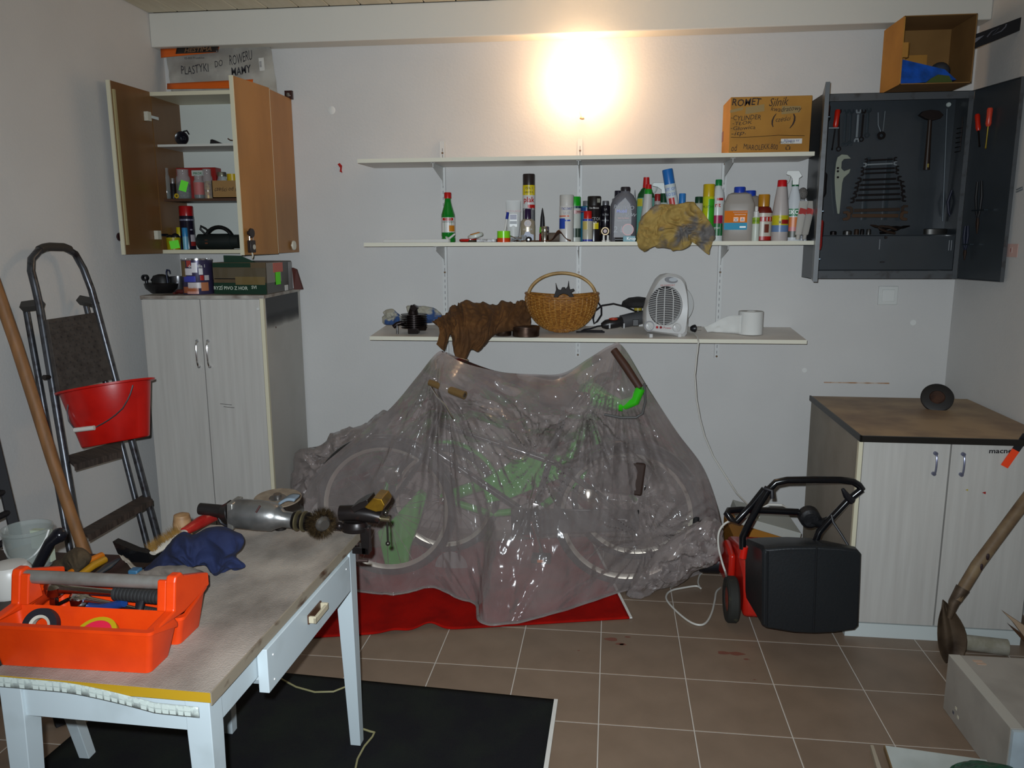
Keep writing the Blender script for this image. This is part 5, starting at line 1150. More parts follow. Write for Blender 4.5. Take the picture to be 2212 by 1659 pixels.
# puller standing in the basket
t = thing('gear_puller', 'dark iron puller with two points standing in the wicker basket', 'tool', (bx+.01, by, bz+.1))
ol = [(1195, 645), (1199, 632), (1201, 626), (1200, 611), (1203, 621), (1206, 626), (1211, 627), (1214, 621), (1220, 621), (1221, 625), (1226, 619), (1228, 606), (1229, 618), (1231, 626), (1239, 624), (1241, 628), (1234, 632), (1242, 645), (1233, 645), (1226, 637), (1216, 634), (1208, 638), (1203, 645)]
MB().prism([P(a, b, y=by-.015) for a, b in ol], (0, .03, 0)).build('puller_body', mat('puller_iron', '1c1512', .6, .3), t, smooth=False, bevel=.002)
c = P(1218, 645, y=by); MB().b2((c.x-.05, by-.01, bz+.02), (c.x-.035, by+.01, c.z+.005)).b2((c.x+.032, by-.01, bz+.02), (c.x+.047, by+.01, c.z+.005)).build('puller_arms', mat('puller_iron', '1c1512'), t, smooth=False)['kind'] = 'stuff'
# polisher with cable
blkp = mat('black_tool_plastic', '19181a', .35)
t = thing('polishing_machine', 'black and grey polishing machine with round sponge head', 'power tool', P(1340, 715, y=-.2))
a, b, c_, d_ = P(1300, 703, y=-.24), P(1330, 697, y=-.22), P(1365, 690, y=-.19), P(1392, 684, y=-.17)
MB().tube([a, a.lerp(b, .3), b, b.lerp(c_, .4)], [.016, .030, .033, .030], 16, flat=.85).build('grip', blkp, t)
MB().tube([b.lerp(c_, .35), c_, d_], [.034, .036, .034], 16).build('motor_housing', mat('grey_tool_plastic', '48484a', .4), t)
q = P(1325, 689, y=-.245); MB().ball(q, .022, 14, (1.1, .5, .35)).build('switch', pl('a0321c', .3), t)
for x_ in (1317, 1348): q = P(x_, 704, y=-.262); MB().box(q, (.008, .004, .026)).build('vent', pl('8d8d8d'), t)
q = P(1373, 697, y=-.235); MB().box(q, (.030, .008, .034)).build('dial_recess', pl('120c0c'), t, bevel=.002)
hc = P(1378, 655, y=-.17); q = P(1378, 690, y=-.17)
MB().cyl(q, hc, .017).build('neck', blkp, t); e = P(1378, 667, y=-.17); MB().cyl(e+V((0, 0, -.008)), e+V((0, 0, .008)), .021).build('collar', pl('a59430'), t)
MB().lathe([(.02, -.012), (.078, -.006), (.086, .004), (.080, .022), (.05, .040), (.01, .046)], hc+V((0, 0, -.012)), 28).build('pad', mat('shaggy_pad', '1c1b1c', .8, bump=.6, bscale=90), t)
for st, pts in (('cable', ((1303, 703), (1290, 705), (1275, 710), (1262, 712), (1255, 716))), ('cable', ((1290, 650), (1299, 664), (1299, 680), (1290, 694), (1283, 699), (1281, 688), (1285, 672), (1300, 660), (1325, 656), (1350, 662), (1372, 672)))):
    MB().tube([P(a, b, y=-.17) for a, b in pts], .0045, 8).build(st, blk, t)
MB().tube([V((P(x_, 714, y=-.2).x, -.2+dy, zs(-.2)+.006)) for x_, dy in ((1245, -.03), (1262, -.02), (1285, -.03), (1305, -.02), (1300, .03), (1275, .03), (1258, .0))], .0045, 8).build('cable', blk, t)
# fan heater
hx = P(1436, 728, y=-.26); hz = zs(-.26); s_ = mpp((hx.x, -.26, hz+.1))
hw = mat('heater_white', 'c3c2c0', .35)
t = thing('fan_heater', 'white upright fan heater with curved grille and two dials', 'heater', (hx.x, -.26, hz))
az = math.radians(8)
Rz = Matrix.Rotation(az, 3, 'Z')
def H(px, py, d_=0): # heater face coords from pixels, standing slightly turned
    return V((hx.x, -.26, hz)) + Rz @ V(((px-1436)*s_, -.045-d_, (726-py)*s_))
ol = [(1391, 716), (1388, 690), (1389, 665), (1395, 645), (1405, 622), (1415, 603), (1425, 595), (1440, 592), (1455, 594), (1467, 600), (1474, 612), (1479, 635), (1482, 665), (1482, 700), (1480, 727), (1470, 727)]
# body shell as a frame round the oval opening
cxg, cyg, rxg, ryg = 1431, 661, 36, 41
no = 64; rings = []
def outline_pt(th):
    # radial hit on the outline polygon from the grille centre
    dx, dy = math.cos(th), -math.sin(th); best = None; P2 = ol + [(1400, 717)]
    for k in range(len(P2)):
        (x1_, y1_), (x2_, y2_) = P2[k], P2[(k+1) % len(P2)]; ex, ey = x2_-x1_, y2_-y1_; den = dx*ey-dy*ex
        if abs(den) < 1e-9: continue
        tt = ((x1_-cxg)*ey-(y1_-cyg)*ex)/den; uu = ((x1_-cxg)*dy-(y1_-cyg)*dx)/den
        if tt > 0 and -1e-6 <= uu <= 1+1e-6 and (best is None or tt < best): best = tt
    return (cxg+dx*best, cyg+dy*best)
for lvl in range(5):
    r_ = []
    for k in range(no):
        th = 2*PI*k/no; ox, oy = outline_pt(th); ix, iy = cxg+rxg*math.cos(th), cyg-ryg*math.sin(th)
        if lvl == 0: r_.append(H(ix, iy, -.012))
        if lvl == 1: r_.append(H(ix+(ox-ix)*.06, iy+(oy-iy)*.06, .0))
        if lvl == 2: r_.append(H(ix+(ox-ix)*.78, iy+(oy-iy)*.78, .006))
        if lvl == 3: r_.append(H(ox, oy, -.010))
        if lvl == 4: r_.append(H(cxg+(ox-cxg)*.97, cyg+(oy-cyg)*.99, -.085))
    rings.append(r_)
mb = MB().ring(rings, cap=False); mb.add(rings[-1], [tuple(range(no))]); mb.build('housing', hw, t)
MB().ring([[H(cxg+rxg*math.cos(2*PI*k/40), cyg-ryg*math.sin(2*PI*k/40), -.030-.002*q) for k in range(40)] for q in (0, 1)]).build('dark_interior', pl('1c1416', .6), t)
mb = MB()
for k in range(21):
    yy = cyg-ryg*.93 + k*(ryg*1.86/20); hwid = rxg*math.sqrt(max(0, 1-((yy-cyg)/ryg)**2))
    mb.tube([H(cxg+hwid*q/6, yy+4.5*(1-(q/6)**2)-1.5, -.006) for q in range(-6, 7)], .0018, 6)
mb.build('grille_slats', hw, t)['kind'] = 'stuff'
for f in (-.52, -.05, .48):
    MB().tube([H(cxg+rxg*f*(1-.25*(q < -3)*(abs(q)-3)/3), cyg+q/6*ryg*math.sqrt(max(0, 1-f*f)), -.003) for q in range(-6, 7)], .0026, 6).build('grille_rib', hw, t)
for (x_, y_), nm in (((1397, 703), 'dial'), ((1456, 707), 'dial')):
    c = H(x_, y_, .004); nrm = Rz @ V((0, -1, 0)); MB().lathe([(.026, 0), (.026, .002)], c, 26, ax=nrm).build('dial_scale', pl('8a8a90') if x_ < 1400 else hw, t)
    d_o = MB().lathe([(.022, 0), (.021, .012), (.018, .014)], c+nrm*.002, 26, ax=nrm).build(nm, hw, t)
    MB().box(c+nrm*.018, (.008, .008, .036), Rz @ Matrix.Rotation(-.6, 3, 'Y')).build('dial_grip', hw, d_o, bevel=.002)
MB().ring([[H(1441+14*math.cos(2*PI*k/24), 606-6.5*math.sin(2*PI*k/24)-.12*14*math.cos(2*PI*k/24)*-1, .004+.004*q) for k in range(24)] for q in (0, 1)]).build('handle_hole', pl('7d7d80', .5), t)
MB().ring([[H(1445+9*math.cos(2*PI*k/24), 605-4*math.sin(2*PI*k/24), .0085+.001*q) for k in range(24)] for q in (0, 1)]).build('handle_gap', pl('aeb2b6', .5), t)
text('HI COMFORT', .012, pl('b03a30'), t, H(1434, 617, .0075), Rz @ V((1, 0, 0)), (0, 0, 1)); text('■ Ex Power', .016, pl('a81c22'), t, H(1428, 707, .0075), Rz @ V((1, 0, -.05)), (0, 0, 1))
MB().lathe([(.006, 0), (.006, .004)], H(1422, 706, .004), 12, ax=Rz @ V((0, -1, 0))).build('pilot_lamp', pl('6a1416'), t)
for x_ in (1402, 1464): MB().box(H(x_, 724.5, -.03), (.018, .07, .020), Rz).build('foot', hw, t, bevel=.003)
dc = V((hx.x, -.26, hz))+Rz @ V((.045, .075, (726-662)*s_)); MB().lathe([(.105, -.05), (.11, -.03), (.11, .03), (.095, .05)], dc, 32, ax=Rz @ V((0, 1, 0))).build('fan_drum', pl('b5b5b3', .4), t)
# plug and its lead
c = P(1500, 702, y=-.2)
t = thing('mains_plug', 'black mains plug lying right of the fan heater', 'plug', (c.x, -.2, zs(-.2)))
c.z = zs(-.2)+.026
MB().lathe([(.010, -.02), (.016, -.012), (.020, .0), (.020, .006), (.012, .012)], c, 16, ax=(1, .1, .05)).build('plug_body', blk, t)
for dz in (-.009, .009): MB().cyl(c+V((.010, 0, dz)), c+V((.036, 0, dz)), .0024, seg=8).build('pin', chrome, t)
# toilet roll
i = Item('paper_roll', 'white toilet paper roll with loose end on the lowest shelf', 'paper roll', 1620, 723, 672, 52, -.2, z=None, group=None)
tp = mat('white_tissue', 'd2d2ce', .9, bump=.1, bscale=120)
i.part('roll', tp, [(1, 0), (1, .99), (.97, 1), (.4, 1), (.38, .97), (.38, .5)], cap=True)
i.part('core', pl('8d8782', .8), [(.36, .94), (.36, .97)])
c = P(1594, 700, y=-.2); zz = zs(-.2)
def tail(u, v):
    x_ = c.x+.01 - u*(76*mpp(c)); h_ = (.115*(1-u)**1.3+.035)*(1 if v > 0 else 1)
    top = zz + (.10*(1-u)+.045*u+.01*math.sin(u*5)) ; bot = zz+.002+.004*u
    p = V((x_+.02*(1-v)*u, -.235+.05*math.sin(u*2.4)-.01*v, bot+(top-bot)*v)); p.y += .01*noise.noise(V((u*4, v*3, 0))); return p
MB().grid(tail, 24, 8).build('loose_end', tp, i.t, solid=.001)

# ---------------------------------------------------------------- ladder, bucket, pole at the left wall
tubem = mat('galvanised_tube', '5a5c61', .35, .8, c2='3a3537', scale=30, lo=.5, hi=.7)
LP0, LN = V((-2.30, 0, 1.42)), V((1, 0, .2)).normalized()
def L(px, py, off=0): return PL(px, py, LP0+LN*off, LN)
def floor_on(a, b):   # extend the line a->b down to the floor
    d_ = b-a; return a + d_*((.0-a.z)/d_.z)
t = thing('step_ladder', 'folded tubular metal step ladder leaning on the left wall', 'ladder', (-2.1, -1.2, 0))
lft = [L(*p) for p in ((112, 840), (98, 740), (85, 660), (76, 620), (67, 585), (68, 560), (85, 540), (108, 533), (138, 534), (162, 548), (180, 580), (197, 625), (208, 665), (225, 730), (244, 800))]
la, ra = L(85, 660), L(208, 665)
lb_, rb_ = floor_on(L(98, 740), L(172, 1185)), floor_on(L(208, 665), L(345, 1180))
pts = [lb_+V((0, 0, .0)), L(112, 840)] + lft[1:] + [rb_]
MB().tube([lb_.lerp(L(85, 660), k/6) for k in range(7)] + lft[3:12] + [L(208, 665).lerp(rb_, k/6) for k in range(7)], .0155, 12).build('front_frame', tubem, t)
# grey grip round the top of the arch
MB().tube([L(*p) for p in ((85, 540), (95, 535), (108, 533), (138, 534), (150, 539))], .018, 12).build('top_grip', pl('35302c', .6), t)
LQ = -.085
for s_, (c1, c2_) in enumerate((((48, 663), (92, 657)), ((172, 648), (207, 655)))):
    a, b = L(*c1, LQ), L(*c2_)
    mb = MB().tube([a, b], .024, 4).build('side_cap', pl('3b3835', .5), t, bevel=.003)
ra_l, ra_r = L(57, 672, LQ), L(186, 660, LQ)
rl_b, rr_b = floor_on(L(57, 672, LQ), L(150, 1185, LQ)), floor_on(L(186, 660, LQ), L(318, 1180, LQ*.6))
for nm, a, b in (('rear_leg', ra_l, rl_b), ('rear_leg', ra_r, rr_b)):
    MB().tube([a, a.lerp(b, .5), b], .0135, 10).build(nm, tubem, t)
# folded platform
pa, pb, pc, pd = L(103, 690, .03), L(205, 675, .03), L(245, 818, .04), L(130, 850, .04)
plm = mat('dark_platform', '423c38', .6, c2='332d2a', scale=30)
pf = MB().prism([pa, pb, pc, pd], -LN*.018).build('platform', plm, t, smooth=False, bevel=.002)
mb = MB()
for j in range(13):
    for k in range(7):
        u = (k+.5+.4*(j % 2))/7.8; v = (j+.7)/14; p = (pa.lerp(pb, u)).lerp(pd.lerp(pc, u), v)+LN*.0015; du = (pb-pa)*.05; dv = (pd-pa)*.012
        mb.prism([p-du-dv, p+du-dv, p+du+dv, p-du+dv], LN*.0025)
mb.build('tread_ridges', plm, pf, smooth=False)['kind'] = 'stuff'
MB().cyl(L(95, 815, .0), L(135, 815, -.0), .010, seg=10).build('pivot', pl('241f1c'), t)
stepm = mat('worn_step', '4b3f38', .6, c2='2e2622', scale=14, stretch=(1, 6, 1))
for (a1, a2, b1, b2_) in (((140, 985), (262, 950), (160, 1003), (262, 975)), ((168, 1148), (318, 1063), (190, 1156), (328, 1078))):
    q = [L(*a1, -.03), L(*a2, -.03), L(*b2_, .05), L(*b1, .05)]
    MB().prism(q, (0, 0, -.012)).build('step', stepm, t, smooth=False, bevel=.001)
    MB().prism([q[3], q[2], q[2]+V((0, 0, -.028)), q[3]+V((0, 0, -.028))], LN*.004).build('step_lip', stepm, t, smooth=False)
for px_, py_ in ((75, 700), (98, 755), (195, 640)): pass
# red bucket hooked on the ladder, standing on its step
bcn = L(232, 835, .19); s_ = mpp(bcn)
t = thing('red_bucket', 'red plastic bucket with wire handle on the step ladder', 'bucket', L(248, 965, .19))
redb = mat('red_bucket_plastic', 'b8140c', .3, c2='a8100a', scale=12, bump=.02)
axb = (rt*.13 + up).normalized()*1.0; axb = (V((0, 0, 1))+rt*-.12).normalized()
botc = L(251, 955, .19); topc = L(229, 838, .19)
axb = (topc-botc); hb = axb.length; axb.normalize()
Rb = V((0, 0, 1)).rotation_difference(axb).to_matrix() @ Matrix.Rotation(math.radians(20), 3, 'Z')
topR, botR = 93*s_, 68*s_
prof = [(botR*.3, .012), (botR*.95, .008), (botR*.96, 0), (botR, .004), (topR*.97, hb), (topR*1.06, hb+.002), (topR*1.07, hb+.010), (topR*.95, hb+.008), (botR*.97, .015)]
MB().lathe(prof, botc, 48, R=Rb, sy=.72).build('bucket_body', redb, t)
cr_ = [PL(*p, botc-fwd*topR*.68, -fwd) for p in ((287, 832), (282, 850), (275, 865), (265, 882), (250, 896), (235, 907), (222, 915), (206, 923))]
MB().tube(cr_, .0028, 8).build('wire_handle', mat('wire', '777a80', .3, .9), t)
cr2 = [PL(*p, botc-fwd*topR*.55, -fwd) for p in ((148, 872), (145, 890), (149, 910), (158, 922), (166, 927))]
MB().tube(cr2, .0028, 8).build('wire_handle', mat('wire', '777a80'), t)
a, b = [PL(*p, botc-fwd*topR*.75, -fwd) for p in ((161, 929), (204, 924))]
MB().cyl(a, b, .0095, seg=14).build('hand_grip', pl('c9c4bc'), t)
c = PL(227, 836, botc-fwd*topR*.70, -fwd)
# wooden pole
a, b = P(0, 648, x=-2.22), P(178, 1180, x=-1.98)
d_ = b-a; lo_ = a+d_*((.0-a.z)/d_.z); hi_ = a+d_*((XL+.02-a.x)/d_.x)
t = thing('wooden_pole', 'long bare wooden pole leaning diagonally at the left wall', 'pole', lo_)
MB().tube([lo_.lerp(hi_, k/10)+V((0, .006*math.sin(k*1.3), 0)) for k in range(11)], .0215, 14).build('pole_shaft', mat('bare_wood', '8a5f38', .6, c2='74502f', scale=12, stretch=(3, 3, .5)), t)
# black stand far left
t = thing('black_ladder_rack', 'black ladder-like steel rack cut off at the left frame edge', 'rack', (-2.2, -1.9, 0))
bk = pl('0b0a10', .7)
a, b = P(-12, 960, x=-2.15), P(40, 1180, x=-2.05); d_ = b-a; lo_ = a+d_*((.0-a.z)/d_.z)
up_p = a-d_*.35
MB().tube([up_p, a, b, lo_], .024, 4).build('side_rail', bk, t, bevel=.002)
off = V((.0, -.18, 0)); MB().tube([up_p+off, a+off, b+off, lo_+off], .024, 4).build('side_rail', bk, t, bevel=.002)
for f in (.46, .66, .9, 1.15): p = a+d_*f; MB().tube([p, p+off], .012, 8).build('rung', bk, t)

# ---------------------------------------------------------------- work table
wpaint = mat('table_white_paint', 'b9c4c8', .4, c2='a6b0b2', scale=6, lo=.55, hi=.8)
cloth_top = mat('stained_tabletop', 'a0968b', .65, c2='625a52', scale=7, detail=9, lo=.36, hi=.74, bump=.25, bscale=260, stretch=(1, .6, 1))
rz_t = math.radians(-2.1); TO = V((-.806, -2.936, 0)); TW, TL, TZ = .520, .925, .750
tb = thing('work_table', 'white wooden work table with stained beige top and one drawer', 'table', TO, rz_t)
TM = Matrix.Translation(TO) @ Matrix.Rotation(rz_t, 4, 'Z')
TMi = TM.inverted()
MB().b2((-TW, 0, TZ-.022), (0, TL, TZ-.0004)).build('tabletop', cloth_top, tb, local=True, smooth=False, bevel=.002)
mosaic = mat('mosaic_edge_band', 'b4bdb6', .4, c2='a3aba6', scale=120, detail=1, lo=.45, hi=.5)
brn = mat('brown_worn_edge', '8a7f6e', .5, c2='4a3322', scale=30, lo=.55, hi=.7, stretch=(1, .4, 1))
MB().b2((-.001, -.001, TZ-.028), (.0025, TL, TZ+.0005)).build('edge_band', brn, tb, local=True, smooth=False)
MB().b2((-TW, -.0012, TZ-.022), (0, -.0, TZ)).build('yellow_edge', pl('b08a1c', .5), tb, local=True, smooth=False)
# the mosaic band has come loose and droops towards the right
def droop(u, v):
    dz = 0 if u < .35 else -.028*min(1, ((u-.35)/.45))**1.5*(1 if u < .8 else 1); dy = -.002-.010*max(0, u-.45)
    return V((-TW-.01+u*(TW-.015), dy, TZ-.026+.024*v+dz))
mo = MB().grid(droop, 40, 3).build('loose_mosaic_band', mosaic, tb, local=True, solid=.0015)
mb = MB()
for k in range(30):
    u0 = (k+.05+.2*random.random())/30; u1 = (k+.9)/30
    for r_ in range(2):
        a, b = droop(u0, .08+.45*r_), droop(u1, .46+.45*r_)
        if random.random() < .8: mb.add([a+V((0, -.0014, 0)), V((b.x, b.y-.0014, a.z+droop(u1, 0).z-droop(u0, 0).z)), b+V((0, -.0014, 0)), V((a.x, a.y-.0014, b.z-(droop(u1, 0).z-droop(u0, 0).z)))], [(0, 1, 2, 3)])
mb.build('mosaic_squares', pl('c4cdc6', .4), mo, local=True, smooth=False)['kind'] = 'stuff'
def leg(xa, xb, ya, yb, tx, ty):
    """square leg, tapering on its inner sides"""
    top = [(xa, ya), (xb, ya), (xb, yb), (xa, yb)]; f = .62
    cx = xb if tx > 0 else xa; cy = yb if ty > 0 else ya
    bot = [(cx+(x_-cx)*f, cy+(y_-cy)*f) for x_, y_ in top]
    return MB().ring([[V((x_, y_, .0098)) for x_, y_ in bot], [V((x_, y_, TZ-.11)) for x_, y_ in top], [V((x_, y_, TZ-.023)) for x_, y_ in top]]).build('leg', wpaint, tb, local=True, smooth=False, bevel=.0015)
leg(-.068, -.012, .012, .062, 1, -1); leg(-.068, -.012, TL-.062, TL-.008, 1, 1); leg(-TW+.012, -TW+.065, .012, .062, -1, -1); leg(-TW+.020, -TW+.070, TL-.062, TL-.008, -1, 1)
MB().b2((-TW+.065, .020, TZ-.105), (-.066, .038, TZ-.023)).build('apron', wpaint, tb, local=True, smooth=False)
MB().b2((-TW+.065, TL-.038, TZ-.105), (-.066, TL-.020, TZ-.023)).build('apron', wpaint, tb, local=True, smooth=False)
MB().b2((-TW+.02, .06, TZ-.105), (-TW+.038, TL-.06, TZ-.023)).build('apron', wpaint, tb, local=True, smooth=False)
MB().b2((-.036, .06, TZ-.105), (-.018, TL-.06, TZ-.023)).build('apron', wpaint, tb, local=True, smooth=False)
dy0, dy1 = .235, .80
dw = MB().b2((-.016, dy0, TZ-.145), (.010, dy1, TZ-.032)).build('drawer', wpaint, tb, local=True, smooth=False, bevel=.0015)
MB().b2((-.35, dy0+.02, TZ-.135), (-.016, dy1-.02, TZ-.125)).b2((-.35, dy0+.02, TZ-.135), (-.016, dy0+.035, TZ-.06)).b2((-.35, dy1-.035, TZ-.135), (-.016, dy1-.02, TZ-.06)).build('drawer_box', wpaint, dw, local=True, smooth=False)
hy = (TMi @ P(680, 1325, x=-.775)).y; hz_ = P(680, 1325, x=-.775).z
ivory = pl('b9ae94', .35)
MB().b2((.010, hy-.045, hz_-.010), (.014, hy+.045, hz_+.016)).build('handle_plate', pl('4a3020', .5), dw, local=True, smooth=False)
MB().b2((.012, hy-.045, hz_-.006), (.034, hy-.037, hz_+.012)).b2((.012, hy+.037, hz_-.006), (.034, hy+.045, hz_+.012)).b2((.026, hy-.045, hz_-.006), (.034, hy+.045, hz_+.010)).build('drawer_handle', ivory, dw, local=True, smooth=False, bevel=.001)['kind'] = 'stuff'
for q in ((dy0+.03, .02), (dy0+.03, .085), (dy1-.03, .085)): MB().lathe([(.003, 0), (.002, .002)], (.010, q[0], TZ-.145+q[1]), 8, ax=(1, 0, 0)).build('nail', wht, dw, local=True)
# ---- second low table on the left
t2 = thing('side_table', 'dark topped low table with splayed white legs left of the work table', 'table', (-1.7, -2.5, 0))
SZ = .70
MB().b2((-2.10, -2.98, SZ-.03), (-1.345, -2.15, SZ)).build('tabletop', mat('dark_wood_top', '33261f', .5, c2='221a17', scale=5, stretch=(4, .5, 1)), t2, smooth=False, bevel=.003)
e = P(190, 1637, z=0)
for a, b in ((V((e.x-.16, e.y+.0, SZ-.03)), V((e.x, e.y, .0098))), (V((-2.0, -2.25, SZ-.03)), V((-2.10, -2.2, 0))), (V((-2.0, -2.88, SZ-.03)), V((-2.10, -2.95, 0))), (V((-1.45, -2.88, SZ-.03)), V((-1.40, -2.97, 0)))):
    mb = MB(); w1, w2 = .026, .018
    mb.ring([[b+V((-w2, -w2, 0)), b+V((w2, -w2, 0)), b+V((w2, w2, 0)), b+V((-w2, w2, 0))], [a+V((-w1, -w1, 0)), a+V((w1, -w1, 0)), a+V((w1, w1, 0)), a+V((-w1, w1, 0))]]).build('leg', wpaint, t2, smooth=False, bevel=.002)

# ---------------------------------------------------------------- orange toolbox
orange = mat('orange_plastic', 'd43c07', .42, c2='c93606', scale=14, bump=.03, bscale=150)
x0, x1 = -1.345, -.957
zr = P(334, 1374, y=-2.905).z; zd = P(250, 1330, y=-2.775).z; zp = P(400, 1243, y=-2.775).z
tx = thing('toolbox', 'orange plastic open tote toolbox with metal bar on the work table', 'toolbox', ((x0+x1)/2, -2.77, TZ))
def bin_(ya, yb, fl=.020, z1=zr, th=.004):
    fz = lambda y_: zd if abs(y_+2.776) < .03 else z1
    def rect(xa, xb, y_a, y_b, z_, r_=.012):
        pts = []
        for cx, cy, a0 in ((xb-r_, y_b-r_, 0), (xa+r_, y_b-r_, 90), (xa+r_, y_a+r_, 180), (xb-r_, y_a+r_, 270)):
            for k in range(4): a = math.radians(a0+30*k); pts.append(V((cx+r_*math.cos(a), cy+r_*math.sin(a), z_ if z_ > 0 else fz(cy)+z_)))
        return pts
    z0 = TZ+.0005
    R_ = [rect(x0+fl*.8, x1-fl*.8, ya+.006, yb-.006, z0), rect(x0, x1, ya-.004, yb+.004, -.010), rect(x0-.006, x1+.006, ya-.010, yb+.006, -.008), rect(x0-.006, x1+.006, ya-.010, yb+.006, -.0001), rect(x0+th, x1-th, ya+th, yb-th, -.0002), rect(x0+fl, x1-fl, ya+.012, yb-.012, z0+th+.001)]
    return MB().ring(R_).build('bin', orange, tx)
bin_(-2.885, -2.790); bin_(-2.762, -2.650)
MB().b2((x0+.01, -2.792, zd-.02), (x1-.01, -2.760, zd-.004)).build('bridge', orange, tx)
for xa in (x1-.018, x0-.006):
    po = [(-2.892, zr-.004), (-2.800, zr+.004), (-2.788, zp-.012), (-2.782, zp), (-2.758, zp), (-2.748, zp-.012), (-2.640, zr+.026), (-2.640, zr-.006), (-2.76, zr-.018)]
    MB().prism([(xa, a, b) for a, b in po], (.024, 0, 0)).build('end_plate', orange, tx, smooth=False, bevel=.004)
    MB().prism([(xa+(.002 if xa > -1.1 else .022), -2.800, zr), (xa+(.002 if xa > -1.1 else .022), -2.748, zr), (xa+(.002 if xa > -1.1 else .022), -2.760, zp-.01), (xa+(.002 if xa > -1.1 else .022), -2.786, zp-.01)], (-.022 if xa > -1.1 else .022, 0, 0)).build('gusset', orange, tx, smooth=False, bevel=.003)
zb_ = zp-.022
MB().cyl((x0+.012, -2.770, zb_), (x1-.010, -2.770, zb_), .0155, seg=20).build('carry_bar', mat('dusty_alu', '9a9690', .35, .6, c2='8a847c', scale=20), tx)
TBG = 'tools in the orange toolbox'
def bxp(px, py, y): return P(px, py, y=y)
rub = mat('ribbed_rubber', '232323', .6)
def ratchet(label, pts, y, r_=.008, gr=.015):
    a, b, c_ = [bxp(*p, y) for p in pts]; t = thing('ratchet', label, 'ratchet', a, group=TBG); d_ = (c_-a).normalized()
    MB().lathe([(.006, -.024), (.013, -.022), (.022, -.012), (.022, .010), (.012, .014)], a, 20, ax=V((.1, -.25, 1))).tube([a, a+d_*.03, b], [.018, r_, r_*.8], 12).build('head', chrome, t)
    MB().box(a+V((-.002, -.004, -.028)), (.014, .014, .022), Matrix.Rotation(.1, 3, 'Y')).build('square_drive', chrome, t, bevel=.001)
    mb = MB(); n = 14; pr = []
    L_ = (c_-b).length
    for k in range(n): pr += [(gr, L_*k/n), (gr, L_*(k+.6)/n), (gr*.9, L_*(k+.75)/n)]
    pr += [(gr*.9, L_), (gr*.6, L_+.004)]
    mb.lathe(pr, b, 16, ax=d_).build('grip', rub, t); return t
ratchet('large chrome ratchet with ribbed black grip lying highest in the toolbox', ((118, 1270), (248, 1281), (357, 1293)), -2.725, .010, .0165)
ratchet('second chrome ratchet under the first, black grip half hidden', ((172, 1293), (298, 1318), (372, 1328)), -2.70, .009, .013)
a, b = bxp(62, 1308, -2.72), bxp(112, 1276, -2.72); d_ = (b-a)
t = thing('screwdriver', 'translucent red bulbous screwdriver handle in the toolbox', 'screwdriver', a, group=TBG)
MB().lathe([(.006, -.006), (.016, .004), (.019, d_.length*.4), (.014, d_.length*.8), (.018, d_.length)], a, 16, ax=d_).build('handle', mat('amber_red', '9a2a10', .15, coat=.5), t); MB().cyl(b, b+d_.normalized()*.06, .004).build('blade', chrome, t)
a, m_, b = bxp(190, 1312, -2.71), bxp(232, 1312, -2.72), bxp(268, 1302, -2.73)
t = thing('blue_pliers', 'pliers with blue grip lying across the toolbox', 'pliers', a, group=TBG)
MB().tube([a, a.lerp(m_, .5)+V((0, 0, -.003)), m_, b], [.009, .010, .011, .010], 12).build('handle', pl('17356e', .35), t); MB().box(a+V((-.02, 0, -.002)), (.03, .016, .02)).lathe([(.004, 0), (.004, .004)], a+V((-.018, -.008, 0)), 10, ax=(0, -1, 0)).build('pliers_head', steel, t)
a = bxp(303, 1300, -2.765); b = bxp(300, 1338, -2.79)
t = thing('black_clip', 'small black plastic clip hanging over the toolbox divider', 'clip', b, group=TBG)
MB().tube([a, a.lerp(b, .5)+V((0, -.004, 0)), b], [.010, .009, .006], 10, flat=.6).build('clip_body', blk, t)
mb_t = thing('hex_key', 'black bent hex key under the red screwdriver in the toolbox', 'hex key', bxp(120, 1315, -2.70), group=TBG)
MB().tube([bxp(118, 1316, -2.71), bxp(124, 1306, -2.71), bxp(148, 1294, -2.71)], .004, 8).build('key_rod', darksteel, mb_t)
c = bxp(88, 1345, -2.835); c.z = TZ+.075
t = thing('insulating_tape', 'black insulating tape roll standing in the front bin', 'tape', c, group=TBG)
ax = V((.15, -1, .5)).normalized(); r_ = 37*mpp(c)
MB().lathe([(r_*.62, -.009), (r_, -.009), (r_, .009), (r_*.62, .009)], c, 36, ax=ax, cap=False).build('tape_ring', pl('15131a', .5), t); MB().lathe([(r_*.45, -.007), (r_*.62, -.009), (r_*.62, .009), (r_*.45, .007), (r_*.45, -.007)], c, 30, ax=ax, cap=False).build('core', pl('a9a496', .6), t)
c = bxp(205, 1348, -2.835); c.z = TZ+.055
t = thing('yellow_tape', 'yellow tape with pink label lying in the front bin', 'tape', c, group=TBG)
MB().lathe([(.01, -.012), (.045, -.012), (.048, 0), (.045, .012), (.01, .012)], c, 30, ax=V((.1, -.5, 1)), sx=1).build('tape_body', pl('a58c12', .35), t)
MB().lathe([(.035, .0125), (.034, .0135)], c, 30, ax=V((.1, -.5, 1))).build('pink_label', pl('c41f3c', .4), t)
text('LUX', .016, pl('d8a0a0'), t, c+V((.002, -.010, .018)), (1, .08, -.08), V((0, .85, .45)))
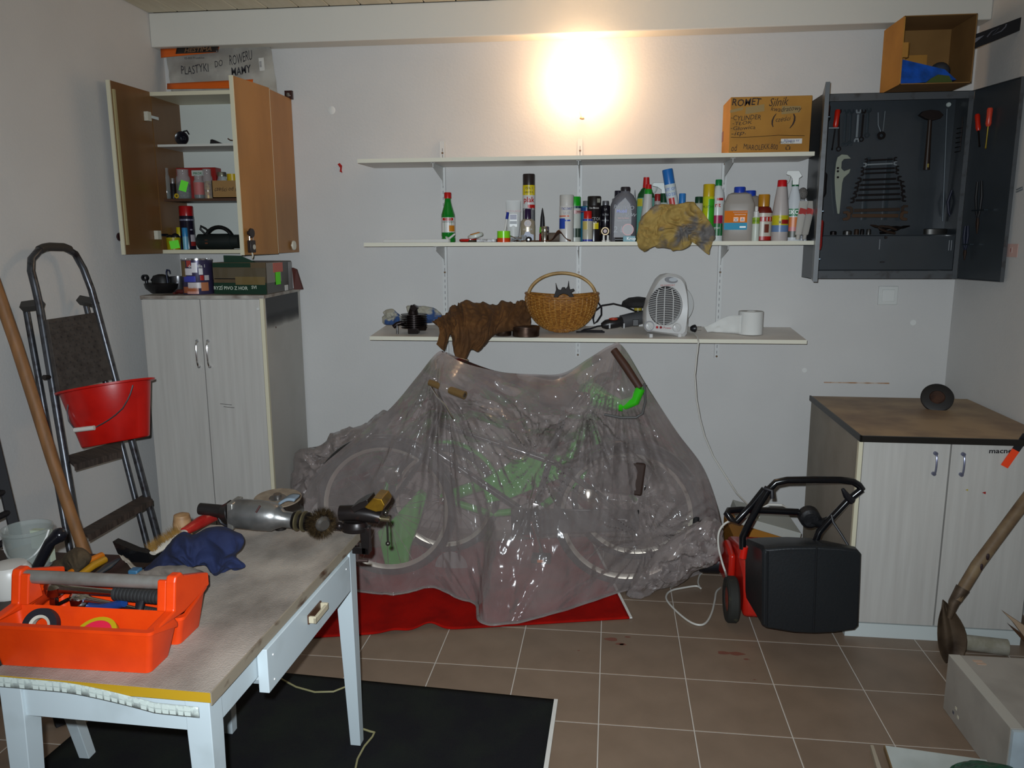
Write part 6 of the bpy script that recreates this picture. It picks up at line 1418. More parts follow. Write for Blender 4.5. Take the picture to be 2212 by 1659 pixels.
# ---------------------------------------------------------------- things on the side table and behind the toolbox
c = P(68, 1222, z=SZ); s_ = mpp(c); rr = 48*s_
t = thing('clear_bucket', 'small clear plastic bucket with white handle on the side table', 'bucket', (c.x, c.y, SZ))
clear = glass('clear_plastic', '9fa6a2', .38)
hb = .125
MB().lathe([(rr*.82, .002), (rr*.84, .0), (rr, hb*.9), (rr*1.04, hb*.92), (rr*1.04, hb), (rr*.97, hb), (rr*.96, hb*.9), (rr*.8, .006)], (c.x, c.y, SZ), 40).build('bucket_body', clear, t)
MB().lathe([(rr*.74, .004), (rr*.8, .05)], (c.x, c.y, SZ+.002), 30).build('sand_fill', mat('pale_sand', '8d897a', .9), t)
MB().box((c.x+.03, c.y+.02, SZ+.06), (.06, .02, .10)).build('folded_paper', pl('a8b09c', .7), t, smooth=False)
MB().tube([(c.x-rr*1.05*math.cos(PI*k/16), c.y-rr*.75*math.sin(PI*k/16), SZ+hb*.95-.085*math.sin(PI*k/16)) for k in range(17)], .0028, 8).build('handle', wht, t)
a, b = P(108, 1172, z=SZ+.11), P(128, 1156, z=SZ+.13)
t = thing('black_lever', 'glossy black lever end sticking up behind the clear bucket', 'lever', a)
p0 = V((a.x-.06, a.y-.02, SZ+.001)); MB().tube([p0, a, b], [.014, .016, .022], 12).ball(b, .022, 12).build('lever_body', pl('15151a', .2), t)
gl_m = mat('muddy_glove', '4a3a26', .9, c2='332818', scale=14, bump=.3)
t = thing('muddy_glove', 'brown muddy work glove heap behind the toolbox bar', 'glove', P(150, 1225, z=SZ))
yy = P(150, 1235, z=SZ).y
crumple('glove_body', gl_m, t, [P(a, b, y=yy) for a, b in ((98, 1238), (112, 1218), (135, 1205), (150, 1190), (175, 1183), (190, 1190), (198, 1205), (185, 1222), (165, 1238), (120, 1244))], yy, bulge=.035, amp=.026, fr=16, seed=8, n=44, zfloor=SZ+.001)
for k, (a, b, cc_, nm) in enumerate((((152, 1238), (220, 1200), 'b5620f', 'orange'), ((175, 1241), (226, 1209), 'a07316', 'ochre'))):
    pa_ = P(*a, z=SZ+.020); pb_ = P(*b, z=SZ+.022)
    t = thing('shear_handle', '%s plastic shear grip lying behind the toolbox bar' % nm, 'shears', pa_, group='shear grips')
    MB().tube([pa_, pa_.lerp(pb_, .5)+V((0, 0, .004)), pb_], [.010, .012, .011], 12).build('grip', pl(cc_, .35), t)
a, b = P(205, 1243, z=SZ+.016), P(256, 1208, z=SZ+.018)
t = thing('scraper_tool', 'grey plastic scraper tool right of the orange grips', 'handle', a)
MB().tube([a, a.lerp(b, .5), b], [.009, .015, .006], 12, flat=.6).build('grip', pl('2c3136', .35), t)
yy = P(300, 1215, z=SZ).y
t = thing('black_plastic_piece', 'torn piece of black plastic sheet left of the brush', 'plastic piece', P(290, 1215, z=SZ))
q = [P(a, b, y=yy) for a, b in ((243, 1170), (262, 1178), (290, 1190), (318, 1195), (325, 1215), (300, 1218), (270, 1212), (254, 1195))]
MB().prism(q, (0, .03, 0)).prism([p+V((0, .03, -.02)) for p in q[:5]]+[q[5]+V((0, .05, 0))], (0, .03, 0)).build('black_sheet', mat('black_film', '0d0d0f', .25, bump=.3, bscale=30), t)
t = thing('torn_paper', 'torn pale paper strip lying behind the toolbox bar', 'paper', P(270, 1235, z=SZ))
yy = P(270, 1235, z=SZ+.005).y
MB().grid(lambda u, v: P(255+30*u+12*v, 1198+u*30+14*v, y=yy)+V((0, .02*v, .008*noise.noise(V((u*5, v*3, 0))))), 10, 5).build('paper_strip', pl('7d7468', .8), t, solid=.001)
c = P(292, 1232, z=SZ+.03); t = thing('blue_cube', 'small blue plastic cube behind the toolbox bar', 'plastic cube', (c.x, c.y, SZ)); MB().box((c.x, c.y, SZ+.0175), (.03, .03, .035)).build('cube_body', pl('34607e', .4), t, bevel=.004)
c = P(12, 1235, z=SZ+.08)
t = thing('white_jug', 'white plastic jug behind the toolbox at the left edge', 'jug', (c.x-.03, c.y+.02, SZ))
MB().lathe([(.05, 0), (.055, .01), (.055, .075), (.045, .088), (.02, .092)], (c.x-.015, c.y+.03, SZ), 30).build('jug_body', pl('c4c1bb', .35), t)
# ---------------------------------------------------------------- things on the work table
def tz(px, py, h=0): return P(px, py, z=TZ+h)
navy = mat('navy_cloth', '0a1230', .9, c2='0f1b3e', scale=8, bump=.6, bscale=22)
t = thing('blue_cloth', 'crumpled dark blue cloth on the work table', 'cloth', tz(420, 1215))
yy = tz(420, 1240).y
crumple('cloth_body', navy, t, [P(a, b, y=yy+.02) for a, b in ((312, 1232), (330, 1215), (352, 1195), (372, 1165), (395, 1150), (420, 1156), (445, 1142), (480, 1138), (505, 1146), (527, 1160), (523, 1180), (508, 1198), (520, 1212), (526, 1227), (500, 1230), (470, 1243), (455, 1232), (440, 1218), (400, 1222), (360, 1230))], yy, bulge=.045, amp=.036, fr=13, seed=11, n=90, zfloor=TZ+.001)
t = thing('grey_rag', 'dusty grey rag and black plastic under the blue cloth', 'rag', tz(400, 1245))
yy = tz(390, 1252).y
crumple('rag_body', mat('dusty_grey', '6c635a', .9, c2='57504a', scale=12, bump=.3), t, [P(a, b, y=yy) for a, b in ((300, 1240), (340, 1226), (380, 1222), (410, 1225), (445, 1238), (450, 1256), (420, 1262), (350, 1256))], yy, bulge=.02, amp=.016, fr=16, seed=14, n=40, zfloor=TZ+.001)
# brush with red handle
a, b, c_ = tz(330, 1195, .05), tz(395, 1150, .065), tz(468, 1112, .06)
t = thing('hand_brush', 'hand brush with red handle and brown bristles on the blue cloth', 'brush', a)
MB().tube([b.lerp(c_, .03), b.lerp(c_, .5)+V((0, 0, .003)), c_], [.013, .019, .017], 14).build('handle', mat('worn_red_paint', '8c1613', .35, c2='a32a22', scale=25), t)
d_ = (b-a).normalized(); sd_ = d_.cross(V((0, 0, 1))).normalized(); upd = sd_.cross(d_).normalized()
MB().tube([a+d_*.0, a.lerp(b, .3), a.lerp(b, .8), b+d_*.02], [.012, .020, .017, .011], 12, flat=.5).build('brush_back', mat('dusty_wood', 'a39b8e', .8), t)
mb = MB()
for k in range(420):
    f = random.random()*.92; s0 = (random.random()-.5)*.03; p0 = a.lerp(b, f)+sd_*s0*.6+upd*.004
    p1 = p0 + (-rt*.55+up*.45+upd*.3+V([random.uniform(-.3, .3) for _ in range(3)])).normalized()*random.uniform(.022, .036)
    mb.add([p0-d_*.0009, p0+d_*.0009, p1], [(0, 1, 2)])
mb.build('bristles', mat('bristle', '7c5c28', .6, c2='5a411c', scale=40), t, smooth=False)['kind'] = 'stuff'
c = P(397, 1170, y=-2.175); c.z = SZ; t = thing('wooden_mallet_head', 'short round piece of pale wood standing behind the red handle', 'wood piece', c); s_ = mpp(c)
hm = P(397, 1109, y=-2.175).z-SZ
MB().lathe([(17*s_, 0), (19*s_, .01), (19*s_, hm*.8), (16*s_, hm*.97), (8*s_, hm)], c, 20).build('wood_body', mat('pale_turned_wood', '957552', .5, c2='7c5c3c', scale=15, stretch=(1, 1, 4)), t)
# angle drill with wire wheel
yy = -2.13
def G(px, py, dy=0): return P(px, py, y=yy+dy)
t = thing('electric_drill', 'aluminium electric drill with black handle and round wire brush', 'drill', G(560, 1140))
alu = mat('cast_alu', '8e8d8b', .32, .8, c2='777573', scale=18, bump=.05)
s_ = mpp(G(560, 1112))
def G2(px, py): p = G(px, py); return p
body = [(505, 1108), (515, 1109), (560, 1113), (590, 1116), (600, 1118), (612, 1121), (634, 1124)]
MB().tube([G2(*p) for p in body], [30*s_, 32*s_, 33*s_, 31*s_, 26*s_, 18*s_, 17*s_], 24).build('motor_housing', alu, t)
MB().box(G(508, 1108), (.02, .075, .085), Matrix.Rotation(.06, 3, 'Y')).build('rear_flange', mat('bright_plate', 'a5a29c', .3, .8), t, bevel=.004)
MB().tube([G2(500, 1107), G2(490, 1108), G2(478, 1105), G2(455, 1101), G2(431, 1099)], [28*s_, 24*s_, 15*s_, 13*s_, 13*s_], 14).build('rear_handle', mat('black_grip', '1a1716', .4), t, bevel=.002)
MB().tube([G2(500, 1128), G2(490, 1136), G2(478, 1128), G2(470, 1112)], .006, 8).build('guard_loop', blk, t)
for (a, b) in (((562, 1092), (553, 1107)), ((549, 1118), (551, 1128))): 
    q0, q1 = P(*a, y=yy-33*s_*.75), P(*b, y=yy-33*s_*.92); MB().tube([q0, q1], .003, 6).build('vent_slot', pl('3a1512'), t)
for k, px_ in enumerate((636, 643, 650, 657, 664)):
    r_ = (19, 22, 18, 22, 20)[k]*s_; cc = G2(px_, 1124+k*.6); MB().lathe([(r_*.8, -.003), (r_, -.0015), (r_, .003), (r_*.8, .005)], cc, 24, ax=(1, -.1, -.06)).build('collar', mat('brass_collar', '7d7256', .4, .8) if k % 2 else darksteel, t)
wcn = G2(695, 1130); r_ = 37*s_; axw = V((.72, -.66, -.05)).normalized()
R_ = V((0, 0, 1)).rotation_difference(axw).to_matrix()
MB().lathe([(.012, -.012), (r_*.45, -.010), (r_*.5, 0), (r_*.45, .010), (.02, .014), (.016, .02), (.005, .02)], wcn, 26, R=R_).build('wheel_hub', mat('dull_disc', '6f6b66', .35, .8), t)
mb = MB()
for k in range(1400):
    a = random.random()*2*PI; r1 = r_*.45; r2 = r_*random.uniform(.92, 1.06); w0 = random.uniform(-.008, .008); a2 = a+random.uniform(-.10, .10)
    p0 = wcn + R_ @ V((math.cos(a)*r1, math.sin(a)*r1, w0)); p1 = wcn + R_ @ V((math.cos(a2)*r2, math.sin(a2)*r2, w0*1.9+random.uniform(-.004, .004)))
    sdv = R_ @ V((-math.sin(a), math.cos(a), 0))*.0007; mb.add([p0-sdv, p0+sdv, p1], [(0, 1, 2)])
mb.build('wire_bristles', mat('wire_bristle', '5d4c34', .35, .8, c2='241c17', scale=90), t, smooth=False)['kind'] = 'stuff'
MB().cyl(wcn-axw*.05, wcn, .008).build('spindle', steel, t)
# cutting disc behind
c = P(600, 1077, y=-2.02); s_ = mpp(c)
t = thing('cutting_disc', 'brown cutting disc with metal hub leaning on the drill', 'disc', c)
axd = V((.03, -.10, 1)); MB().lathe([(.012, 0), (50*s_, 0), (50*s_, .003), (.012, .003)], c, 40, ax=axd).build('disc_body', mat('abrasive', '6e6050', .9, c2='7d705f', scale=40), t)
MB().lathe([(.028, .003), (.026, .005), (.014, .006), (.013, .016), (.008, .016)], c, 22, ax=axd).build('hub_nut', mat('hub_metal', '8a8784', .3, .9), t)
MB().tube([c-V(axd)*.002, V((c.x, c.y+.01, TZ+.001))], .02, 10).build('stand_block', darksteel, t)
t = thing('sandpaper_stack', 'small blue-grey sandpaper pad lying on the drill end', 'sandpaper', P(625, 1095, y=-2.1))
q = P(625, 1096, y=yy); MB().grid(lambda u, v: q+V((-.025+.05*u, -.02+.05*v, .028-.012*(1-u)+.008*math.sin(u*3))), 10, 6).build('pad', mat('blue_grey_pad', '6a7680', .7), t, solid=.008)
# bench vise
t = thing('bench_vise', 'small black bench vise clamped to the far corner of the work table', 'vise', tz(780, 1145))
vy = -2.03
def Vv(px, py, d_=0): return P(px, py, y=vy+d_)
vb = mat('vise_black', '1f1a19', .35, .4, c2='3a221c', scale=25, lo=.6, hi=.75); s_ = mpp(Vv(780, 1120))
MB().lathe([(30*s_, 0), (31*s_, 8*s_), (26*s_, 14*s_), (24*s_, 20*s_)], Vv(768, 1145)-V((0, 0, 0)), 26, sy=.8).build('swivel_base', vb, t)
MB().tube([Vv(735, 1108), Vv(770, 1108), Vv(800, 1112), Vv(822, 1118)], [17*s_, 18*s_, 17*s_, 14*s_], 14).build('vise_body', vb, t)
def slab(pts, d0, dd_, m_, nm): return MB().prism([Vv(a, b, d0) for a, b in pts], (0, dd_, 0)).build(nm, m_, t, smooth=False, bevel=.002)
slab([(757, 1098), (775, 1087), (793, 1080), (798, 1096), (780, 1100), (765, 1108)], -.045, .08, vb, 'fixed_jaw')
slab([(787, 1096), (806, 1076), (824, 1079), (831, 1092), (826, 1104), (812, 1106), (795, 1100)], -.05, .09, mat('worn_brass', 'a07a26', .3, .85, c2='5a4020', scale=14), 'moving_jaw')
MB().cyl(Vv(822, 1120), Vv(842, 1122), .009, seg=12).build('screw', mat('brass_screw', '8c8066', .3, .9), t)
MB().tube([Vv(834, 1108), Vv(836, 1124), Vv(838, 1170)], .0035, 8).ball(Vv(833, 1107), .009, 10).ball(Vv(838, 1174), .008, 10).build('lever', mat('dark_chrome', '5a5650', .3, .9), t)
slab([(778, 1140), (796, 1140), (797, 1198), (781, 1198)], -.02, .03, vb, 'clamp_arm')
slab([(758, 1181), (796, 1184), (796, 1199), (760, 1196)], -.02, .04, vb, 'clamp_foot')
MB().cyl(Vv(771, 1172), Vv(773, 1212), .006, seg=10).cyl(Vv(770, 1210), Vv(795, 1211), .006, seg=10).build('clamp_screw', mat('rusty_screw', '4a3a36', .5, .6), t)
MB().ball(Vv(733, 1136), .014, 10).cyl(Vv(733, 1136), Vv(748, 1136), .009).build('lock_knob', vb, t)
# cable on the black mat
t = thing('yellowed_cable', 'thin yellowed cable lying on the black mat under the table', 'cable', P(700, 1495, z=.01))
MB().tube([P(a, b, z=.013) for a, b in ((560, 1440), (608, 1467), (640, 1484), (680, 1495), (720, 1494), (748, 1483), (760, 1487), (758, 1510), (753, 1535), (762, 1558), (776, 1572), (800, 1580), (809, 1582), (804, 1592), (787, 1612), (772, 1640), (768, 1659), (760, 1700))], .0035, 8).build('cable_body', pl('8f8a64', .5), t)

# ---------------------------------------------------------------- bicycles under the sheet
tyre = mat('tyre', '131213', .7); rimm = mat('rim_chrome', 'efecdc', .38, .75); blkpaint = mat('black_enamel', '101012', .25, coat=.4)
gpaint = mat('green_enamel', '2fae14', .3, coat=.3); brs = mat('brown_grip', '3c2114', .6)
def wheel(parent, cx, y_, R=.352, fen=None, fm=None, spk=28):
    c = V((cx, y_, R+.009))
    circ = lambda r_, n=72: [c+V((r_*math.cos(2*PI*k/n), 0, r_*math.sin(2*PI*k/n))) for k in range(n)]
    MB().tube(circ(R-.020), .020, 10, closed=True).build('tyre', tyre, parent)
    mb = MB(); n = 72; rings = []
    prof = [(-.045, -.010), (-.036, -.014), (-.036, .014), (-.045, .010), (-.055, 0)]
    for k in range(n+1):
        a = 2*PI*k/n; rings.append([c+V(((R+q[0])*math.cos(a), q[1], (R+q[0])*math.sin(a))) for q in prof])
    mb.ring(rings, cap=False).build('rim', rimm, parent)
    mb = MB()
    for k in range(spk):
        a = 2*PI*k/spk; a2 = a+.35*(-1)**k; mb.tube([c+V((.02*math.cos(a2), .025*(-1)**(k//2), .02*math.sin(a2))), c+V(((R-.045)*math.cos(a), 0, (R-.045)*math.sin(a)))], .0011, 4)
    mb.build('spokes', chrome, parent)['kind'] = 'stuff'
    MB().lathe([(.02, -.035), (.02, -.03), (.013, -.025), (.013, .025), (.02, .03), (.02, .035)], c, 16, ax=(0, 1, 0)).cyl(c+V((0, -.06, 0)), c+V((0, .06, 0)), .006, seg=8).build('hub', chrome, parent)
    if fen:
        a0, a1 = fen; MB().tube([c+V(((R+.018)*math.cos(math.radians(a)), 0, (R+.018)*math.sin(math.radians(a)))) for a in range(a0, a1+1, 6)], .026, 8, flat=.45).build('fender', fm, parent)
    return c
BY = -.70
fx = P(835, 1122, y=BY).x; rx = P(1352, 1115, y=BY).x
bk1 = thing('bicycle', 'black city bicycle facing left under the plastic sheet', 'bicycle', ((fx+rx)/2, BY, 0), group='bicycles under the plastic sheet')
fc = wheel(bk1, fx, BY, fen=(20, 150), fm=blkpaint); rc = wheel(bk1, rx, BY, fen=(30, 150), fm=blkpaint)
Q = lambda px, py, y_=BY: P(px, py, y=y_)
ht, hb_ = Q(948, 890), Q(925, 965); st, bb_ = Q(1215, 905), Q(1150, 1118)
for a, b, r_ in ((ht, hb_, .019), (ht.lerp(hb_, .3), Q(1200, 1000), .015), (hb_, bb_, .018), (st, bb_, .015)): MB().cyl(a, b, r_, seg=14).build('frame_tube', blkpaint, bk1)
for s_ in (-.045, .045):
    MB().tube([hb_, hb_+V((-.02, s_, -.05)), fc+V((0, s_, 0))], .010, 10).build('fork_blade', blkpaint, bk1)
    MB().cyl(bb_+V((0, s_*.6, 0)), rc+V((0, s_, 0)), .009, seg=10).build('chainstay', blkpaint, bk1); MB().cyl(Q(1200, 1000)+V((0, s_*.4, 0)), rc+V((0, s_, 0)), .008, seg=10).build('seatstay', blkpaint, bk1)
MB().tube([ht, Q(950, 868), Q(945, 850), Q(945, 842)], .012, 10).build('stem', chrome, bk1)
g0, g1 = P(928, 826, y=-.93), P(1004, 854, y=-1.00)
MB().tube([Q(945, 845, BY), P(935, 830, y=-.82), g0, g1], .011, 10).build('handlebar', chrome, bk1)
MB().tube([Q(945, 845, BY), P(940, 780, y=-.6), P(955, 768, y=-.5), P(1010, 780, y=-.45)], .011, 10).build('handlebar', chrome, bk1)
MB().tube([g0, g0.lerp(g1, .5), g1], [.015, .018, .019], 12).build('grip', mat('worn_grip', '6a5230', .35, coat=.4), bk1)
MB().tube([g0+V((0, 0, -.01)), P(945, 858, y=-.96), P(962, 876, y=-.985), P(979, 905, y=-1.0)], .005, 8).build('brake_lever', chrome, bk1)
c = Q(848, 1030, -.74); MB().lathe([(.012, .05), (.035, .03), (.045, 0), (.040, -.012), (.01, -.018)], c, 22, ax=(.3, .8, 0)).build('headlamp', chrome, bk1)
sp = Q(1215, 870)
MB().cyl(st, sp, .012, seg=10).build('seat_post', chrome, bk1)
sa, sb = Q(1167, 852, -.80), Q(1275, 860, -.80)
mb = MB(); rings = []
for k in range(12):
    f = k/11; p = sa.lerp(sb, f); w_ = .030+.085*max(0, (.85-f))**1.0 if f > .12 else .07; h_ = .040*(1-.4*f)
    rings.append([p+V((0, w_*math.cos(a), h_*math.sin(a)*(1 if math.sin(a) > 0 else 1.5))) for a in [2*PI*q/16 for q in range(16)]])
mb.ring(rings).build('saddle', mat('brown_saddle', '5c3c26', .8, c2='3c2c22', scale=14), bk1)
for s_ in (-.04, .04): MB().tube([sp+V((-.05, s_, -.01))+V((.012*math.cos(k*1.2), .012*math.sin(k*1.2), -.004*k)) for k in range(14)], .003, 6).build('saddle_spring', chrome, bk1)
MB().lathe([(.085, -.003), (.09, 0), (.085, .003)], bb_+V((0, -.04, 0)), 36, ax=(0, 1, 0)).build('chainring', chrome, bk1)
MB().prism([bb_+V((-.10, -.05, .06)), rc+V((.06, -.05, .05)), rc+V((.06, -.05, -.05)), bb_+V((-.10, -.05, -.08))], (0, .012, 0)).build('chain_case', blkpaint, bk1, bevel=.004)
MB().tube([bb_+V((0, -.05, 0)), bb_+V((.05, -.06, -.16))], .009, 8).build('crank', chrome, bk1); c = bb_+V((.05, -.10, -.165)); MB().box(c, (.09, .08, .022)).build('pedal', blk, bk1, bevel=.003); MB().box(c+V((-.0, -.041, 0)), (.03, .002, .014)).build('reflector', pl('d8720c', .2), bk1)
c = Q(1270, 1078, -.76); MB().lathe([(.01, -.02), (.05, 0), (.045, .02), (.02, .045)], c, 24, ax=(0, 1, 0)).build('hub_dynamo', mat('polished_alu', 'c6c2b6', .2, 1), bk1)
# rear carrier with dark bag
MB().tube([Q(1240, 985), Q(1430, 985), Q(1430, 975)], .006, 8).tube([Q(1425, 985), rc+V((.02, -.05, 0))], .005, 8).build('carrier', chrome, bk1)
MB().box(Q(1345, 1030, -.74), (.20, .04, .16), Matrix.Rotation(.1, 3, 'Y')).build('pannier_bag', mat('brown_leather', '33221a', .6), bk1, bevel=.01)
BZ = -.38
bk2 = thing('bicycle', 'green bicycle with raised handlebar behind the black one', 'bicycle', (-.35, BZ, 0), group='bicycles under the plastic sheet')
f2x = P(1372, 1100, y=BZ).x; r2x = P(960, 1140, y=BZ).x
w1 = wheel(bk2, f2x, BZ, R=.335); w2 = wheel(bk2, r2x, BZ, R=.30, fen=(20, 190), fm=gpaint)
Q2 = lambda px, py, y_=BZ: P(px, py, y=y_)
h1, h2 = Q2(1270, 880), Q2(1290, 960)
for pts, r_ in (([Q2(1275, 900), Q2(1230, 990, -.42), Q2(1170, 1015, -.45), Q2(1080, 1035, -.45), Q2(1000, 1060, -.42), w2], .032), ([h1, h2], .024), ([h2, Q2(1250, 1040), Q2(1160, 1100), Q2(1060, 1110), w2], .02)):
    MB().tube(pts, r_, 14).build('frame_tube', gpaint, bk2)
for s_ in (-.04, .04): MB().tube([h2, h2+V((.03, s_, -.05)), w1+V((0, s_, 0))], .012, 10).build('fork_blade', gpaint, bk2)
# raised green bar and its brown grip come forward under the film
gb = [Q2(1265, 870, -.45), P(1282, 852, y=-.72), P(1310, 868, y=-.80), P(1345, 876, y=-.84), P(1372, 865, y=-.86), P(1384, 838, y=-.87)]
MB().tube(gb, [.04, .055, .042, .027, .024, .022], 16).build('handlebar_cover', gpaint, bk2)
MB().tube([P(1382, 838, y=-.87), P(1352, 792, y=-.84), P(1326, 756, y=-.80)], [.017, .019, .017], 12).build('grip', brs, bk2)
MB().tube([P(*q, y=-.87) for q in ((1392, 828), (1394, 868), (1388, 893), (1374, 902), (1340, 902), (1305, 895))], .006, 8).build('brake_lever', mat('grey_rod', '4c4a48', .5), bk2)
# low green mudflap and luggage of the same bike on the left
c0 = P(860, 1180, y=-.60)
MB().prism([P(a, b, y=-.60) for a, b in ((815, 1150), (850, 1120), (905, 1060), (920, 1075), (905, 1130), (885, 1185), (880, 1245), (835, 1240))], (0, .05, 0)).build('leg_guard', gpaint, bk2, bevel=.006)
MB().prism([P(a, b, y=-.60) for a, b in ((1040, 1040), (1105, 1000), (1150, 985), (1225, 990), (1235, 1025), (1170, 1050), (1100, 1078), (1050, 1088))], (0, .05, 0)).build('tank', gpaint, bk2, bevel=.006)
MB().lathe([(.02, -.01), (.085, 0), (.02, .012)], P(975, 1225, y=-.58), 24, ax=(0, 1, 0)).build('hub_cover', pl('8a8684', .4), bk2)

# ---------------------------------------------------------------- plastic sheet
def film_mat():
    m = D.materials.new('cloudy_film'); m.use_nodes = True; N = m.node_tree.nodes; L_ = m.node_tree.links; b = N['Principled BSDF']; out = N['Material Output']
    b.inputs['Base Color'].default_value = col('beb2ae'); b.inputs['Roughness'].default_value = .17; b.inputs['Specular IOR Level'].default_value = .9
    tc = N.new('ShaderNodeTexCoord'); n1 = N.new('ShaderNodeTexNoise'); n1.inputs['Scale'].default_value = 6; n1.inputs['Detail'].default_value = 3; n1.inputs['Distortion'].default_value = .6
    L_.new(tc.outputs['Object'], n1.inputs[0])
    n2 = N.new('ShaderNodeTexVoronoi'); n2.inputs['Scale'].default_value = 10; n2.feature = 'F1'; n2.distance = 'CHEBYCHEV' if False else 'EUCLIDEAN'
    mx = N.new('ShaderNodeMix'); mx.data_type = 'RGBA'; mx.inputs[0].default_value = .12; L_.new(tc.outputs['Object'], mx.inputs[6]); L_.new(n1.outputs[1], mx.inputs[7]); L_.new(mx.outputs[2], n2.inputs[0])
    ad = N.new('ShaderNodeMath'); ad.operation = 'ADD'; L_.new(n1.outputs[0], ad.inputs[0]); L_.new(n2.outputs[0], ad.inputs[1])
    bp = N.new('ShaderNodeBump'); bp.inputs['Strength'].default_value = .5; bp.inputs['Distance'].default_value = .012; L_.new(ad.outputs[0], bp.inputs['Height']); L_.new(bp.outputs[0], b.inputs['Normal'])
    tr = N.new('ShaderNodeBsdfTransparent'); tr.inputs[0].default_value = (.84, .80, .79, 1)
    ms = N.new('ShaderNodeMixShader'); r = N.new('ShaderNodeMapRange'); r.inputs[1].default_value = .3; r.inputs[2].default_value = .7; r.inputs[3].default_value = .22; r.inputs[4].default_value = .32
    L_.new(n1.outputs[0], r.inputs[0]); lw = N.new('ShaderNodeLayerWeight'); lw.inputs[0].default_value = .35; ma = N.new('ShaderNodeMath'); ma.operation = 'MULTIPLY_ADD'; ma.inputs[1].default_value = .45; ma.use_clamp = True
    L_.new(lw.outputs[1], ma.inputs[0]); L_.new(r.outputs[0], ma.inputs[2]); L_.new(ma.outputs[0], ms.inputs[0]); L_.new(tr.outputs[0], ms.inputs[1]); L_.new(b.outputs[0], ms.inputs[2])
    fr_ = N.new('ShaderNodeFresnel'); fr_.inputs[0].default_value = 1.28; g = N.new('ShaderNodeBsdfGlossy'); g.inputs['Roughness'].default_value = .2; L_.new(bp.outputs[0], g.inputs['Normal']); m2 = N.new('ShaderNodeMixShader'); L_.new(fr_.outputs[0], m2.inputs[0]); L_.new(ms.outputs[0], m2.inputs[1]); L_.new(g.outputs[0], m2.inputs[2]); L_.new(m2.outputs[0], out.inputs[0])
    return m
film = film_mat()
sh = thing('plastic_sheet', 'cloudy crumpled plastic sheet draped over the two bicycles', 'plastic sheet', (-.3, -.85, 0))
cols = [((655, 1072), -.76, (700, 1262)), ((688, 1015), -.77, (750, 1276)), ((750, 960), -.78, (810, 1283)), ((840, 885), -.78, (848, 1286)), ((900, 815), -.78, (885, 1281)), ((942, 764), -.78, (925, 1270)), ((962, 760), -.78, (955, 1276)), ((1000, 776), -.76, (990, 1294)), ((1075, 802), -.73, (1030, 1308)), ((1150, 808), -.72, (1040, 1346)), ((1215, 806), -.72, (1110, 1348)), ((1275, 772), -.74, (1200, 1325)), ((1318, 746), -.76, (1280, 1300)), ((1345, 748), -.76, (1340, 1280)), ((1400, 838), -.78, (1410, 1262)), ((1460, 930), -.78, (1480, 1250)), ((1516, 1006), -.78, (1530, 1232)), ((1548, 1090), -.72, (1558, 1212)), ((1562, 1150), -.58, (1562, 1190))]
ridge = [P(*a, y=b) for a, b, c in cols]; hem = [P(*c, z=.004) for a, b, c in cols]
def cr(row, u):
    k = len(row)-1; x_ = min(max(u*k, 0), k-1e-6); i = int(x_); f = x_-i
    a = row[max(i-1, 0)]; b = row[i]; c_ = row[i+1]; d_ = row[min(i+2, k)]
    return .5*((2*b)+(c_-a)*f+(2*a-5*b+4*c_-d_)*f*f+(3*b-a-3*c_+d_)*f**3)
bumps = [(g0.lerp(g1, .5), .10, .16), (P(1200, 858, y=-.90), .12, .10), (P(1350, 850, y=-.86), .12, .10)]
FOCI = [(P(*q[0], y=-.8).x, P(*q[0], y=-.8).z, q[1], q[2], q[3]) for q in (((950, 765), .75, 5.5, .075), ((1332, 748), .75, 5.5, .075), ((965, 845), .45, 5, .035), ((1265, 870), .40, 5, .045), ((1165, 985), .30, 4, .045), ((1090, 1340), .35, 4, .040), ((1400, 1180), .28, 4, .040))]
def sheet_pt(u, v):
    a, b = cr(ridge, u), cr(hem, u)
    p = a.lerp(b, v); s = math.sin(PI*v)
    p.y -= .035*s
    # folds that fan out from the two high points
    ug = u*1.0
    f1 = .4-abs(noise.noise(V((ug*17, v*.8, 0)))); f2 = .4-abs(noise.noise(V((ug*41+3, v*1.6, 5)))); f3 = noise.noise(V((ug*9, v*2.5, 9)))
    amp = min(1, v*5)*min(1, (1-v)*6+.25)
    p.y -= (.035*f1+.010*f2+.02*f3)*amp
    for (fx_, fz_, wd_, k_, am_) in FOCI:
        dx, dz = p.x-fx_, p.z-fz_; r_ = math.hypot(dx, dz)
        if r_ < .02: continue
        th = math.atan2(dx, -dz); w_ = am_*math.exp(-(r_/wd_)**2)*min(1, r_/.12)
        p.y -= w_*((.5-2.0*abs(noise.noise(V((th*k_, fx_*3, r_*.6)))))+.45*(.5-2.0*abs(noise.noise(V((th*k_*2.7, fx_*5, r_*1.1))))))*amp
    # fine crumple, strong at the lower right
    cw = .10+1.5*min(1, max(0, (u-.60)*3))*min(1, max(0, v*1.6-.25))+.5*math.exp(-((u-.55)/.05)**2)
    q = p*14; r_ = noise.ridged_multi_fractal(q, 1.0, 2.1, 3, .9, 2.0)
    p.y -= .010*cw*(r_-1.1)*amp; p.x += .010*cw*noise.noise(q+V((7, 0, 0)))*amp; p.z += .010*cw*noise.noise(q+V((0, 9, 0)))*amp
    for c, rad, am in bumps:
        d2 = (p.x-c.x)**2+(p.z-c.z)**2; tgt = c.y-.024; k = math.exp(-d2/rad**2)
        if p.y > tgt: p.y += (tgt-p.y)*k
    if p.z < .004: p.z = .004
    return p
mb = MB().grid(sheet_pt, 420, 150); o = mb.build('film_front', film, sh)
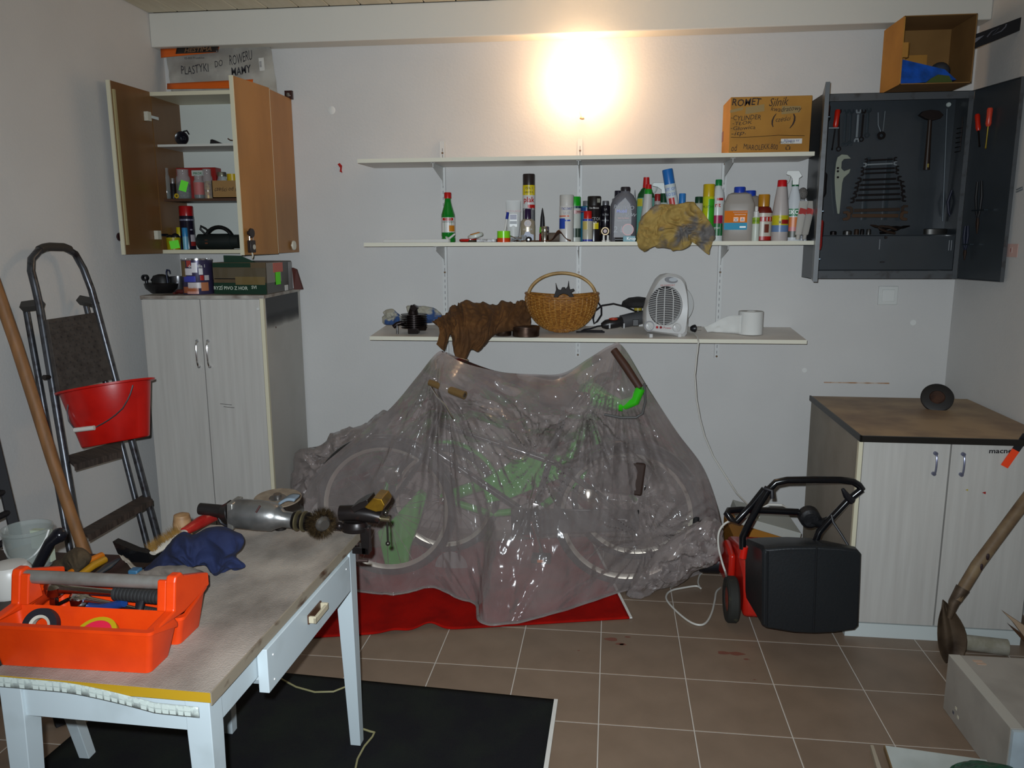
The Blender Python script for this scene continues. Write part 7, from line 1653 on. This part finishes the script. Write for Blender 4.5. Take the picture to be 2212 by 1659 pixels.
# rolled hem
MB().tube([cr(hem, .0+k/150)+V((0, -.008+.006*noise.noise(V((k*.3, 0, 0))), .010+.006*noise.noise(V((k*.25, 4, 0))))) for k in range(151)], .009, 6, flat=.6).build('hem_fold', film, sh)
def back_pt(u, v):
    a = cr(ridge, u); b = V((a.x+.1*(u-.5), -.10, .02)); p = a.lerp(b, v); p.y += .10*math.sin(PI*v); p.y = min(p.y, -.03)
    p += V((0, .03*noise.noise(p*8)*min(1, v*6), .02*noise.noise(p*11+V((5, 0, 0)))*min(1, v*6))); p.y = min(p.y, -.02); p.z = max(p.z, .004); return p
MB().grid(back_pt, 160, 50).build('film_back', film, sh)
# spare film heaped on the left rear and at the lower right
def heap(pts, y_, bulge, amp, seed, n=50):
    return crumple('film_heap', film, sh, [P(a, b, y=y_) for a, b in pts], y_, bulge=bulge, amp=amp, fr=16, seed=seed, n=n, zfloor=.005)
heap(((628, 1062), (632, 1010), (642, 975), (690, 962), (722, 935), (745, 928), (790, 915), (815, 895), (838, 890), (800, 960), (735, 1020), (690, 1075), (660, 1100)), -.35, .10, .045, 21)
heap(((1350, 1285), (1380, 1240), (1430, 1180), (1500, 1130), (1550, 1120), (1562, 1180), (1545, 1215), (1500, 1232), (1475, 1258), (1420, 1272), (1390, 1292)), -.78, .07, .05, 33)

# ---------------------------------------------------------------- lawn rake machine on the right
rd_ = mat('red_enamel', 'b01c10', .3, coat=.2); bkt = mat('black_tube', '0d0d10', .22, coat=.3)
mw = thing('lawn_scarifier', 'red and black electric lawn scarifier with black catcher box', 'garden machine', (.75, -1.1, 0))
yF = -1.32
def F_(px, py, d_=0): return P(px, py, y=yF+d_)
blkc = mat('black_catcher', '15181b', .42, bump=.08, bscale=120)
front_ = [(1646, 1192), (1652, 1184), (1700, 1180), (1762, 1179), (1820, 1182), (1852, 1187), (1860, 1196), (1857, 1280), (1854, 1352), (1846, 1360), (1800, 1366), (1760, 1368), (1715, 1366), (1690, 1362), (1655, 1356), (1645, 1350)]
fr_pts = [F_(*p) for p in front_]; cc = sum(fr_pts, V((0, 0, 0)))/len(fr_pts)
back_ = [V((.60+(p.x-fr_pts[0].x)*.85+.02, yF+.22, .16+(p.z-fr_pts[9].z)*.80)) for p in fr_pts]
r1 = [cc+(p-cc)*.96+V((0, -.008, 0)) for p in fr_pts]
MB().ring([r1, fr_pts, [p+V((0, .03, 0)) for p in fr_pts], back_]).build('catcher_box', blkc, mw, bevel=.002)
MB().tube([F_(1764, 1183, -.010), F_(1761, 1270, -.011), F_(1757, 1364, -.010)], .004, 6).build('box_rib', blkc, mw)
MB().tube([F_(1658, 1190, -.009), F_(1657, 1270, -.009), F_(1656, 1352, -.009)], .005, 6).build('box_rib', blkc, mw)
wcx = P(1580, 1290, y=-1.0)
def mwheel(c, nm='wheel'):
    MB().lathe([(.055, -.022), (.095, -.024), (.102, -.016), (.102, .016), (.095, .024), (.055, .022)], c, 32, ax=(1, 0, 0), cap=False).build(nm, mat('dirty_tyre', '23231f', .8, c2='4a4a34', scale=18, lo=.6, hi=.75), mw)
    MB().lathe([(.01, -.024), (.056, -.018), (.056, .018), (.01, .024)], c, 24, ax=(1, 0, 0)).build('wheel_hub', pl('7a2416', .4), mw)
mwheel(V((.590, -1.01, .102))); mwheel(V((.99, -1.0, .102)))
MB().prism([(.625, -1.10, .06), (.625, -.60, .06), (.625, -.56, .16), (.625, -.62, .25), (.625, -.90, .31), (.625, -1.08, .25), (.625, -1.12, .16)], (.34, 0, 0)).build('deck', rd_, mw, bevel=.02)
MB().prism([(.595, -.89, .10), (.585, -.66, .08), (.585, -.60, .20), (.59, -.75, .28), (.595, -.89, .26)], (.03, 0, 0)).build('side_shield', rd_, mw, bevel=.012)
MB().lathe([(.05, 0), (.055, .02), (.055, .09), (.03, .11)], (.50, -.62, .11), 18, ax=(1, 0, 0)).build('motor_cap', blk, mw)
yH = -1.17
def Hh(px, py, d_=0): return P(px, py, y=yH+d_)
MB().cyl(Hh(1604, 1205), Hh(1608, 1180), .016, seg=14).build('handle_socket', pl('c41c10', .3), mw)
MB().tube([Hh(1604, 1185), Hh(1604, 1160), Hh(1612, 1142), Hh(1640, 1090), Hh(1660, 1058), Hh(1676, 1042), Hh(1700, 1037), Hh(1760, 1036), Hh(1815, 1037), Hh(1842, 1040), Hh(1855, 1048), Hh(1862, 1058)], .0145, 12).build('upper_handle', bkt, mw)
MB().tube([Hh(1764, 1185), Hh(1763, 1165), Hh(1770, 1148), Hh(1800, 1115), Hh(1835, 1078), Hh(1862, 1057)], .0145, 12).build('lower_handle', bkt, mw)
MB().tube([Hh(1652, 1056, .03), Hh(1625, 1090, .03), Hh(1592, 1126, .03), Hh(1578, 1120, .03), Hh(1570, 1110, .04), Hh(1574, 1103, .06), Hh(1600, 1101, .08), Hh(1660, 1103, .08), Hh(1725, 1106, .08)], .0145, 12).build('folded_handle', bkt, mw)
MB().lathe([(.03, -.03), (.042, -.02), (.044, .02), (.03, .03)], Hh(1748, 1117, .06), 18, ax=(0, 1, .1)).tube([Hh(1755, 1120, .06), Hh(1775, 1130, .05), Hh(1788, 1124, .03)], [.035, .022, .016], 10).build('switch_box', mat('black_switch', '131315', .5, bump=.3), mw)
MB().tube([Hh(1652, 1055), Hh(1668, 1060, -.02), Hh(1668, 1076, -.02)], [.012, .008, .011], 8).build('wing_nut', blk, mw)
MB().tube([Hh(1840, 1082, -.02), Hh(1828, 1070, -.03), Hh(1820, 1056, -.03)], [.016, .014, .007], 8).build('wing_nut', blk, mw)
MB().tube([Hh(1796, 1112, -.02), Hh(1800, 1128, -.03), Hh(1818, 1155, -.06), P(1836, 1185, y=-1.25)], .005, 8).build('control_cable', blk, mw)
# cardboard box and white board behind it
t = thing('orange_carton', 'orange-brown carton standing behind the lawn scarifier', 'carton', (.80, -.4, 0))
q0, q1 = P(1580, 1165, y=-.42), P(1735, 1172, y=-.42)
MB().prism([(q0.x, -.50, 0), (q1.x, -.50, 0), (q1.x, -.50, P(1735, 1180, y=-.5).z), (P(1640, 1140, y=-.5).x, -.50, P(1640, 1138, y=-.5).z), (q0.x, -.50, P(1580, 1162, y=-.5).z)], (0, .34, 0)).build('carton_body', mat('orange_card', '9a6416', .6), t, smooth=False)
t = thing('white_board_piece', 'thick white board lying tilted on the orange carton', 'board', P(1660, 1150, y=-.5))
MB().prism([P(*p, y=-.56) for p in ((1596, 1132), (1602, 1116), (1731, 1152), (1727, 1172))], (0, .26, 0)).build('board_body', pl('a9aaa2', .5), t, smooth=False, bevel=.002)
MB().prism([P(*p, y=-.50) for p in ((1622, 1120), (1641, 1122), (1643, 1098), (1636, 1096))], (0, .04, 0)).build('upright_strip', pl('b5b4a8', .5), t, smooth=False)
# cables
wc_m = pl('c6c3bb', .4)
t = thing('heater_lead', 'white heater lead hanging from the lowest shelf to the floor machine', 'cable', P(1503, 870, y=-.4))
pts = [P(1486, 712, y=-.16), P(1500, 715, y=-.22), P(1507, 728, y=-.34)]
pts[0].z = zs(-.16)+.006; pts[1].z = zs(-.22)+.006; pts[2].z = zs(-.34)+.006
pts += [P(*p, y=-.375) for p in ((1509, 738), (1505, 770), (1501, 810), (1504, 860), (1512, 905), (1522, 942), (1540, 985))]+[P(1565, 1025, y=-.40), P(1590, 1064, y=-.50), P(1617, 1092, y=-.70), P(1642, 1104, y=-.95), P(1680, 1107, y=-1.0), P(1703, 1100, y=-1.03), P(1690, 1091, y=-.98), P(1660, 1090, y=-.96), P(1645, 1098, y=-.98), P(1665, 1105, y=-1.05)]
MB().tube(pts, .0042, 8).build('cable_body', wc_m, t)
def smooth_path(p, n=6):
    out = []
    for i in range(len(p)-1):
        a, b, c_, d_ = p[max(i-1, 0)], p[i], p[i+1], p[min(i+2, len(p)-1)]
        for k in range(n):
            f = k/n; out.append(.5*((2*b)+(c_-a)*f+(2*a-5*b+4*c_-d_)*f*f+(3*b-a-3*c_+d_)*f**3))
    return out+[p[-1]]
t = thing('extension_cord', 'white extension cord looping from the machine across the floor tiles', 'cable', P(1480, 1330, z=0))
pts = [P(1590, 1120, y=-1.02), P(1566, 1131, y=-1.04), P(1553, 1150, y=-1.06), P(1552, 1180, y=-1.06), P(1560, 1215, y=-1.06), P(1568, 1240, y=-1.04)]
pts += [P(a, b, z=.006) for a, b in ((1570, 1260), (1549, 1276), (1544, 1297), (1538, 1322), (1527, 1343), (1512, 1350), (1490, 1343), (1463, 1322), (1442, 1299), (1440, 1285), (1452, 1275), (1480, 1269), (1504, 1266), (1514, 1271))]
MB().tube(smooth_path(pts), .0045, 8).build('cable_body', wc_m, t)
MB().tube(smooth_path([P(a, b, z=.006) for a, b in ((1512, 1269), (1508, 1258), (1512, 1242), (1526, 1230))]), .004, 8).build('cable_end', wc_m, t)
# red stains on the tiles
for k, (a, b, r_, e) in enumerate(((1322, 1381, .03, 1), (1340, 1391, .018, 1), (1356, 1376, .012, 0), (1345, 1392, .014, 0), (1590, 1412, .030, 1), (1562, 1410, .026, 1), (1612, 1424, .012, 0), (1630, 1468, .006, 0), (1250, 1405, .006, 0))):
    p = P(a, b, z=.0006); mb = MB(); n = 26
    ring = [p+V((math.cos(2*PI*q/n)*r_*(1+.5*noise.noise(V((math.cos(2*PI*q/n)*1.5+k*5, math.sin(2*PI*q/n)*1.5, 0)))), math.sin(2*PI*q/n)*r_*.5*(1+.5*noise.noise(V((k*3, math.sin(2*PI*q/n)*2, 4)))), 0)) for q in range(n)]
    mb.add(ring, [tuple(range(n))]).build('paint_stain', mat('red_stain', '77493c', .5), fl_o, smooth=False)

# ---------------------------------------------------------------- shovel and the things at the right edge
sv = thing('shovel', 'rusty steel shovel with worn wooden handle leaning on the cabinet doors', 'shovel', P(2048, 1448, z=0))
ys = -1.30
def S_(px, py, d_=0): return P(px, py, y=ys+d_)
shm = mat('rusty_blade', '5c4c3c', .55, .4, c2='35281e', scale=10, lo=.4, hi=.65, bump=.2, bscale=30)
ed_l = [(2040, 1300), (2029, 1325), (2024, 1352), (2024, 1385), (2030, 1415), (2042, 1448)]
ed_r = [(2046, 1302), (2066, 1325), (2084, 1352), (2092, 1385), (2086, 1418), (2062, 1452)]
rings = []
for k in range(6):
    a, b = S_(*ed_l[k]), S_(*ed_r[k]); m_ = S_(ed_l[k][0]*.55+ed_r[k][0]*.45, (ed_l[k][1]+ed_r[k][1])/2)
    row = []
    for j in range(13):
        f = j/12; p = a.lerp(b, f); p.y += .035*math.sin(PI*f)**1.2*(.3+.7*min(1, (5-k)/3)) - .012*math.exp(-((f-.45)/.08)**2)*(1 if k < 4 else .2); p.z = max(p.z, .002); row.append(p)
    rings.append(row)
mb = MB(); vs = [p for r_ in rings for p in r_]
mb.add(vs, [(i*13+j, i*13+j+1, (i+1)*13+j+1, (i+1)*13+j) for i in range(5) for j in range(12)]).build('blade', shm, sv, solid=.003, sub=1)
a, b, c_ = S_(2044, 1306, .0), S_(2060, 1302, .01), S_(2080, 1270, .02)
MB().tube([S_(2050, 1335, .005), b, c_], [.010, .020, .026], 14).build('socket', shm, sv)
hp = [S_(2066, 1295, .01), S_(2084, 1265, .02), S_(2110, 1222, .03), S_(2150, 1168, .05), S_(2212, 1085, .09), S_(2280, 995, .13)]
MB().tube(hp, [.020, .0225, .023, .0225, .023, .022], 14).build('handle', mat('worn_handle', '7d684c', .6, c2='5c4632', scale=10, stretch=(1, 1, 1)), sv)
for px_, py_ in ((2134, 1203), (2120, 1225)):
    p = S_(px_, py_, .01); MB().ball(p, .009, 8, (.8, .5, 1.6)).build('knot', pl('2c1a1c', .6), sv)
lb = thing('white_crate', 'large whitish wooden box on the floor at the right edge', 'box', (1.5, -1.8, 0))
hgt = P(2055, 1414, y=-1.612).z; q = P(2170, 1573, z=hgt)
wbx = mat('pale_box_board', '9f9a92', .6, c2='8f8a82', scale=5, bump=.03)
MB().b2((1.247, q.y, 0.0005), (XR-.016, -1.612, hgt)).build('box_body', wbx, lb, smooth=False, bevel=.002)
MB().b2((1.247, q.y+.001, hgt-.0005), (1.285, -1.613, hgt+.0012)).build('edge_strip', mat('pale_strip', 'b0ada4', .5), lb, smooth=False)
MB().b2((1.25, q.y-.012, .001), (XR-.017, q.y, hgt-.003)).build('front_board', mat('lit_front', 'b9c8d0', .45, c2='a9b6be', scale=9), lb, smooth=False)  # paler, bluer than the box: light falling on the front is put into its colour
for px_, py_ in ((2112, 1428), (2120, 1434)): p = P(px_, py_, z=hgt+.001); MB().box(p, (.03, .012, .002)).build('label_scrap', pl('b59a86', .7), lb, smooth=False)
for px_, py_, c__ in ((2065, 1530, 'c9c4b0'), (2069, 1549, 'c9c4b0'), (2059, 1539, '54545c')): p = P(px_, py_, x=1.2465); MB().box(p, (.001, .012, .010)).build('chip', pl(c__, .7), lb, smooth=False)
# white board and wood strip at the lower edge
t = thing('chipboard_sheet', 'white coated chipboard sheet lying at the lower right frame edge', 'board', P(1960, 1640, z=.02))
a, b, c_, = P(1912, 1610, z=.03), P(2075, 1633, z=.03), P(2120, 1640, z=.03)
d_ = (b-a).normalized(); n_ = V((d_.y, -d_.x, 0))
MB().prism([a, a+d_*.30, a+d_*.30+n_*.5, a+n_*.5], (0, 0, -.018)).build('panel_body', mat('white_coated', 'bfc8c6', .4, c2='b0b8b4', scale=7), t, smooth=False, bevel=.001)
MB().prism([a-d_*.004, a, a+n_*.5, a+n_*.5-d_*.004], (0, 0, -.018)).build('chipboard_edge', pl('7d6545', .8), t, smooth=False)
p0, p1 = P(1880, 1609, z=.02), P(1893, 1659, z=.02)
MB().prism([p0, p0+V((.010, 0, 0)), p1+(p1-p0)*2+V((.028, 0, 0)), p1+(p1-p0)*2+V((.006, 0, 0))], (0, 0, -.018)).build('thin_strip', pl('a59a88', .6), t, smooth=False)
t = thing('green_bag', 'shiny dark green plastic bag at the lower right corner', 'bag', P(2130, 1700, z=.03))
gcen = P(2128, 1700, y=-2.02); gb_m = mat('green_film', '0e5238', .3, c2='0a3526', scale=14, bump=.6, bscale=25)
mb = MB(); nn = 26
def bag(u, v):
    a = u*2*PI; th = v*PI*.5; d0 = V((math.cos(a)*math.cos(th), math.sin(a)*math.cos(th), math.sin(th))); r_ = 1+.10*noise.noise(d0*2.0)+.03*(1-3*abs(noise.noise(d0*5)))
    return V((1.165, -2.125, .034))+V((d0.x*.125*r_, d0.y*.10*r_, max(0, d0.z)*.095*r_))
mb.grid(bag, 60, 24).build('bag_body', gb_m, t)
# roll and splintered wood in the corner
a, b = P(2082, 1358, y=-1.17), P(2180, 1368, y=-1.20); a.z = b.z = .034
t = thing('white_roll', 'grubby white roll lying in front of the base cabinet plinth', 'roll', a)
MB().tube([a, a.lerp(b, .5), b], [.031, .032, .033], 18).build('roll_body', mat('grubby_white', '9d998d', .8, c2='85806f', scale=16, bump=.3), t)
for k, pts in enumerate((((2168, 1322), (2225, 1360), (2225, 1392), (2190, 1345)), ((2180, 1350), (2225, 1382), (2225, 1400), (2200, 1372)))):
    t = thing('split_wood', 'splintered %s wood stick poking in at the right edge' % ('pale', 'brown')[k], 'stick', P(2190, 1340, y=-1.42), group='splintered sticks')
    q = [P(*p, y=-1.42+.03*k) for p in pts]; MB().prism(q, (0, .02, 0)).build('stick_body', mat('split_pale', 'a58d74', .8) if k == 0 else mat('split_brown', '4e3420', .8), t, smooth=False)
    MB().cyl(q[2]+V((0, .01, 0)), V((q[2].x+.02, q[2].y, .0)), .01, seg=6).build('stick_end', mat('split_brown', '4e3420'), t)

# ---------------------------------------------------------------- tidy
for o in D.objects:
    if '_m' in o: del o['_m']
